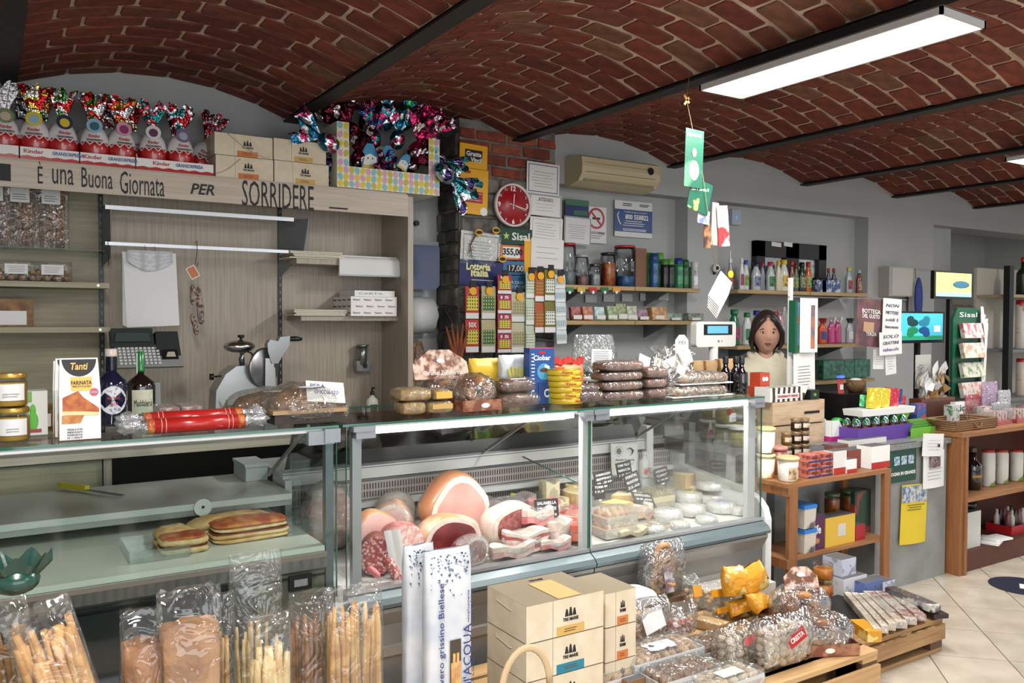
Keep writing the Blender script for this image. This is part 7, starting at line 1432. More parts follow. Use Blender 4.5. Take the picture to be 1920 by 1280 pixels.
 # Granite counter
GRN=M((150,150,150),.4,c2=(96,98,102),scale=160,thr=(.4,.62),coat=.1); CEM=M((148,150,144),.8,c2=(126,128,124),scale=5,thr=(.3,.7))
GCT=thing('granite_counter','cement grey counter with a speckled granite top by the till','counter',(4.9,3.4,0)); Zg=.895
for n_,a,m_ in (('body',(4.52,5.27,3.05,3.56,0,.86),CEM),('body',(3.92,4.52,3.30,3.48,0,.86),CEM),('granite_top',(4.50,5.29,3.03,3.59,.86,Zg),GRN),('body',(4.82,5.27,3.56,3.80,0,.86),CEM),('granite_top',(4.80,5.29,3.59,3.82,.86,Zg),GRN),('granite_top',(3.90,4.50,3.27,3.50,.86,Zg),GRN)): dc(n_,*a,m_,None,GCT)
def gb(px,py): return atz(px,py,Zg)
def fsheet(lb,x0,x1,y0,y1,Y,m=PAPER,**k): return sh(k.pop('name','paper_notice'),lb,'notice',x0,x1,y0,y1,Y,m,**k)
t,w,h=fsheet('dark green betting poster on the front of the granite counter',1667,1718,830,903,3.04,M((14,70,54),.4)); text('Sisal',h*.06,WHITE,t,(0,-.003,h*.38)); text('SOGNA IN GRANDE',h*.09,WHITE,t,(0,-.003,-h*.28),w=w*.92,bold=.02)
for k in range(3): plate(t,'ticket_picture',(k-1)*w*.26+.01,h*.05,w*.2,h*.22,M((60+30*k,130,170),.5,c2=(190,210,210),scale=60),-.003)
t,w,h=fsheet('creased yellow flyer with blue top taped on the counter front',1689,1737,908,1018,3.035,M((226,196,30),.5),curl=.012,roll=.05); plate(t,'blue_picture',-.004,h*.34,w*.95,h*.28,M((60,110,170),.5,c2=(206,200,180),scale=40),-.004); lines(t,INK,-w*.35,w*.35,[h*.16,h*.12,h*.08],-.0155,.004)
t,w,h=fsheet('white paper hanging on the counter edge next to the wooden shelf, upper one',1730,1769,813,855,3.02,curl=.01,roll=.08,ln=4); plate(t,'black_dot',w*.2,-h*.02,.02,.02,INK,-.013)
t,w,h=fsheet('longer white leaflet with dark photo below the upper paper',1731,1770,845,914,3.025,curl=.008,ln=6); plate(t,'photo',0,h*.2,w*.5,h*.3,M((60,40,44),.5,c2=(150,120,120),scale=50),-.010)
fsheet('small white label stuck at the top left of the green poster',1648,1666,900,960,3.045) if 0 else None
X_=at(1481,650,3.5); solo('calendar_pole','white upright post carrying the hanging calendars beside the woman','pole',MB(WHITE).box((0,0,.36),(.022,.022,.72+.0)),(X_.x,3.5,at(1481,735,3.5).z));
t,w,h=fsheet('blue and green tall calendar hanging on the white pole',1491,1511,567,662,3.46,M((120,180,214),.5),name='calendar'); plate(t,'green_foot',0,-h*.42,w,h*.14,M((90,150,60),.5)); lines(t,NAVY,w*.1,w*.4,[h*.1-h*.03*k for k in range(14)],-.0025,.003); plate(t,'orange_figure',-w*.15,h*.15,w*.5,h*.14,M((206,150,110),.5))
t,w,h=fsheet('white calendar back with an orange picture strip in front of the blue calendar',1500,1533,559,661,3.43,M((226,228,232),.5),name='calendar'); plate(t,'orange_strip',w*.22,-.01,w*.22,h*.8,M((206,120,70),.5,c2=(90,100,120),scale=9))
solo('green_folder','dark green narrow folder edge behind the calendars','folder',MB(M((16,90,60),.5)).box((0,0,0),(.02,.05,h*.95)),at(1487,612,3.46))
t,w,h=fsheet('printed white notice in a stand below the calendars',1488,1528,662,745,3.45,ln=8,roll=-.03)
t,w,h=fsheet('dark red printed advertising sheet with white words hanging above the counter',1606,1655,558,650,3.5,M((130,80,84),.45,c2=(90,60,66),scale=9),roll=.06,name='poster'); text('BOTTEGA',h*.09,WHITE,t,(.01,-.003,h*.22),w=w*.7,bold=.02); text('DEL GUSTO',h*.08,WHITE,t,(.01,-.003,h*.12),w=w*.66,bold=.02); plate(t,'loaf_picture',-.01,-h*.1,w*.4,h*.2,M((190,150,110),.5)); text('TERZA',h*.07,WHITE,t,(.02,-.003,-h*.24),w=w*.4)
t,w,h=fsheet('white sheet with blue handwriting right of the dark red sheet',1655,1690,560,626,3.49,roll=.04); [text(s,h*.09,M((40,50,90),.5),t,(0,-.003,h*(.3-.2*k)),w=w*.7,shear=.2) for k,s in enumerate(('NON','METTERE','soldi 5','banconote'))]
t,w,h=fsheet('lower white sheet with handwriting and violet word',1649,1691,622,665,3.47,roll=-.04); [text(s,h*.14,(M((40,50,90),.5),M((90,60,150),.5))[k > 1],t,(0,-.003,h*(.3-.28*k)),w=w*.7,shear=.2) for k,s in enumerate(('SOLO','GRATTINI','tabacchi'))]
fsheet('narrow receipt strip hanging below the handwritten sheets, left',1637,1658,655,692,3.5,ln=5,roll=.03); fsheet('narrow receipt strip hanging below the handwritten sheets, right',1660,1680,660,702,3.49,ln=5,roll=-.08)
solo('paper_rail','thin wire rail above the till from which the sheets hang','rail',MB(GREY).tube([at(1478,556,3.5),at(1700,562,3.5)],.003,n=5)).location=(0,0,0)
YH=3.08; a=at(1287,186,YH); t=thing('hanging_cards','string of green betting cards and leaflets hanging from the ceiling beam','cards',a); l=Vector(a)
def L_(px,py,y=0): q=at(px,py,YH+y); return q-l
b=MB(M((150,130,90),.7)); b.tube([(.02,0,2.88-l.z),(0,0,0),L_(1298,240),L_(1318,330),L_(1330,420),L_(1345,520)],.0015,n=5); b.build('string',t)
b=MB(M((196,140,60),.6)); b.box((0,0,.0),(.05,.006,.012),T=MRo(.8,4,'Y')); b.box((0,0,-.01),(.05,.006,.012),T=MRo(-.9,4,'Y')); b.build('peg',t)
CG=M((20,80,60),.4,c2=(70,120,90),scale=7,thr=(.55,.65));
for k,(x0,x1,y0,y1,m_,ro) in enumerate(((1284,1318,243,352,CG,.04),(1292,1332,338,398,M((16,76,56),.4,c2=(170,180,80),scale=12,thr=(.6,.65)),.25),(1308,1330,395,420,M((190,200,210),.5,c2=(90,100,150),scale=20),.1),(1320,1332,420,465,M((170,110,60),.5,c2=(60,40,40),scale=20),0),(1346,1366,386,462,M((216,206,200),.5,c2=(190,40,46),scale=6,thr=(.5,.56)),-.1),(1334,1346,380,460,M((150,140,130),.5),.05))):
 c_,w_,h_=rect(x0,x1,y0,y1,YH+.01*k); b=MB(m_); b.box((0,0,0),(w_,.003,h_),T=MRo(ro,4,'Y')); q=b.build('card',t); q.location=c_-l
 if k < 2: text('NON GIOCARE' if k == 0 else 'Sisal',.016,WHITE,q,(0,-.003,h_*.4-.03*k),w=w_*.8)
 if k == 0: b=MB(M((200,160,140),.5)); b.ell((0,-.003,h_*.1),(.016,.001,.022),None,10,7); b.ell((0,-.002,-.06),(.035,.001,.05),WHITE,10,7); b.build('portrait',q)
t=thing('clipped_papers','thick bundle of white receipts clipped together hanging above the till display','papers',at(1356,548,3.3)); t.rotation_euler=(0,.62,0)
for k in range(6): b=MB(PAPER); b.box((.01*k-.03,.006*k,-.008*k),(.11,.002,.17),rz=.03*k); b.build('sheet',t)
b=MB(YP1); b.cyl((-.02,-.006,.11),.02,.006,None,12,T=X90); b.build('yellow_clip',t); b=MB(GREY); b.tube([(0,0,.1),(-.09,0,.22)],.0015,n=4); b.build('string',t)
c,w,h=rect(1657,1702,501,556,4.99); t=thing('fuse_cabinet','pale grey metal cabinet on the pilaster wall right of the bottle shelf','cabinet',(c.x,4.99,c.z)); b=MB(M((176,172,162),.5)); b.box((0,0,0),(w,.12,h)); q=b.build('cabinet',t); b=MB(M((196,194,186),.5)); b.box((w*.04,-.062,0),(w*.86,.004,h*.92)); b.build('door',q)
sh('grey_board','grey white board with hanging blue pouch on the pilaster','board',1704,1752,508,590,5.0,M((170,172,170),.5)); t=thing('blue_pouch','blue fabric pouch hanging in front of the grey board','pouch',at(1722,570,4.9)); b=MB(M((40,60,140),.6)); b.ell((0,0,.05),(.06,.03,.22),None,14,10); b.build('pouch',t); b=MB(GREY); b.tube([(0,.03,.25),(.03,.06,.36)],.004,n=5); b.build('strap',t)
def monitor(lb,x0,x1,y0,y1,Y,sm,zb_,rz=0):
 c,w,h=rect(x0,x1,y0,y1,Y); t=thing('monitor',lb,'screen',(c.x,Y,zb_),rz); z=c.z-zb_; b=MB(BLK); b.box((0,0,z),(w,.03,h)); q=b.build('bezel',t); b=MB(sm); b.box((0,-.016,z+h*.02),(w*.92,.002,h*.84)); s=b.build('screen',q); b=MB(BLK); b.box((0,.02,(z-h/2)/2),(.035,.03,z-h/2)); b.box((0,.02,.006),(.18,.14,.012)); b.build('stand',t); return t,s,w,h,z
t,s,w,h,z=monitor('small screen showing a yellow advert, on a tall black stand',1749,1821,509,561,3.7,M((226,216,110),.4,emit=.55),Zg)
b=MB(M((140,206,220),.4,emit=.5)); b.box((0,-.018,z-h*.34),(w*.92,.001,h*.14)); b.build('blue_band',s); b=MB(M((50,110,140),.4,emit=.2)); b.ell((w*.18,-.019,z+h*.03),(w*.22,.001,h*.14),None,10,5); b.build('drawing',s); lines(s,GREY,-w*.4,-w*.15,[z+.01,z-.01],-.0175,.003)
t,s,w,h,z=monitor('wide screen showing teal and green cloverleaf shapes behind the hanging papers',1682,1768,584,643,3.62,M((60,180,210),.4,emit=.45),Zg)
for k,(dx,dz,cc) in enumerate(((-.2,.14,(20,60,70)),(.04,.14,(30,120,150)),(-.2,-.1,(20,130,80)),(.04,-.1,(24,70,130)))):
 b=MB(M(cc,.4,emit=.25)); b.ell((w*dx-.0,-.018,z+h*dz),(w*.12,.001,h*.12),None,14,6).ell((w*(dx+(.05 if k % 2 else -.05)),-.018,z+h*(dz+(.1 if k < 2 else -.1))),(w*.08,.001,h*.12),None,12,6); b.build('leaf_shape',s)
b=MB(M((30,150,100),.4,emit=.3)); b.box((0,-.0175,z-h*.33),(w*.92,.001,h*.12)); b.build('green_band',s); b=MB(M((210,230,235),.4,emit=.4)); b.box((w*.33,-.018,z-h*.05),(w*.14,.001,h*.2)); b.build('white_box',s)
p=on(1812,3.42,Zg); t=thing('leaflet_rack','green topped rack with pockets of betting slips by the till','rack',(p.x,3.42,Zg)); k_=wat(1785,1840,700,3.42); H_=at(1810,577,3.42).z-Zg
b=MB(M((16,84,56),.4)); b.prism([(-k_*.5,0),(k_*.5,0),(k_*.5,H_*.9),(k_*.36,H_),(-k_*.36,H_),(-k_*.5,H_*.9)],.02); q=b.build('back_board',t); text('Sisal',.035,WHITE,q,(0,-.002,H_*.94),w=k_*.6)
for k in range(5): b=MB(M((206,200,190),.5,c2=((200,90,100),(190,150,120),(120,150,90),(210,120,110),(90,120,170))[k],scale=24,thr=(.5,.6))); b.box((.01*(-1)**k,-.03-.012*(k % 2),H_*(.80-.17*k)),(k_*.72,.03,H_*.13),T=MRo(-.2,4,'X')); b.build('slip_bundle',t)
rn=RNG(4); p=on(1745,3.36,Zg); t=thing('receipt_tree','cluster of curling receipts and brown tickets clipped around a stand','receipts',(p.x,3.36,Zg)); b=MB(GREY); b.tube([(0,0,0),(0,0,.42)],.005); b.build('stand',t)
for k in range(34): b=MB((PAPER,PAPER,M((176,166,146),.6),M((190,150,90),.6))[k % 4]); w_=rn.uniform(.05,.09); q_=rn.uniform(.10,.19); b.grid(lambda u,v: ((u-.5)*w_,.02*sin(v*3),(v-.5)*q_),2,4); o=b.build('receipt',t); o.location=(rn.uniform(-.13,.12),rn.uniform(-.06,.04),rn.uniform(.10,.42)); o.rotation_euler=(rn.uniform(-.5,.5),rn.uniform(-1.2,1.2),rn.uniform(-.6,.6))
fsheet('long grey printed newspaper page hanging at the right of the handwritten sheets',1716,1745,665,728,3.4,M((176,176,168),.6),ln=9)
LEA=M((110,56,34),.4,c2=(90,42,26),scale=8,coat=.2); c,w,h=rect(1727,1790,726,785,3.3); t=thing('wooden_case','reddish brown small case with a handle standing on the counter','case',(c.x,3.34,Zg)); b=MB(LEA); b.box((0,0,h/2),(w,.09,h)); b.build('case',t); b=MB(M((80,40,26),.5)); b.box((0,-.046,h/2),(w*.86,.003,h*.82)); b.build('front_panel',t); b=MB(LEA); b.tube([(-.03,0,h),(-.025,0,h+.035),(.025,0,h+.035),(.03,0,h)],.005); b.build('handle',t)
c,w,h=rect(1598,1700,785,808,3.2); p=gb(1600,800); t=thing('egg_crate','purple cardboard crate of small foil chocolate eggs on the granite counter','box',(at(1650,800,3.22).x,3.26,Zg)); w=wat(1600,1703,800,3.2); hh2=.09
b=MB(PURP); b.box((0,-.08,hh2/2),(w,.005,hh2)).box((0,.08,hh2/2),(w,.005,hh2)).box((-w/2,0,hh2/2),(.005,.16,hh2)).box((w/2,0,hh2/2),(.005,.16,hh2)).box((0,0,.003),(w,.16,.005)); b.build('carton',t)
for i in range(6):
 for j in range(2):
  q=thing('small_foil_egg','small green and violet foil egg in the purple crate, %s row, %s from the left' % (('front','back')[j],('first','second','third','fourth','fifth','sixth')[i]),'chocolate egg',(t.location.x-w*.42+w*.84*i/5,3.22+.07*j,Zg+.06+.05),0,'eggs in the purple crate'); b=MB(foil((90,170,110),(130,110,200),(210,220,120),scale=60)); b.ell((0,0,0),(.026,.026,.036),None,14,10); b.build('foil',q); b=MB(M((190,60,60),.4)); b.lathe([(.024,-.045),(.026,-.03)],14); b.build('base_cup',q)
t=thing('white_tray','white foam tray lying on the foil eggs with gum packs on it','tray',(at(1652,750,3.28).x,3.29,Zg+.152)); w=wat(1605,1700,750,3.28); b=MB(WHITE); b.box((0,0,.02),(w,.14,.04),taper=1.04); b.build('tray',t)
for k,(x0,x1,y0,y1,c_,lb) in enumerate(((1622,1640,702,740,(226,200,40),'yellow candy pack leaning on the white tray, left'),(1642,1662,704,740,(230,200,36),'yellow candy pack leaning on the white tray, right'),(1664,1684,708,742,(200,30,50),'red candy pack right of the yellow ones'),(1630,1662,690,712,(80,190,120),'green striped gum packs behind the yellow ones'),(1684,1700,712,742,(30,60,120),'dark blue candy pack at the right of the tray'),(1690,1712,736,752,(206,30,40),'red flat candy box beside the white tray'))):
 c,w,h=rect(x0,x1,y0,y1,3.3-.02*(k == 3)); solo('candy_pack',lb,'candy',MB(M(c_,.35,c2=tuple(min(255,v+60) for v in c_),scale=40,thr=(.55,.6))).box((0,0,h/2),(w,.035,h),T=MRo(.1,4,'Y')),(c.x,3.27+.02*k,Zg+.192))
LG=M((120,196,60),.4); c,w,h=rect(1706,1768,782,812,3.16); t=thing('gum_display','lime green cardboard display of chewing gum packs at the counter corner','box',(c.x,3.2,Zg)); b=MB(LG); b.box((0,-.05,.03),(w,.004,.06)).box((0,0,.003),(w,.1,.005)); b.prism([(-w*.5,0),(-w*.42,0),(-w*.1,.15),(-w*.5,.2)],.004,T=MTr((0,.05,0))); b.build('carton',t)
for k in range(5): b=MB(M((60+12*k,160,60),.4)); b.box((.01*k-.01,-.02+.012*k,.04+.014*k),(w*.8,.06,.012)); b.build('gum_pack',t)
cbox('violet_pack','violet and blue sweet carton behind the green gum display','carton',1690,1735,752,775,3.34,.05,M((110,50,140),.4,c2=(60,70,150),scale=10),z=Zg+.09)
solo('pack_riser','blue carton under the violet sweet carton','carton',MB(M((50,60,140),.5)).box((0,0,.044),(.12,.05,.088)),(at(1712,770,3.36).x,3.365,Zg))
c,w,h=rect(1555,1607,800,829,3.2); Yx=3.42; t=thing('snack_display','white cut away cardboard display with magenta foot and black script','box',(at(1572,815,3.32).x,3.36,Zg)); w=.16; b=MB(WHITE); b.prism([(-.08,0),(.08,0),(.08,.02),(-.01,.13),(-.08,.13)],.004,T=MTr((0,-.05,0))).prism([(-.08,0),(.08,0),(.08,.02),(-.01,.13),(-.08,.13)],.004,T=MTr((0,.05,0))).box((-.08,0,.065),(.004,.1,.13)); q=b.build('carton',t); b=MB(PINKM); b.bb(-.081,.081,-.052,-.05,0,.03); b.bb(-.083,-.08,-.05,.05,0,.03); b.build('magenta_band',q); pass; b=MB(M((40,170,60),.4)); b.ell((.04,0,.12),(.05,.03,.02),None,12,7); b.build('green_caps',t)
CW=M((206,178,144),.6,c2=(190,160,126),scale=8,stretch=(1,1,6)); x0_,x1_=on(1448,3.34,Zg).x,on(1545,3.34,Zg).x; xm_=max(x0_,3.86); t=thing('wooden_crate','pale wooden crate with a slot handle behind the jars of the front shelf','crate',((xm_+x1_)/2,3.40,Zg)); w=x1_-xm_; hcr=at(1520,750,3.34).z-Zg
for nm_,bx_ in (('plank',(-w/2,w/2,-.06,-.05,0,hcr*.45)),('plank',(-w/2,w/2,-.06,-.05,hcr*.48,hcr)),('plank',(-w/2,w/2,.15,.16,0,hcr)),('plank',(-w/2,-w/2+.01,-.05,.15,0,hcr)),('plank',(w/2-.01,w/2,-.05,.15,0,hcr))): b=MB(CW); b.bb(*bx_); b.build(nm_,t)
b=MB(BLK); b.box((w*.25,-.061,hcr*.72),(w*.3,.002,.016)); b.build('slot',t)
b=MB(CW); b.bb(-w/2+.01,w/2-.01,-.05,.15,hcr-.012,hcr-.002); b.build('top_board',t)
STR=M((226,224,218),.5,c2=(70,44,36),scale=2.2,kind='wave',thr=(.5,.52),stretch=(3,3,3)); zc2=Zg+hcr
t=thing('candy_box','brown and white striped sweet box lying open on the wooden crate','box',(at(1470,730,3.36).x+.0,3.40,zc2)); t.location.x=max(t.location.x,xm_-.01); w2=wat(1432,1493,735,3.36); b=MB(STR); b.box((0,0,.045),(w2,.12,.085),T=MRo(0,4,'X')); q=b.build('carton',t); b=MB(WHITE); b.box((.01,-.061,.035),(w2*.7,.002,.03)); b.build('white_band',q); text("FISHERMAN'S FRIEND",.016,RED,q,(.01,-.063,.035),w=w2*.64,bold=.02); b=MB(STR); b.box((w2*.5+.03,0,.05),(.004,.12,.09),T=MRo(.5,4,'Y')); b.build('open_flap',q)
solo('tea_box','small black carton with a green leaf on the wooden crate','carton',MB(M((26,30,28),.4)).box((0,0,.03),(.08,.07,.06)).ell((0,-.036,.03),(.016,.001,.01),M((90,170,60),.4),8,5),(on(1519,3.38,zc2).x,3.38,zc2))
for k,(x0,x1,y0,y1,lv) in enumerate(((1403,1431,706,733,0),(1398,1410,680,706,1))):
 c,w,h=rect(x0,x1,y0,y1,3.5); t=thing('orange_carton',('orange carton with white seals beside the dark bottles, lower','orange carton with white seals behind the dark bottles, upper')[k],'carton',(max(c.x,xm_+.06)+.02*k,3.51,zc2+k*h)); b=MB(M((196,70,40),.4)); b.box((0,0,h/2),(w+.03*k,.08,h)); q=b.build('carton',t); b=MB(WHITE); b.cyl((-w*.2,-.041,h*.55),.014,.001,None,12,T=X90).cyl((w*.25,-.041,h*.55),.014,.001,None,12,T=X90); b.build('white_seal',q)
t=thing('code_card','red payment card stand with a blue lit top by the basket','sign',(on(1575,3.6,Zg).x,3.6,at(1575,738,3.6).z)); b=MB(M((196,70,66),.45)); b.box((0,0,.05),(.06,.004,.10),T=MRo(-.1,4,'X')); b.build('card',t); b=MB(WHITE); b.box((0,-.008,.045),(.034,.002,.034)); b.build('white_square',t); b=MB(M((70,110,220),.4,emit=.6)); b.box((0,0,.115),(.05,.03,.016)); b.build('blue_light',t)
zq=t.location.z; solo('cash_machine','black till machine and printer under the payment card','till',MB(BLK).box((0,0,(zq-Zg)/2),(.34,.22,zq-Zg-.002)),(on(1590,3.64,Zg).x,3.64,Zg))
WK=M((150,110,66),.7,c2=(96,64,36),scale=60,kind='wave',thr=(.3,.7),bump=.4)
t=thing('round_basket','round brown wicker basket with a white cloth beside the payment card','basket',(on(1604,3.62,zq).x,3.62,zq)); b=MB(WK); b.lathe([(.045,0),(.065,.05),(.06,.085)],18); b.build('basket',t); b=MB(WHITE); b.ell((0,0,.085),(.045,.04,.015),None,12,6); b.build('cloth',t)
# Right wooden shelf
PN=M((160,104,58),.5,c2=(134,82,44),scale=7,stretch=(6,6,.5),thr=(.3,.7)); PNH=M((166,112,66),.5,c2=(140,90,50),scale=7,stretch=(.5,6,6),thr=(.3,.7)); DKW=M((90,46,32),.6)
RS=thing('pine_shelf','orange brown pine shelf unit with cans beside the granite counter','shelf unit',(5.9,3.15,0)); ZRt=.93
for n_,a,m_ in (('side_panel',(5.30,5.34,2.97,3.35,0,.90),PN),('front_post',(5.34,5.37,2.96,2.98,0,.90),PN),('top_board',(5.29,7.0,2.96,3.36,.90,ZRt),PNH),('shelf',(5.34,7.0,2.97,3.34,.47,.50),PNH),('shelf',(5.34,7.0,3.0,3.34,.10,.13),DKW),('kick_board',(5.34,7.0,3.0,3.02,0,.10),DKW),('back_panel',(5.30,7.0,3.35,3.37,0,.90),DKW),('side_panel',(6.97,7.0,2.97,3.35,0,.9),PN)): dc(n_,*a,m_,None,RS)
for k,px in enumerate((1852,1877,1905,1935)): h=at(px,843,3.12).z-.5; bottle('tomato_bottle','white and green can with red top, '+('half hidden behind the dark bottle','second from the left','third from the left','cut by the right edge')[k],'can',on(px,3.12,.5),.045,h,M((206,206,196),.35,c2=(110,150,70),scale=4,thr=(.52,.56)),M((180,50,44),.4),None,'white cans on the pine shelf',neck=.1,capr=.8,sh='flat')
h=at(1822,838,3.12).z-.5; bottle('oil_bottle','dark round bottle with a gold ring at the left of the cans','bottle',on(1822,3.12,.5),.06,h,M((16,12,10),.1,coat=.8),M((60,50,30),.3),(h*.3,h*.36,M((170,120,50),.4),2),neck=.35)
h=at(1805,850,3.2).z-.5; bottle('oil_bottle','slim dark bottle behind the round bottle at the side panel','bottle',on(1808,3.24,.5),.04,h,M((30,16,12),.1,coat=.8),BLK,None,neck=.35)
cbox('white_carton','white tall carton with a black bag on the bottom board of the pine shelf','box',1798,1838,985,1052,3.04,.16,M((206,206,200),.5),z=.13,rz=0); solo('black_bag','crumpled black plastic bag on top of the white carton','bag',MB(M((18,18,20),.25,bump=.5)).ell((0,0,.03),(.08,.06,.035),None,14,8,fn=lambda p: p*(1+.12*sin(p.x*9)*sin(p.y*8))),(on(1815,3.12,.5).x,3.12,.13+hat(1815,985,1052,3.04)))
t=thing('red_tray','red cardboard tray of small bottles wrapped in film on the bottom board','tray',(on(1890,3.16,.13).x,3.16,.13)); b=MB(M((186,24,36),.4)); b.box((0,-.09,.03),(.26,.004,.06)).box((0,.09,.03),(.26,.004,.06)).box((-.13,0,.03),(.004,.18,.06)).box((.13,0,.03),(.004,.18,.06)); b.build('tray',t)
for i in range(5):
 for j in range(2): b=MB((M((120,60,70),.3),M((180,180,170),.3),M((60,44,40),.3))[(i+j) % 3]); b.lathe([(.02,0),(.02,.11),(.01,.13),(.01,.16)],12,c=(-.1+.05*i,-.05+.08*j,.004)); b.build('bottle',t)
solo('loose_cartons','white flattened cartons sticking out in front of the red tray','cardboard',MB(WHITE).box((0,0,.01),(.22,.14,.015),rz=.3).box((.04,-.02,.025),(.18,.12,.012),rz=-.1),(on(1865,3.03,.13).x,3.06,.13))
t=thing('wicker_hamper','shallow rectangular wicker basket on the pine shelf top','basket',(on(1805,3.1,ZRt).x,3.12,ZRt)); w=wat(1768,1842,805,3.05)
b=MB(WK);
for z in range(5): b.tube([(sx_*w/2*(1+.02*z),sy_*.11,.008+.014*z) for sx_,sy_ in ((-1,-1),(1,-1),(1,1),(-1,1),(-1,-1))],.008,WK,6)
b.box((0,0,.004),(w,.22,.006)); q=b.build('weave',t); b=MB(WK); b.tube([(-.04,-.12,.05),(-.03,-.13,.02),(.03,-.13,.02),(.04,-.12,.05)],.005); b.build('handle',t); b=MB(GREY); b.tube([(.05,-.02,.04),(.0,-.02,.12),(.03,-.02,.16),(.07,-.02,.12),(.08,-.02,.04)],.003); b.build('wire_loop',t)
rn=RNG(6)
for k in range(7): solo('wrapped_sweet','silver wrapped sweet in the wicker basket, '+('far left','left','left of centre','centre','right of centre','right','far right')[k],'sweet',MB(SILVER).ell((0,0,0),(.02,.02,.014),None,10,6),(t.location.x-w*.4+w*.8*k/6,3.12+rn.uniform(-.05,.05),ZRt+.028))
cbox('mint_box','white mint candy carton with dark green badge behind the wicker basket','carton',1790,1832,760,800,3.26,.04,WHITE,z=ZRt,s='tic tac',th=.3,tm_=GREEN)
for k,(px,w_) in enumerate(((1862,.18),(1900,.2))):
 t=thing('candy_tub',('clear tub of white and red bars right of the wicker basket','clear tub with red foot at the right edge above the pine shelf')[k],'tub',(on(px,3.12,ZRt).x,3.12,ZRt)); b=MB(M((190,36,40),.4)); b.box((0,0,.014),(w_,.15,.028)); b.build('red_base',t)
 for i in range(5): b=MB(M((214,200,196),.4,c2=(180,80,80),scale=30,thr=(.55,.6))); b.box((-w_*.4+w_*.2*i,0,.06),(.022,.1,.06)); b.build('bar',t)
 b=MB(film()); b.box((0,0,.06),(w_*1.05,.16,.12),taper=1.08); b.build('clear_tub',t)
for k,(x0,x1,y0,y1,c_,lb) in enumerate(((1812,1838,740,775,(190,40,46),'red topped white bag behind the basket and mint carton'),(1838,1866,715,780,(190,150,190),'clear lilac blister pack standing at the right of the rack'),(1862,1885,735,790,(200,200,206),'clear pack with pink corner near the far shelf'),(1845,1880,752,780,(190,196,200),'white egg shaped pack on the clear tub'))):
 c,w,h=rect(x0,x1,y0,y1,3.25); t=thing('hanging_pack',lb,'pack',(c.x,3.26-.02*k,max(ZRt,c.z-h/2))); b=MB(film(c_,.55,.2)); shell(b,w,.04,h,b.d,k,crump=.004); b.build('pack',t)
FS=thing('black_shelf','black slotted upright shelving with cans at the right edge of the photo','shelf unit',(9.1,4.4,0)); a=at(1893,500,4.4); zt2=at(1893,498,4.4).z
for n_,a_,m_ in (('upright',(a.x-.03,a.x+.05,4.38,4.44,0,zt2),BLK),('back_panel',(a.x+.05,a.x+1.3,4.75,4.78,0,zt2),M((190,184,168),.6))): dc(n_,*a_,m_,None,FS)
for k,py in enumerate((552,655,745,830)): z=at(1912,py,4.4).z; dc('shelf',a.x+.05,a.x+1.3,4.4,4.75,z-.03,z,M((170,150,120),.5) if k == 0 else GREY,None,FS)
zf=[at(1912,py,4.4).z for py in (552,655,745,830)]
for k,(lv,px,y0,c_,lb) in enumerate(((0,1917,482,(20,40,24),'dark green bottle with red cap on the far black shelf'),(1,1915,562,(214,208,196),'white red and green can on the second far shelf board'),(2,1916,672,(206,190,176),'white and red carton on the third far shelf board'),(3,1916,758,(190,170,140),'stack of cans on the lowest far shelf board in view'))):
 h=at(px,y0,4.5).z-zf[lv]; bottle('shelf_can',lb,'can',on(px,4.5,zf[lv]),.06,h,M(c_,.35,c2=(170,60,50) if lv else (30,30,20),scale=5,thr=(.55,.6)),RDM,None,neck=.1 if lv else .35,capr=.9 if lv else .3,sh='flat' if lv else 'round')
solo('dark_notice','small black notice stuck on the wall of the far room','sign',MB(BLK).box((0,0,0),(.36,.01,.28)),at(1764,504,6.594)); solo('floor_sticker','dark blue round sticker on the tiled floor at the right edge','sticker',MB(M((24,36,60),.4)).cyl((0,0,0),.19,.002,None,30),(atz(1915,1100,0).x+.02,atz(1915,1100,0).y,.0005));
solo('floor_sticker_mark','white printed arrows on the blue floor sticker','sticker',MB(WHITE).box((0,0,0),(.10,.03,.001),rz=.5).box((-.0,-.06,0),(.10,.03,.001),rz=.5),(atz(1917,1100,0).x,atz(1917,1100,0).y,.0032))
# Front shelf unit of pine
zu,zl=.765,.375
FU=thing('front_shelf','small pine shelf unit with two boards between the deli case and the granite counter','shelf unit',(4.05,3.05,0))
for x0,x1 in ((3.60,3.665),(4.43,4.49)):
 for y0,y1 in ((2.93,2.955),(3.21,3.235)): dc('post',x0,x1,y0,y1,0,zu-.005,PN,None,FU)
dc('top_board',3.58,4.495,2.93,3.25,zu-.005,zu+.018,PNH,None,FU); dc('shelf',3.60,4.49,2.955,3.21,zl-.02,zl,PNH,None,FU); dc('side_rail',3.585,3.60,2.93,3.24,zu-.05,zu-.005,PN,None,FU); dc('side_rail',3.585,3.60,2.93,3.24,zl-.05,zl,PN,None,FU)
zu += .0185; BEI=M((220,210,180),.4); CHJ=M((60,34,26),.4)
def tub(name,lb,px,Y,z,y0,r,m,lm,cat='tub',sx=1,tp=1.15,pic=None):
 h=at(px,y0,Y).z-z; t=thing(name,lb,cat,on(px,Y,z),0); b=MB(m); b.lathe([(r*.84,0),(r*.86,.004),(r*.84*tp,h*.88)],22,m,sx=sx); b.build('cup',t); b=MB(lm); b.lathe([(r*.84*tp+.004,h*.86),(r*.84*tp+.005,h*.95),(r*.84*tp-.004,h)],22,lm,sx=sx); b.build('lid',t)
 if pic: b=MB(pic); b.grid(lambda u,v: (-(r*.93)*sin(1.6*(.5-u)),-(r*.93+.002)*cos(1.6*(.5-u)),h*(.1+.5*v)),6,1); b.build('picture',t)
 return t
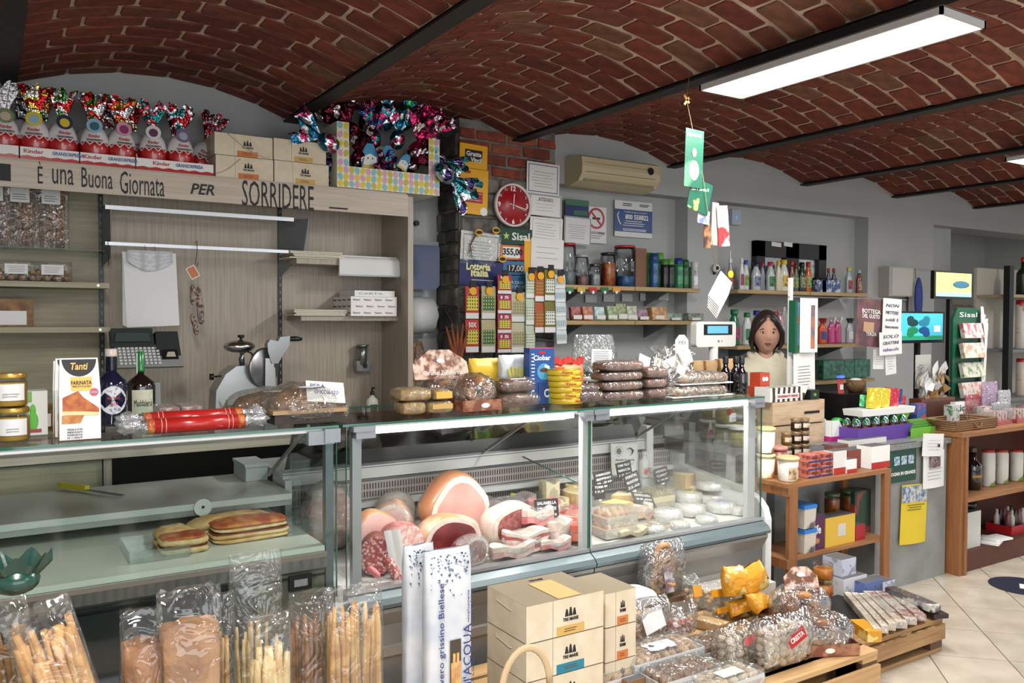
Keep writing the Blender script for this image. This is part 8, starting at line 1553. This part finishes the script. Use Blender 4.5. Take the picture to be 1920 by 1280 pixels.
tub('snack_cup','white cup with a gold lid and hazelnut picture at the corner of the front shelf',1477,3.0,zu,855,.058,M((222,216,204),.4,c2=(220,190,70),scale=9,thr=(.6,.63)),M((206,184,130),.35),pic=M((120,80,50),.5,c2=(214,190,150),scale=24))
tub('snack_tub','tall white popcorn tub with yellow lettering seen through the case end, lower',1436,3.12,zu,850,.05,M((222,216,190),.4,c2=(200,140,70),scale=7,thr=(.55,.6)),M((210,196,140),.35))
tub('snack_tub','white tub with a gold lid standing on the popcorn tub',1436,3.12,at(1436,848,3.12).z,800,.05,M((222,220,206),.4,c2=(150,90,60),scale=7,thr=(.58,.63)),M((206,190,120),.35))
for k,(px,Y,y0,r,m_,lb) in enumerate(((1460,3.16,836,.05,M((150,80,70),.4),'pink lidded jar behind the snack cup, lower'),(1505,3.1,860,.04,M((90,60,40),.5,c2=(40,30,26),scale=20),'dark printed nut pack between the cup and the pink tins'))): tub('snack_jar',lb,px,Y,zu,y0,r,m_,M((206,130,120),.4) if k == 0 else YEB,tp=1.05)
for k,(px,Y,n) in enumerate(((1474,3.2,3),(1492,3.2,4),(1508,3.19,4))):
 for i in range(n):
  hj=.075; jar('spread_jar','small dark jar with a wavy cream label, %s column, %s from the bottom' % (('left','middle','right')[k],('lowest','second','third','top one fourth')[i]),'jar',on(px,Y,zu+i*hj),.03,hj-.002,CHJ if k != 0 or i < 2 else M((150,110,40),.3),M((150,120,80),.35,.4),(.02,.045,M((206,190,166),.5),2.2),'stack of small spread jars',gl=GJ,lh=.014)
cbox('metal_box','open grey metal box with a glass dish beside the pink tins','box',1518,1545,833,872,3.17,.08,GREY,z=zu)
PKF=M((206,120,104),.4,c2=(150,60,50),scale=30,thr=(.5,.6)); NVB=M((40,60,120),.4)
for i in range(2):
 for j in range(3):
  w=wat(1514,1538,880,2.98); t=thing('fish_carton','pink fish carton with a blue foot, %s column, %s' % (('left','right')[i],('bottom','middle','top')[j]),'carton',(at(1526+26*i,880,2.98).x,3.02,zu+.042*j),0,'stack of pink fish cartons'); b=MB(PKF); b.box((0,0,.021),(w,.09,.04)); q=b.build('carton',t); b=MB(NVB); b.bb(-w/2-.0006,w/2+.0006,-.0456,-.045,.001,.01); b.build('blue_band',q); b=MB(M((110,40,36),.5)); b.ell((0,-.0455,.026),(w*.25,.001,.01),None,10,5); b.build('picture',q)
def pbox(lb,x0,x1,y0,y1,Y,d,z,m,bandm=None,s=None,tm_=INK,name='snack_carton',th=.16,tz=.6):
 t,w,h=cbox(name,lb,'carton',x0,x1,y0,y1,Y,d,m,z=z,s=s,th=th,tm_=tm_,tz=tz)
 if bandm: b=MB(bandm); b.bb(-w/2-.0006,w/2+.0006,-d/2-.0008,-d/2,0,h*.28); b.build('coloured_band',t.children[0])
 return t
KR_=M((190,36,30),.4)
pbox('white carton with red foot and a child picture right of the pink cartons',1563,1587,862,905,2.97,.07,zu,M((222,220,216),.4),KR_); pbox('low white and red carton in front of the brown one',1588,1606,880,905,2.96,.06,zu,WHITE,KR_)
pbox('dark red brown carton tray behind the low white carton',1590,1632,862,896,3.04,.1,zu,M((130,50,36),.4)); pbox('white and red open display carton at the right end of the front shelf',1634,1668,852,893,2.97,.10,zu,WHITE,KR_); pbox('tall white carton back behind the red and white display',1592,1662,832,875,3.14,.08,zu,M((220,218,214),.4)); pbox('brown printed carton wedge with a white seal behind the cartons',1562,1590,832,872,3.13,.08,zu,M((130,80,66),.45))
for k,(y0,y1,z) in enumerate(((985,1030,zl),(925,978,zl+.135))):
 t=thing('biscuit_tub',('clear tub with a bright blue lid on the lower board, bottom one','clear tub with a bright blue lid on the lower board, top one')[k],'tub',on(1508,3.0,z)); b=MB(M((206,196,180),.4,c2=(90,90,90),scale=9,thr=(.55,.62))); b.box((0,.02,.055),(.09,.11,.11),taper=1.1); b.build('tub',t); b=MB(M((40,120,210),.35)); b.box((0,.02,.12),(.105,.125,.02)); b.build('lid',t)
t=pbox('dark purple carton with white lettering and a smile line',1518,1546,962,1027,2.98,.08,zl,M((84,24,70),.4)); text('life',.05,WHITE,t,(0,-.041,.115),w=.062,bold=.02); b=MB(M((190,120,70),.5)); b.ell((0,-.041,.05),(.022,.001,.016),None,10,5); b.build('picture',t)
t=pbox('yellow and white open carton with script lettering on the lower board',1548,1603,972,1026,2.98,.09,zl,M((224,180,50),.4)); b=MB(M((206,200,190),.5)); b.box((.012,-.0456,.085),(.07,.002,.07)); b.build('window',t)
pbox('dark green and red carton of sauce at the right of the lower board',1602,1645,930,1008,3.08,.08,zl,M((34,66,44),.4,c2=(150,60,50),scale=9,thr=(.56,.62))); cbox('red_tin','red round tin in front of the dark green carton','tin',1604,1622,980,1008,2.99,.05,M((170,26,36),.4),z=zl)
for k,(px,lv) in enumerate(((1556,0),(1590,0),(1560,1),(1592,1))): jar('preserve_jar','amber preserve jar at the back of the lower board, %s %s' % (('left','right')[k % 2],('lower','upper')[k // 2]),'jar',on(px,3.14,zl+.13*lv),.045,.125,M((150,80,30),.3,c2=(110,40,24),scale=12),M((60,90,50),.4),None,'preserve jars on the lower board',gl=GJ)
sh('price_sheet','white ruled sheet hanging under the top board at the right','paper',1606,1648,892,930,3.2,M((190,194,204),.6))
# Pallets
PW=M((176,136,88),.7,c2=(140,102,62),scale=9,stretch=(.5,6,6),thr=(.3,.7),bump=.2); PWL=M((206,164,110),.65,c2=(184,140,90),scale=9,stretch=(.5,6,6),thr=(.3,.7)); PWD=M((96,72,48),.8)
def pallet(lb,x0,x1,y0,y1,z0,h,m,nb=5):
 t=thing('wooden_pallet',lb,'pallet',((x0+x1)/2,(y0+y1)/2,z0)); w,d=x1-x0,y1-y0
 for k in range(nb): y=-d/2+.045+(d-.09)*k/(nb-1); b=MB(m); b.box((0,y,h-.011),(w,.095,.02)); b.build('deck_plank',t)
 for k in range(3):
  x=-w/2+.05+(w-.1)*k/2; b=MB(m); b.box((x,0,h-.033),(.1,d,.02)); b.build('cross_plank',t)
  for j in range(3): b=MB(PWD); b.box((x,-d/2+.05+(d-.1)*j/2,(h-.043+.022)/2),(.1,.1,h-.067)); b.build('block',t)
 for j in range(3): b=MB(m); b.box((0,-d/2+.05+(d-.1)*j/2,.011),(w,.1,.02)); b.build('bottom_plank',t)
 b=MB(m); b.box((0,-d/2-.009,h*.62),(w,.016,.075)); b.build('front_plank',t); return t
zA,zB=.17,.27
pallet('brown wooden pallet on the tiles carrying the right half of the snack packs',2.55,4.03,2.34,2.88,0,zA,PW)
pallet('lighter wooden pallet carrying the cake boxes and marshmallow bag at the front',1.05,3.20,2.14,2.30,0,.249,PWL,2)
pallet('wooden pallet under the breadstick baskets and cake boxes along the case',1.05,2.53,2.34,2.90,0,.25,PWL)
pallet('upper pale pallet under the yellow bags between the cake boxes and the ring breads',2.56,3.20,2.34,2.88,zA+.001,.078,PWL)
b=MB(PWL)
def bigbox(lb,px0,px1,Yf,d,h,z,band,n):
 a=at(px0,1180,Yf); c=at(px1,1180,Yf); return cakebox(lb,((a.x+c.x)/2,Yf+d/2,z),c.x-a.x,d,h,band,cord=0,name='cake_box',group='large cream cake boxes in front of the deli case')
Yk=2.34; hk=at(987,1137,Yk).z; hb=.132
for k,bd in enumerate((ORB,ORB,TEB,YEB)):
 z=hk-hb*(4-k)+0; z=.251 if k == 0 else z; t=bigbox('large cream cake box in front of the case, '+('bottom one with orange band','second from the bottom','third up with a turquoise band','top one with yellow band')[k],987,1131,Yk,.26,(hk-3*hb-.251) if k == 0 else hb,z,bd,k)
 if k > 1: b=MB(M((206,188,150),.7)); w=.3/2; b.tube([(-.15-.004,.1,hb*.95),(-.168,.06,hb*.75),(-.168,-.03,hb*.68),(-.153,-.06,hb*.7)],.003,n=6); b.build('string_handle',t)
wtop=t; b=MB(M((226,180,110),.5)); b.box((.02,-.03,hb+.0005),(.10,.19,.001)); b.build('top_band',t); text('TRE MARIE',.014,INK,t,(.02,.09,hb+.001),rot=(0,0,0),w=.06)
for k in range(3): z=hk-.05-hb*(3-k); z=.251 if k == 0 else z; bigbox('cream cake box right behind the tall stack, '+('bottom','middle with orange side','top')[k]+' one',1135,1192,2.42,.22,(hk-.05-2*hb-.251) if k == 0 else hb,z,ORB,k)
# Breadsticks at the front left
t=thing('display_table','low wooden display bench under the breadstick bags, mostly below the frame','bench',(.55,2.25,0))
for n_,a_ in (('top',(-.45,.98,1.85,2.75,.36,.38)),('leg',(-.42,-.36,1.9,1.96,0,.36)),('leg',(.9,.96,1.9,1.96,0,.36)),('leg',(-.42,-.36,2.6,2.66,0,.36)),('leg',(.9,.96,2.6,2.66,0,.36))): dc(n_,*a_,PW,None,t)
ZT2=.381; GB=film((225,235,235),.03,.14,scale=11)
def sb(lb,x0,x1,y0,Y,sh_,n,m,r,d=.09,**k):
 xm=(x0+x1)/2; p=on(xm,Y,ZT2); h=at(xm,y0,Y).z-ZT2; return stickbag('breadstick_bag',lb,p,wat(x0,x1,1200,Y),d,h,h*sh_,n,m,r,flm=GB,group='bags of breadsticks in the foreground',**k)
B3=M((196,146,82),.65,c2=(166,112,56),scale=22,bump=.2,bscale=80,rand=.1); B4=M((216,186,130),.65,c2=(196,158,98),scale=22,rand=.1)
sb('large bag of thick golden breadsticks leaning, left foreground under the green cloth',185,310,1085,2.0,.93,34,B3,.012,lean=-.27,seed=31)
sb('bag of thick breadsticks cut by the left edge of the photo',75,200,1110,1.93,.93,28,B3,.012,lean=-.36,seed=32)
sb('tall bag with purple tinted header flap above thin sticks',432,530,1035,2.42,.66,14,B4,.007,seed=33)
sb('bag of pale short breadsticks in the middle foreground',466,546,1150,2.08,.86,16,B4,.012,seed=34)
sb('bag of dark wholemeal breadsticks with a white round logo label',543,625,1105,2.26,.9,16,BREADB,.009,seed=35,card=(.09,.13,.10,()))
sb('large bag of golden breadsticks with a label at the bottom, left of the printed bags',608,716,1095,2.2,.9,30,BREAD,.009,seed=36,card=(.1,.09,.08,('Grissini',)))
sb('narrow bag of thin sticks behind the large flat bread pack',398,440,1110,2.36,.8,8,BREAD,.007,seed=37)
t=thing('green_cloth','dark green cellophane ruff tied round the bag necks at the left edge','wrapping',at(30,1075,2.0)); gm=M((14,60,48),.25,coat=.5); b=MB(gm); b.grid(lambda u,v: ((.022+.03*v)*cos(2*pi*u)*1.3,(.02+.02*v)*sin(2*pi*u),-.02+.05*v+.012*sin(u*2*pi*7)*v),50,5,gm,smooth=False); b.ell((0,0,-.015),(.045,.04,.03),gm,16,8); b.build('cellophane',t)
solo('green_cloth','dark green cellophane sheet edge showing right of the large breadstick bag','wrapping',MB(gm).grid(lambda u,v: (.02*sin(v*3)+.05*u,.01*sin(u*9),-.1+.2*v),6,8),on(205,2.02,.5))
FB=M((186,134,84),.65,c2=(150,98,56),scale=11,bump=.5,bscale=26)
for k,(x0,x1,y0,Y,lb,m_) in enumerate(((228,308,1140,2.12,'clear pack of torn brown flat bread, left of the larger pack',M((170,110,62),.65,c2=(130,78,40),scale=18,bump=.5)),(298,418,1100,2.1,'largest clear pack of wavy brown flat bread in the foreground',FB))):
 xm=(x0+x1)/2; h=at(xm,y0,Y).z-ZT2; w=wat(x0,x1,1200,Y); t=thing('flat_bread_pack',lb,'bread',on(xm,Y,ZT2))
 for j in range(4): b=MB(m_); b.grid(lambda u,v: ((u-.5)*w*.86,-.03+.018*j+.006*sin(u*9+j)+.005*sin(v*13),.004+v*h*(.86-.012*(abs(u-.5)*2)**3+.006*sin(u*14))),10,12); b.grid(lambda u,v: ((.5-u)*w*.86,-.026+.018*j+.006*sin((1-u)*9+j)+.005*sin(v*13),.004+v*h*(.86-.012*(abs(u-.5)*2)**3+.006*sin(u*14))),10,12); b.build('bread_sheet',t)
 b=MB(GB); shell(b,w,.1,h,GB,k+3,neck=.8,crump=.005); b.build('clear_bag',t)
PRB=M((186,194,206),.45,c2=(214,216,220),scale=6); BLI=M((34,60,130),.5)
for k,(x0,x1,y0,Y,lb) in enumerate(((757,812,1020,2.36,'tall white printed breadstick bag behind and left of the front one'),(795,880,1028,2.27,'tall white breadstick bag with blue vertical script and a clear window'))):
 xm=(x0+x1)/2; z0=.251; h=at(xm,y0,Y).z-z0; w=wat(x0,x1,1200,Y); t=thing('printed_bag',lb,'breadsticks',on(xm,Y,z0),0); b=MB(PRB); shell(b,w,.06,h,PRB,k+8,neck=.93,crump=.002,nu=30); b.build('paper_bag',t); rn=RNG(k); b=MB(M((90,110,140),.5))
 for i in range(90): zz2=h-abs(rn.gauss(0,.045))-.01; r_=rn.uniform(.0012,.004); b.cyl((rn.uniform(-.46,.46)*w,-.034,min(h-.008,zz2)),r_,.001,None,6,T=X90)
 b.build('bubble_print',t,'stuff')
 if k:
  b=MB(M((70,60,50),.3)); b.bb(-w*.04,w*.2,-.0345,-.034,h*.08,h*.60); b.build('window',t)
  for j in range(5): b=MB(BREAD); b.tube([(w*(-.01+.045*j),-.037,h*.09),(w*(-.0+.04*j),-.037,h*(.5+.04*(j % 2)))],.005,n=6); b.build('breadstick',t)
  for s,x,z,hh_,ww_ in (('"Il vero grissino Biellese"',-.22,.62,.026,.36),("Grissini all'ACQUA",.35,.40,.034,.36),('semplicemente',.36,.74,.009,.10),('acqua e farina',.43,.74,.009,.09),('STIRATI A MANO',.47,.42,.006,.12)): text(s,hh_,BLI,t,(w*x,-.036,h*z),rot=(pi/2,-pi/2,0),w=ww_,name='script')
 else: text('Biellese',.016,BLI,t,(w*.28,-.036,h*.76),rot=(pi/2,-pi/2,0),w=.10,name='script')
t=thing('wicker_basket','pale wicker basket with a bentwood handle at the bottom edge beside the printed bags','basket',(1.32,2.20,.251));
BWD=M((206,176,134),.5); b=MB(BWD); b.tube([(.10+.09*cos(a_)*-1,-.04,at(905,1235,2.16).z-.251-.13+.13*sin(a_)) for a_ in [pi*k/12 for k in range(13)]],.012,None,10,flat=.6); b.build('handle',t); b=MB(WK); [b.tube([(-.12,-.05,.02+.02*k),(.18,-.05,.02+.02*k)],.01,WK,6) for k in range(6)]; b.build('weave',t)
# Snack packs on the pallets
ZB=.2501
COOKP=M((222,206,184),.7,c2=(196,170,140),scale=26,thr=(.35,.7)); TAR=M((196,150,104),.6,c2=(166,116,72),scale=26,bump=.3)
def bagpx(lb,x0,x1,y0,y1,cont,n,r,seed,z,name='biscuit_bag',**k):
 p=atz((x0+x1)/2,y1,z); Y=p.y; return cookbag(lb,x0,x1,y0,y1,Y,cont,n,r,seed,z=z,name=name,**k)
bagpx('large bag of white round biscuits with a red oval brand patch, front of the pallet',1440,1532,1158,1252,COOKP,60,.022,71,ZB,fan=False,d=.12,fill=.72,tag=(.10,.05,.125,RED,None),opac=.04)
q=[o for o in bpy.data.objects if o.name.startswith('paper_tag')][-1]; text('CRESTA',.02,WHITE,q,(0,-.002,0),w=.08,bold=.02)
bagpx('second bag of white round biscuits with pink print, left of the large one',1368,1440,1175,1252,COOKP,34,.022,72,ZB,fan=False,d=.12,fill=.7,tag=(.06,.03,.12,M((206,90,90),.5),None),opac=.04)
t=bagpx('clear bag of ring shaped taralli with a grey printed label against the case',1218,1290,1018,1120,TAR,0,.02,73,ZB+.11,fan=False,d=.1,fill=.7,tag=(.05,.12,.09,M((190,180,184),.5,c2=(110,90,110),scale=20),None))
rn=RNG(3)
for i in range(7): b=MB(TAR); R0=.042; b.tube([(R0*cos(a_),0,R0*sin(a_)) for a_ in [2*pi*k/16 for k in range(17)]],.014,TAR,8,cap=False); o=b.build('tarallo',t); o.location=(rn.uniform(-.03,.03),rn.uniform(-.02,.02),.05+.025*i); o.rotation_euler=(rn.uniform(-1.2,.3),rn.uniform(-.5,.5),0)
solo('riser_box','plain brown carton under the bag of taralli behind the snack packs','carton',MB(M((110,80,56),.7)).box((0,0,.054),(.22,.12,.108)),(t.location.x,t.location.y,ZB))
YLP=M((222,150,22),.35,c2=(232,206,120),scale=16,thr=(.56,.6),bump=.4,bscale=26,coat=.3)
for k,(x0,x1,y0,y1,z,lb,cm) in enumerate(((1368,1410,1066,1120,.12,'upright yellow bag at the back left of the yellow group',0),(1402,1452,1062,1112,.12,'leaning yellow bag with green print at the back of the yellow group',0),(1322,1385,1095,1140,.06,'yellow and clear bag of hazelnuts at the left',1),(1420,1472,1110,1148,.06,'flat yellow bag lying behind the ring bread',0),(1335,1390,1130,1165,.0,'yellow bag of round nuts low at the left',1),(1385,1440,1120,1155,.03,'yellow bag lying in the middle of the group',0),(1300,1325,1082,1150,.06,'small clear bag with a yellow label beside the taralli',1))):
 p=atz((x0+x1)/2,y1,ZB+z); w=wat(x0,x1,y1,p.y); h=hat(x0,y0,y1,p.y); t=thing('nut_bag',lb,'snack bag',(p.x,p.y+.03,ZB+z),0,'yellow snack bags on the pallet'); t.rotation_euler=(-.25-.6*(k in (3,5)),(.1,-.2,.1,.2,0,-.15,0)[k],(0,0,0,.4,0,-.3,0)[k])
 if cm:
  for i in range(12): b=MB(M((196,156,100),.6)); b.ell((w*rn.uniform(-.36,.36),rn.uniform(-.02,.02),h*rn.uniform(.12,.6)),(.014,.012,.012),None,8,6); b.build('nut',t)
  b=MB(film(opac=.06)); shell(b,w,.07,h,b.d,k,neck=.75); b.build('clear_bag',t); b=MB(YLP); b.box((0,-.036,h*.55),(w*.6,.004,h*.3)); b.build('yellow_label',t)
 else: b=MB(YLP); shell(b,w*.9,.08,h,YLP,k,neck=.66,crump=.006,topw=1.0,bot=.4); b.build('bag',t)
solo('white_carton','white carton tray under the yellow bags','carton',MB(M((206,200,190),.5)).box((0,0,.045),(.40,.26,.09)),(atz(1400,1140,ZB).x+.02,atz(1400,1140,ZB).y+.14,ZB))
def rb(lb,x0,x1,y0,y1,z,**k): p=atz((x0+x1)/2,y1,z); return ring_bread(lb,x0,x1,y0,y1,p.y,z=z,**k)
rb('ring bread pack with a printed brown header card among the snacks',1490,1562,1105,1176,ZB+.02,n=4,card=(.16,.10,.16),rz=-.5)
rb('lower ring bread pack with dark film at the corner of the pale pallet',1515,1604,1158,1230,ZB-.0,n=4,m=M((150,100,56),.5,c2=(110,66,32),scale=16,coat=.3),rz=-.45)
jar('fruit_jar','clear tub of orange fruit halves behind the ring bread, upper one','jar',(atz(1558,1120,ZB).x,atz(1558,1120,ZB).y+.05,ZB+.085),.052,.08,M((206,120,30),.3,c2=(190,90,20),scale=16),GJ,None,gl=GJ)
jar('fruit_jar','clear tub of orange fruit halves behind the ring bread, lower one','jar',(atz(1558,1120,ZB).x,atz(1558,1120,ZB).y+.05,ZB),.052,.084,M((206,120,30),.3,c2=(190,90,20),scale=16),GJ,None,gl=GJ)
for k,(x0,x1,y0,y1,z,c_,lb) in enumerate(((1582,1625,1082,1118,zA,(206,208,214),'white bread mix carton on the right pallet, beside the fruit tubs'),(1578,1605,1048,1080,zA+.10,(190,196,214),'white and blue carton with gold caps behind the fruit tubs'),(1622,1655,1090,1120,zA,(90,110,170),'blue and white flat carton right of the bread mix'),(1640,1678,1092,1112,zA,(190,200,220),'flat blue edged carton at the back of the right pallet'))):
 p=atz((x0+x1)/2,y1,z); cbox('flat_carton',lb,'carton',x0,x1,y0,y1,p.y,.12,M(c_,.5,c2=tuple(int(v*.75) for v in c_),scale=14,thr=(.55,.6)),z=z)
NG=M((216,204,188),.5,c2=(186,164,140),scale=20,bump=.2)
zq=zA+.02
def flatpack(lb,x0,y0,x1,y1,wd,h,m,z=zq,sl=0,name='nougat_pack',w2=FILM):
 a,c=atz(x0,y0,z),atz(x1,y1,z); D=(c-a); L=D.length; t=thing(name,lb,'sweets',(a+c)/2,math.atan2(D.y,D.x),'long packs lying on the right pallet'); b=MB(m); b.box((0,0,h/2),(L,wd,h)); b.build('bar',t)
 if w2: b=MB(w2); b.ell((0,0,h*.5),(L*.55,wd*.62,h*.75),w2,26,10,fn=lambda p: Vector((sq(p.x,.5),sq(p.y,.6)*(1+.06*sin(p.x*14)),max(-.66,p.z*(1+.1*sin(p.x*17)))))); b.build('clear_film',t)
 return t
for k in range(4): flatpack('long cream nougat stick pack on the right pallet, '+('leftmost','second','third','rightmost')[k],1588+14*k,1122+1*k,1645+14*k,1192-5*k,.032,.035,NG)
for k in range(3): flatpack('clear pack of flat biscuits with pale cards, '+('left','middle','right')[k]+' one on the right pallet',1628+22*k,1118,1690+18*k,1178-7*k,.055,.03,M((190,180,170),.5,c2=(150,90,80),scale=20,thr=(.5,.6)))
flatpack('dark brown and white wrapped bar at the right end of the pallet',1668,1112,1755,1148,.06,.035,M((60,44,44),.4,c2=(214,210,204),scale=6,thr=(.52,.56)),z=zq+.02); flatpack('dark pack under the striped bar at the right corner of the pallet',1690,1120,1765,1160,.08,.022,M((50,36,40),.4),z=zq-.01,w2=None)
flatpack('bright yellow bag under the nougat sticks at the pallet corner',1606,1180,1640,1204,.07,.05,YLP,z=zA,w2=None)
solo('black_tray','shallow black tray under the packs on the right pallet','tray',MB(BLK).box((0,0,.009),(.62,.36,.017)),(3.60,2.62,zA))
def tr(lb,x0,x1,y1,z,n,cont,d=.18,h=.035,rz=0,lab=None):
 p=atz((x0+x1)/2,y1,z); w=wat(x0,x1,y1,p.y); t=tray('biscuit_tray',lb,0,0,p.y,(w,d,h),M((206,206,206),.4),cont,n,cat='biscuits',z=z,rz=rz,flm=film(opac=.05,gl=.2),ctn='biscuit'); t.location=(p.x,p.y+d/2,z)
 if lab: b=MB(lab); b.box((0,-.02,h*1.62),(w*.36,d*.4,.001)); b.build('paper_label',t)
 return t
SAV=M((206,172,132),.65,c2=(186,146,104),scale=22)
tr('tray of sponge finger biscuits under film with a white printed sleeve',1190,1330,1247,ZB+.05,(9,1),SAV,lab=M((206,206,214),.5,c2=(80,60,80),scale=24,thr=(.52,.6)))
tr('tray of round biscuits under film at the bottom edge, left one',1095,1235,1290,ZB+.02,(5,3),SAV,d=.16,lab=M((206,214,196),.5)); tr('tray of nutty biscuits under film at the bottom edge, middle one',1240,1360,1284,ZB+.02,(5,3),COOK,d=.14)
tr('clear pack of pale biscuits with an oval label at the bottom edge, right one',1330,1440,1296,ZB,(5,2),COOKP,d=.14,lab=M((196,206,196),.5))
bagpx('clear bag of sliced seeded toast with a blank white card',1188,1262,1128,1205,M((214,180,130),.6,c2=(170,110,60),scale=60,thr=(.55,.62)),8,.03,81,ZB+.06,fan=False,fill=.8,tag=(.11,.09,.10,PAPER,None),name='toast_bag',cat='bread'); bagpx('clear bag with red and white printed packets in front of the taralli',1262,1312,1135,1195,M((206,60,50),.5,c2=(226,214,204),scale=60,thr=(.48,.52)),12,.02,82,ZB+.06,fan=False,fill=.7)
p=atz(1195,1140,ZB+.13); solo('white_paper_bag','white paper bag with black edge lying behind the seeded toast','paper bag',MB(M((216,220,222),.5)).ell((0,0,.03),(.13,.09,.04),None,20,10,fn=lambda p: Vector((sq(p.x,.6),sq(p.y,.6),p.z))),p+Vector((0,.06,0)))
for k,(x,y,w_,d_,h_) in enumerate(((p.x,p.y+.06,.2,.12,.125),)): solo('riser_box','brown carton under the white paper bag','carton',MB(M((110,80,56),.7)).box((0,0,h_/2),(w_,d_,h_)),(x,y,ZB))
cbox('shipping_box','plain carton under the toast bag and sponge finger tray','carton',1180,1330,1215,1240,2.36,.10,M((140,104,70),.7),z=ZB)
sb('wide bag of thick breadsticks standing at the very left edge behind the others',20,130,1095,2.16,.88,24,B3,.012,lean=-.12,seed=51)
# More meats, cheeses and counter clutter
PKM=M((196,96,100),.4,c2=(222,160,156),scale=22,coat=.3); DRK=M((126,44,48),.4,c2=(156,80,80),scale=26,coat=.3)
slab('meat_pack','small dark red film pack between the speckled salami and the raw ham',795,1050,3.1,(.12,.08,.05),(DRK,FAT),rz=.2)
slab('meat_pack','pink film wrapped piece lying on the dried beef joint',1020,955,3.36,(.16,.10,.06),(PKM,FAT,PKM),z=.69,rz=-.3)
slab('meat_pack','long pink vacuum pack at the front edge left of the white upright',1040,1055,3.07,(.16,.07,.035),(PKM,FAT),rz=-.05)
slab('meat_pack','pale red sausage pack below the chalk tag beside the bacon roll',1060,965,3.4,(.15,.10,.05),(M((210,90,80),.4,c2=(226,150,130),scale=30),PKM),rz=.3)
slab('meat_pack','dark meat end piece behind the mortadella half',690,950,3.58,(.14,.09,.09),(DRK,FAT),rz=.1)
joint('salami_half','dark wrapped salami standing between the big ham and the grey vacuum pack',925,965,3.42,(.06,.08,.06),M((120,60,54),.5),SAL,(.2,-1),rim=SAL)
for k,(px,Y,r,h,c_,lb) in enumerate(((1225,3.08,.055,.03,(210,214,220),'small flat wrapped cheese at the front edge, left one'),(1275,3.07,.05,.03,(206,196,150),'small flat wrapped cheese at the front edge, middle one'),(1325,3.08,.055,.03,(170,190,214),'small flat wrapped cheese at the front edge, right one'),(1385,3.12,.05,.035,(206,210,214),'small flat wrapped cheese beside the black knob'),(1392,3.4,.06,.05,(220,214,196),'cream wrapped cheese at the right glass end'))): roundcheese(lb,px,960,Y,r,h,None,None,M(c_,.5,c2=(232,232,230),scale=60,thr=(.5,.6)))
wedge('thin cheese wedge with pale rind in front of the tall yellow slab',1285,930,3.5,.09,.06,1.0,3.3,CH2); wedge('small yellow wedge under the gorgonzola tag',1240,925,3.52,.08,.06,1.2,2.8)
slab('cheese_pack','flat pack of pale sliced cheese at the front edge right of the upright',1185,1020,3.07,(.16,.07,.02),(CH2,),cat='cheese'); slab('cheese_pack','yellow cheese block in film behind the half wheel',1080,900,3.62,(.12,.07,.09),(CH1,M((226,200,130),.45)),cat='cheese',rz=.1)
for k,(x0,x1,y0,y1,Y,z,c_,c2_,lb) in enumerate(((1562,1600,738,760,3.46,Zg,(40,42,46),(70,72,76),'black card reader lying in front of the till machine'),(1713,1730,735,765,3.28,Zg+.09,(60,90,160),(200,60,70),'blue and red lighter card beside the wooden case'),(1776,1792,752,800,3.22,Zg,(200,200,204),(90,140,90),'slim white carton between the wooden case and the mints'),(1838,1852,770,800,3.2,ZRt,(230,228,224),(200,60,60),'white carton end beside the first clear tub'),(1686,1706,700,738,3.44,Zg+.01,(36,70,140),(206,40,50),'blue cigarette paper box behind the candy packs'),(1608,1628,712,745,3.42,Zg,(206,206,200),(120,160,130),'pale carton behind the green gum packs'),(1540,1562,760,790,3.45,Zg,(120,124,128),(170,174,178),'grey plastic box behind the cut away display'))):
 w,h=wat(x0,x1,y1,Y),hat(x0,y0,y1,Y); b=MB(M(c_,.4,c2=c2_,scale=24,thr=(.52,.58))); b.box((0,0,h/2),(w,.05,h)); solo('counter_pack',lb,'pack',b,(at((x0+x1)/2,y1,Y).x,Y,z))
for k,(px,c_) in enumerate(((1672,(60,130,190)),(1677,(190,50,60)),(1682,(40,40,44)))): q=on(px,3.5,Zg); solo('pen',('blue','red','black')[k]+' pen standing behind the sweets on the counter','pen',MB(M(c_,.3)).tube([(0,0,0),(.01*(k-1),0,.17)],.004,n=6),q)
for k,(px,Y,y0,r,c_,cc,lb) in enumerate(((1328,5.0,585,.03,(190,192,190),(206,206,206),'pale bottle standing at the end of the ticket shelf'),)): bot(px,y0,r,c_,cc,lb,None,Y,ZL2) if 0 else None
t=thing('hanging_receipts','long curling strips of receipts draped down the right side of the leaflet rack','receipts',(at(1850,600,3.38).x,3.38,Zg)); hz_=at(1850,575,3.38).z-Zg
for k in range(5): b=MB(PAPER); w_=.035; b.grid(lambda u,v: (-.03+.018*k+(u-.5)*w_+.02*sin(v*5+k),.01*k+.015*sin(v*7+k),hz_*(.25+.75*v)-.03*k),2,14); b.grid(lambda u,v: (-.03+.018*k+(.5-u)*w_+.02*sin(v*5+k),.001+.01*k+.015*sin(v*7+k),hz_*(.25+.75*v)-.03*k),2,14); b.build('receipt_strip',t)
b=MB(GREY); b.tube([(0,.03,0),(0,.03,hz_)],.004,n=5); b.build('support_rod',t)
for k,(x,y,lb) in enumerate(((2.62,2.72,'clear bag of small toasts at the back of the pallet, left of the yellow bags'),(2.78,2.44,'clear bag of biscuits in front of the white carton tray'))):
 cookbag(lb,0,1,0,1,1,COOK,0,.02,90+k,z=ZB) if 0 else None
stick_=M((204,160,100),.6)
t=tr('low tray of almond biscuits under film between the sponge fingers and the marshmallow bags',1318,1385,1235,ZB,(4,3),COOK,d=.16)
flatpack('clear pack of rolled wafers lying across the pale pallet',1300,1170,1360,1186,.07,.04,stick_,z=ZB,name='wafer_pack')
flatpack('clear pack of toast slices lying flat in front of the yellow bags',1400,1150,1450,1163,.08,.04,M((196,156,110),.6,c2=(150,104,66),scale=30),z=ZB,name='toast_pack')
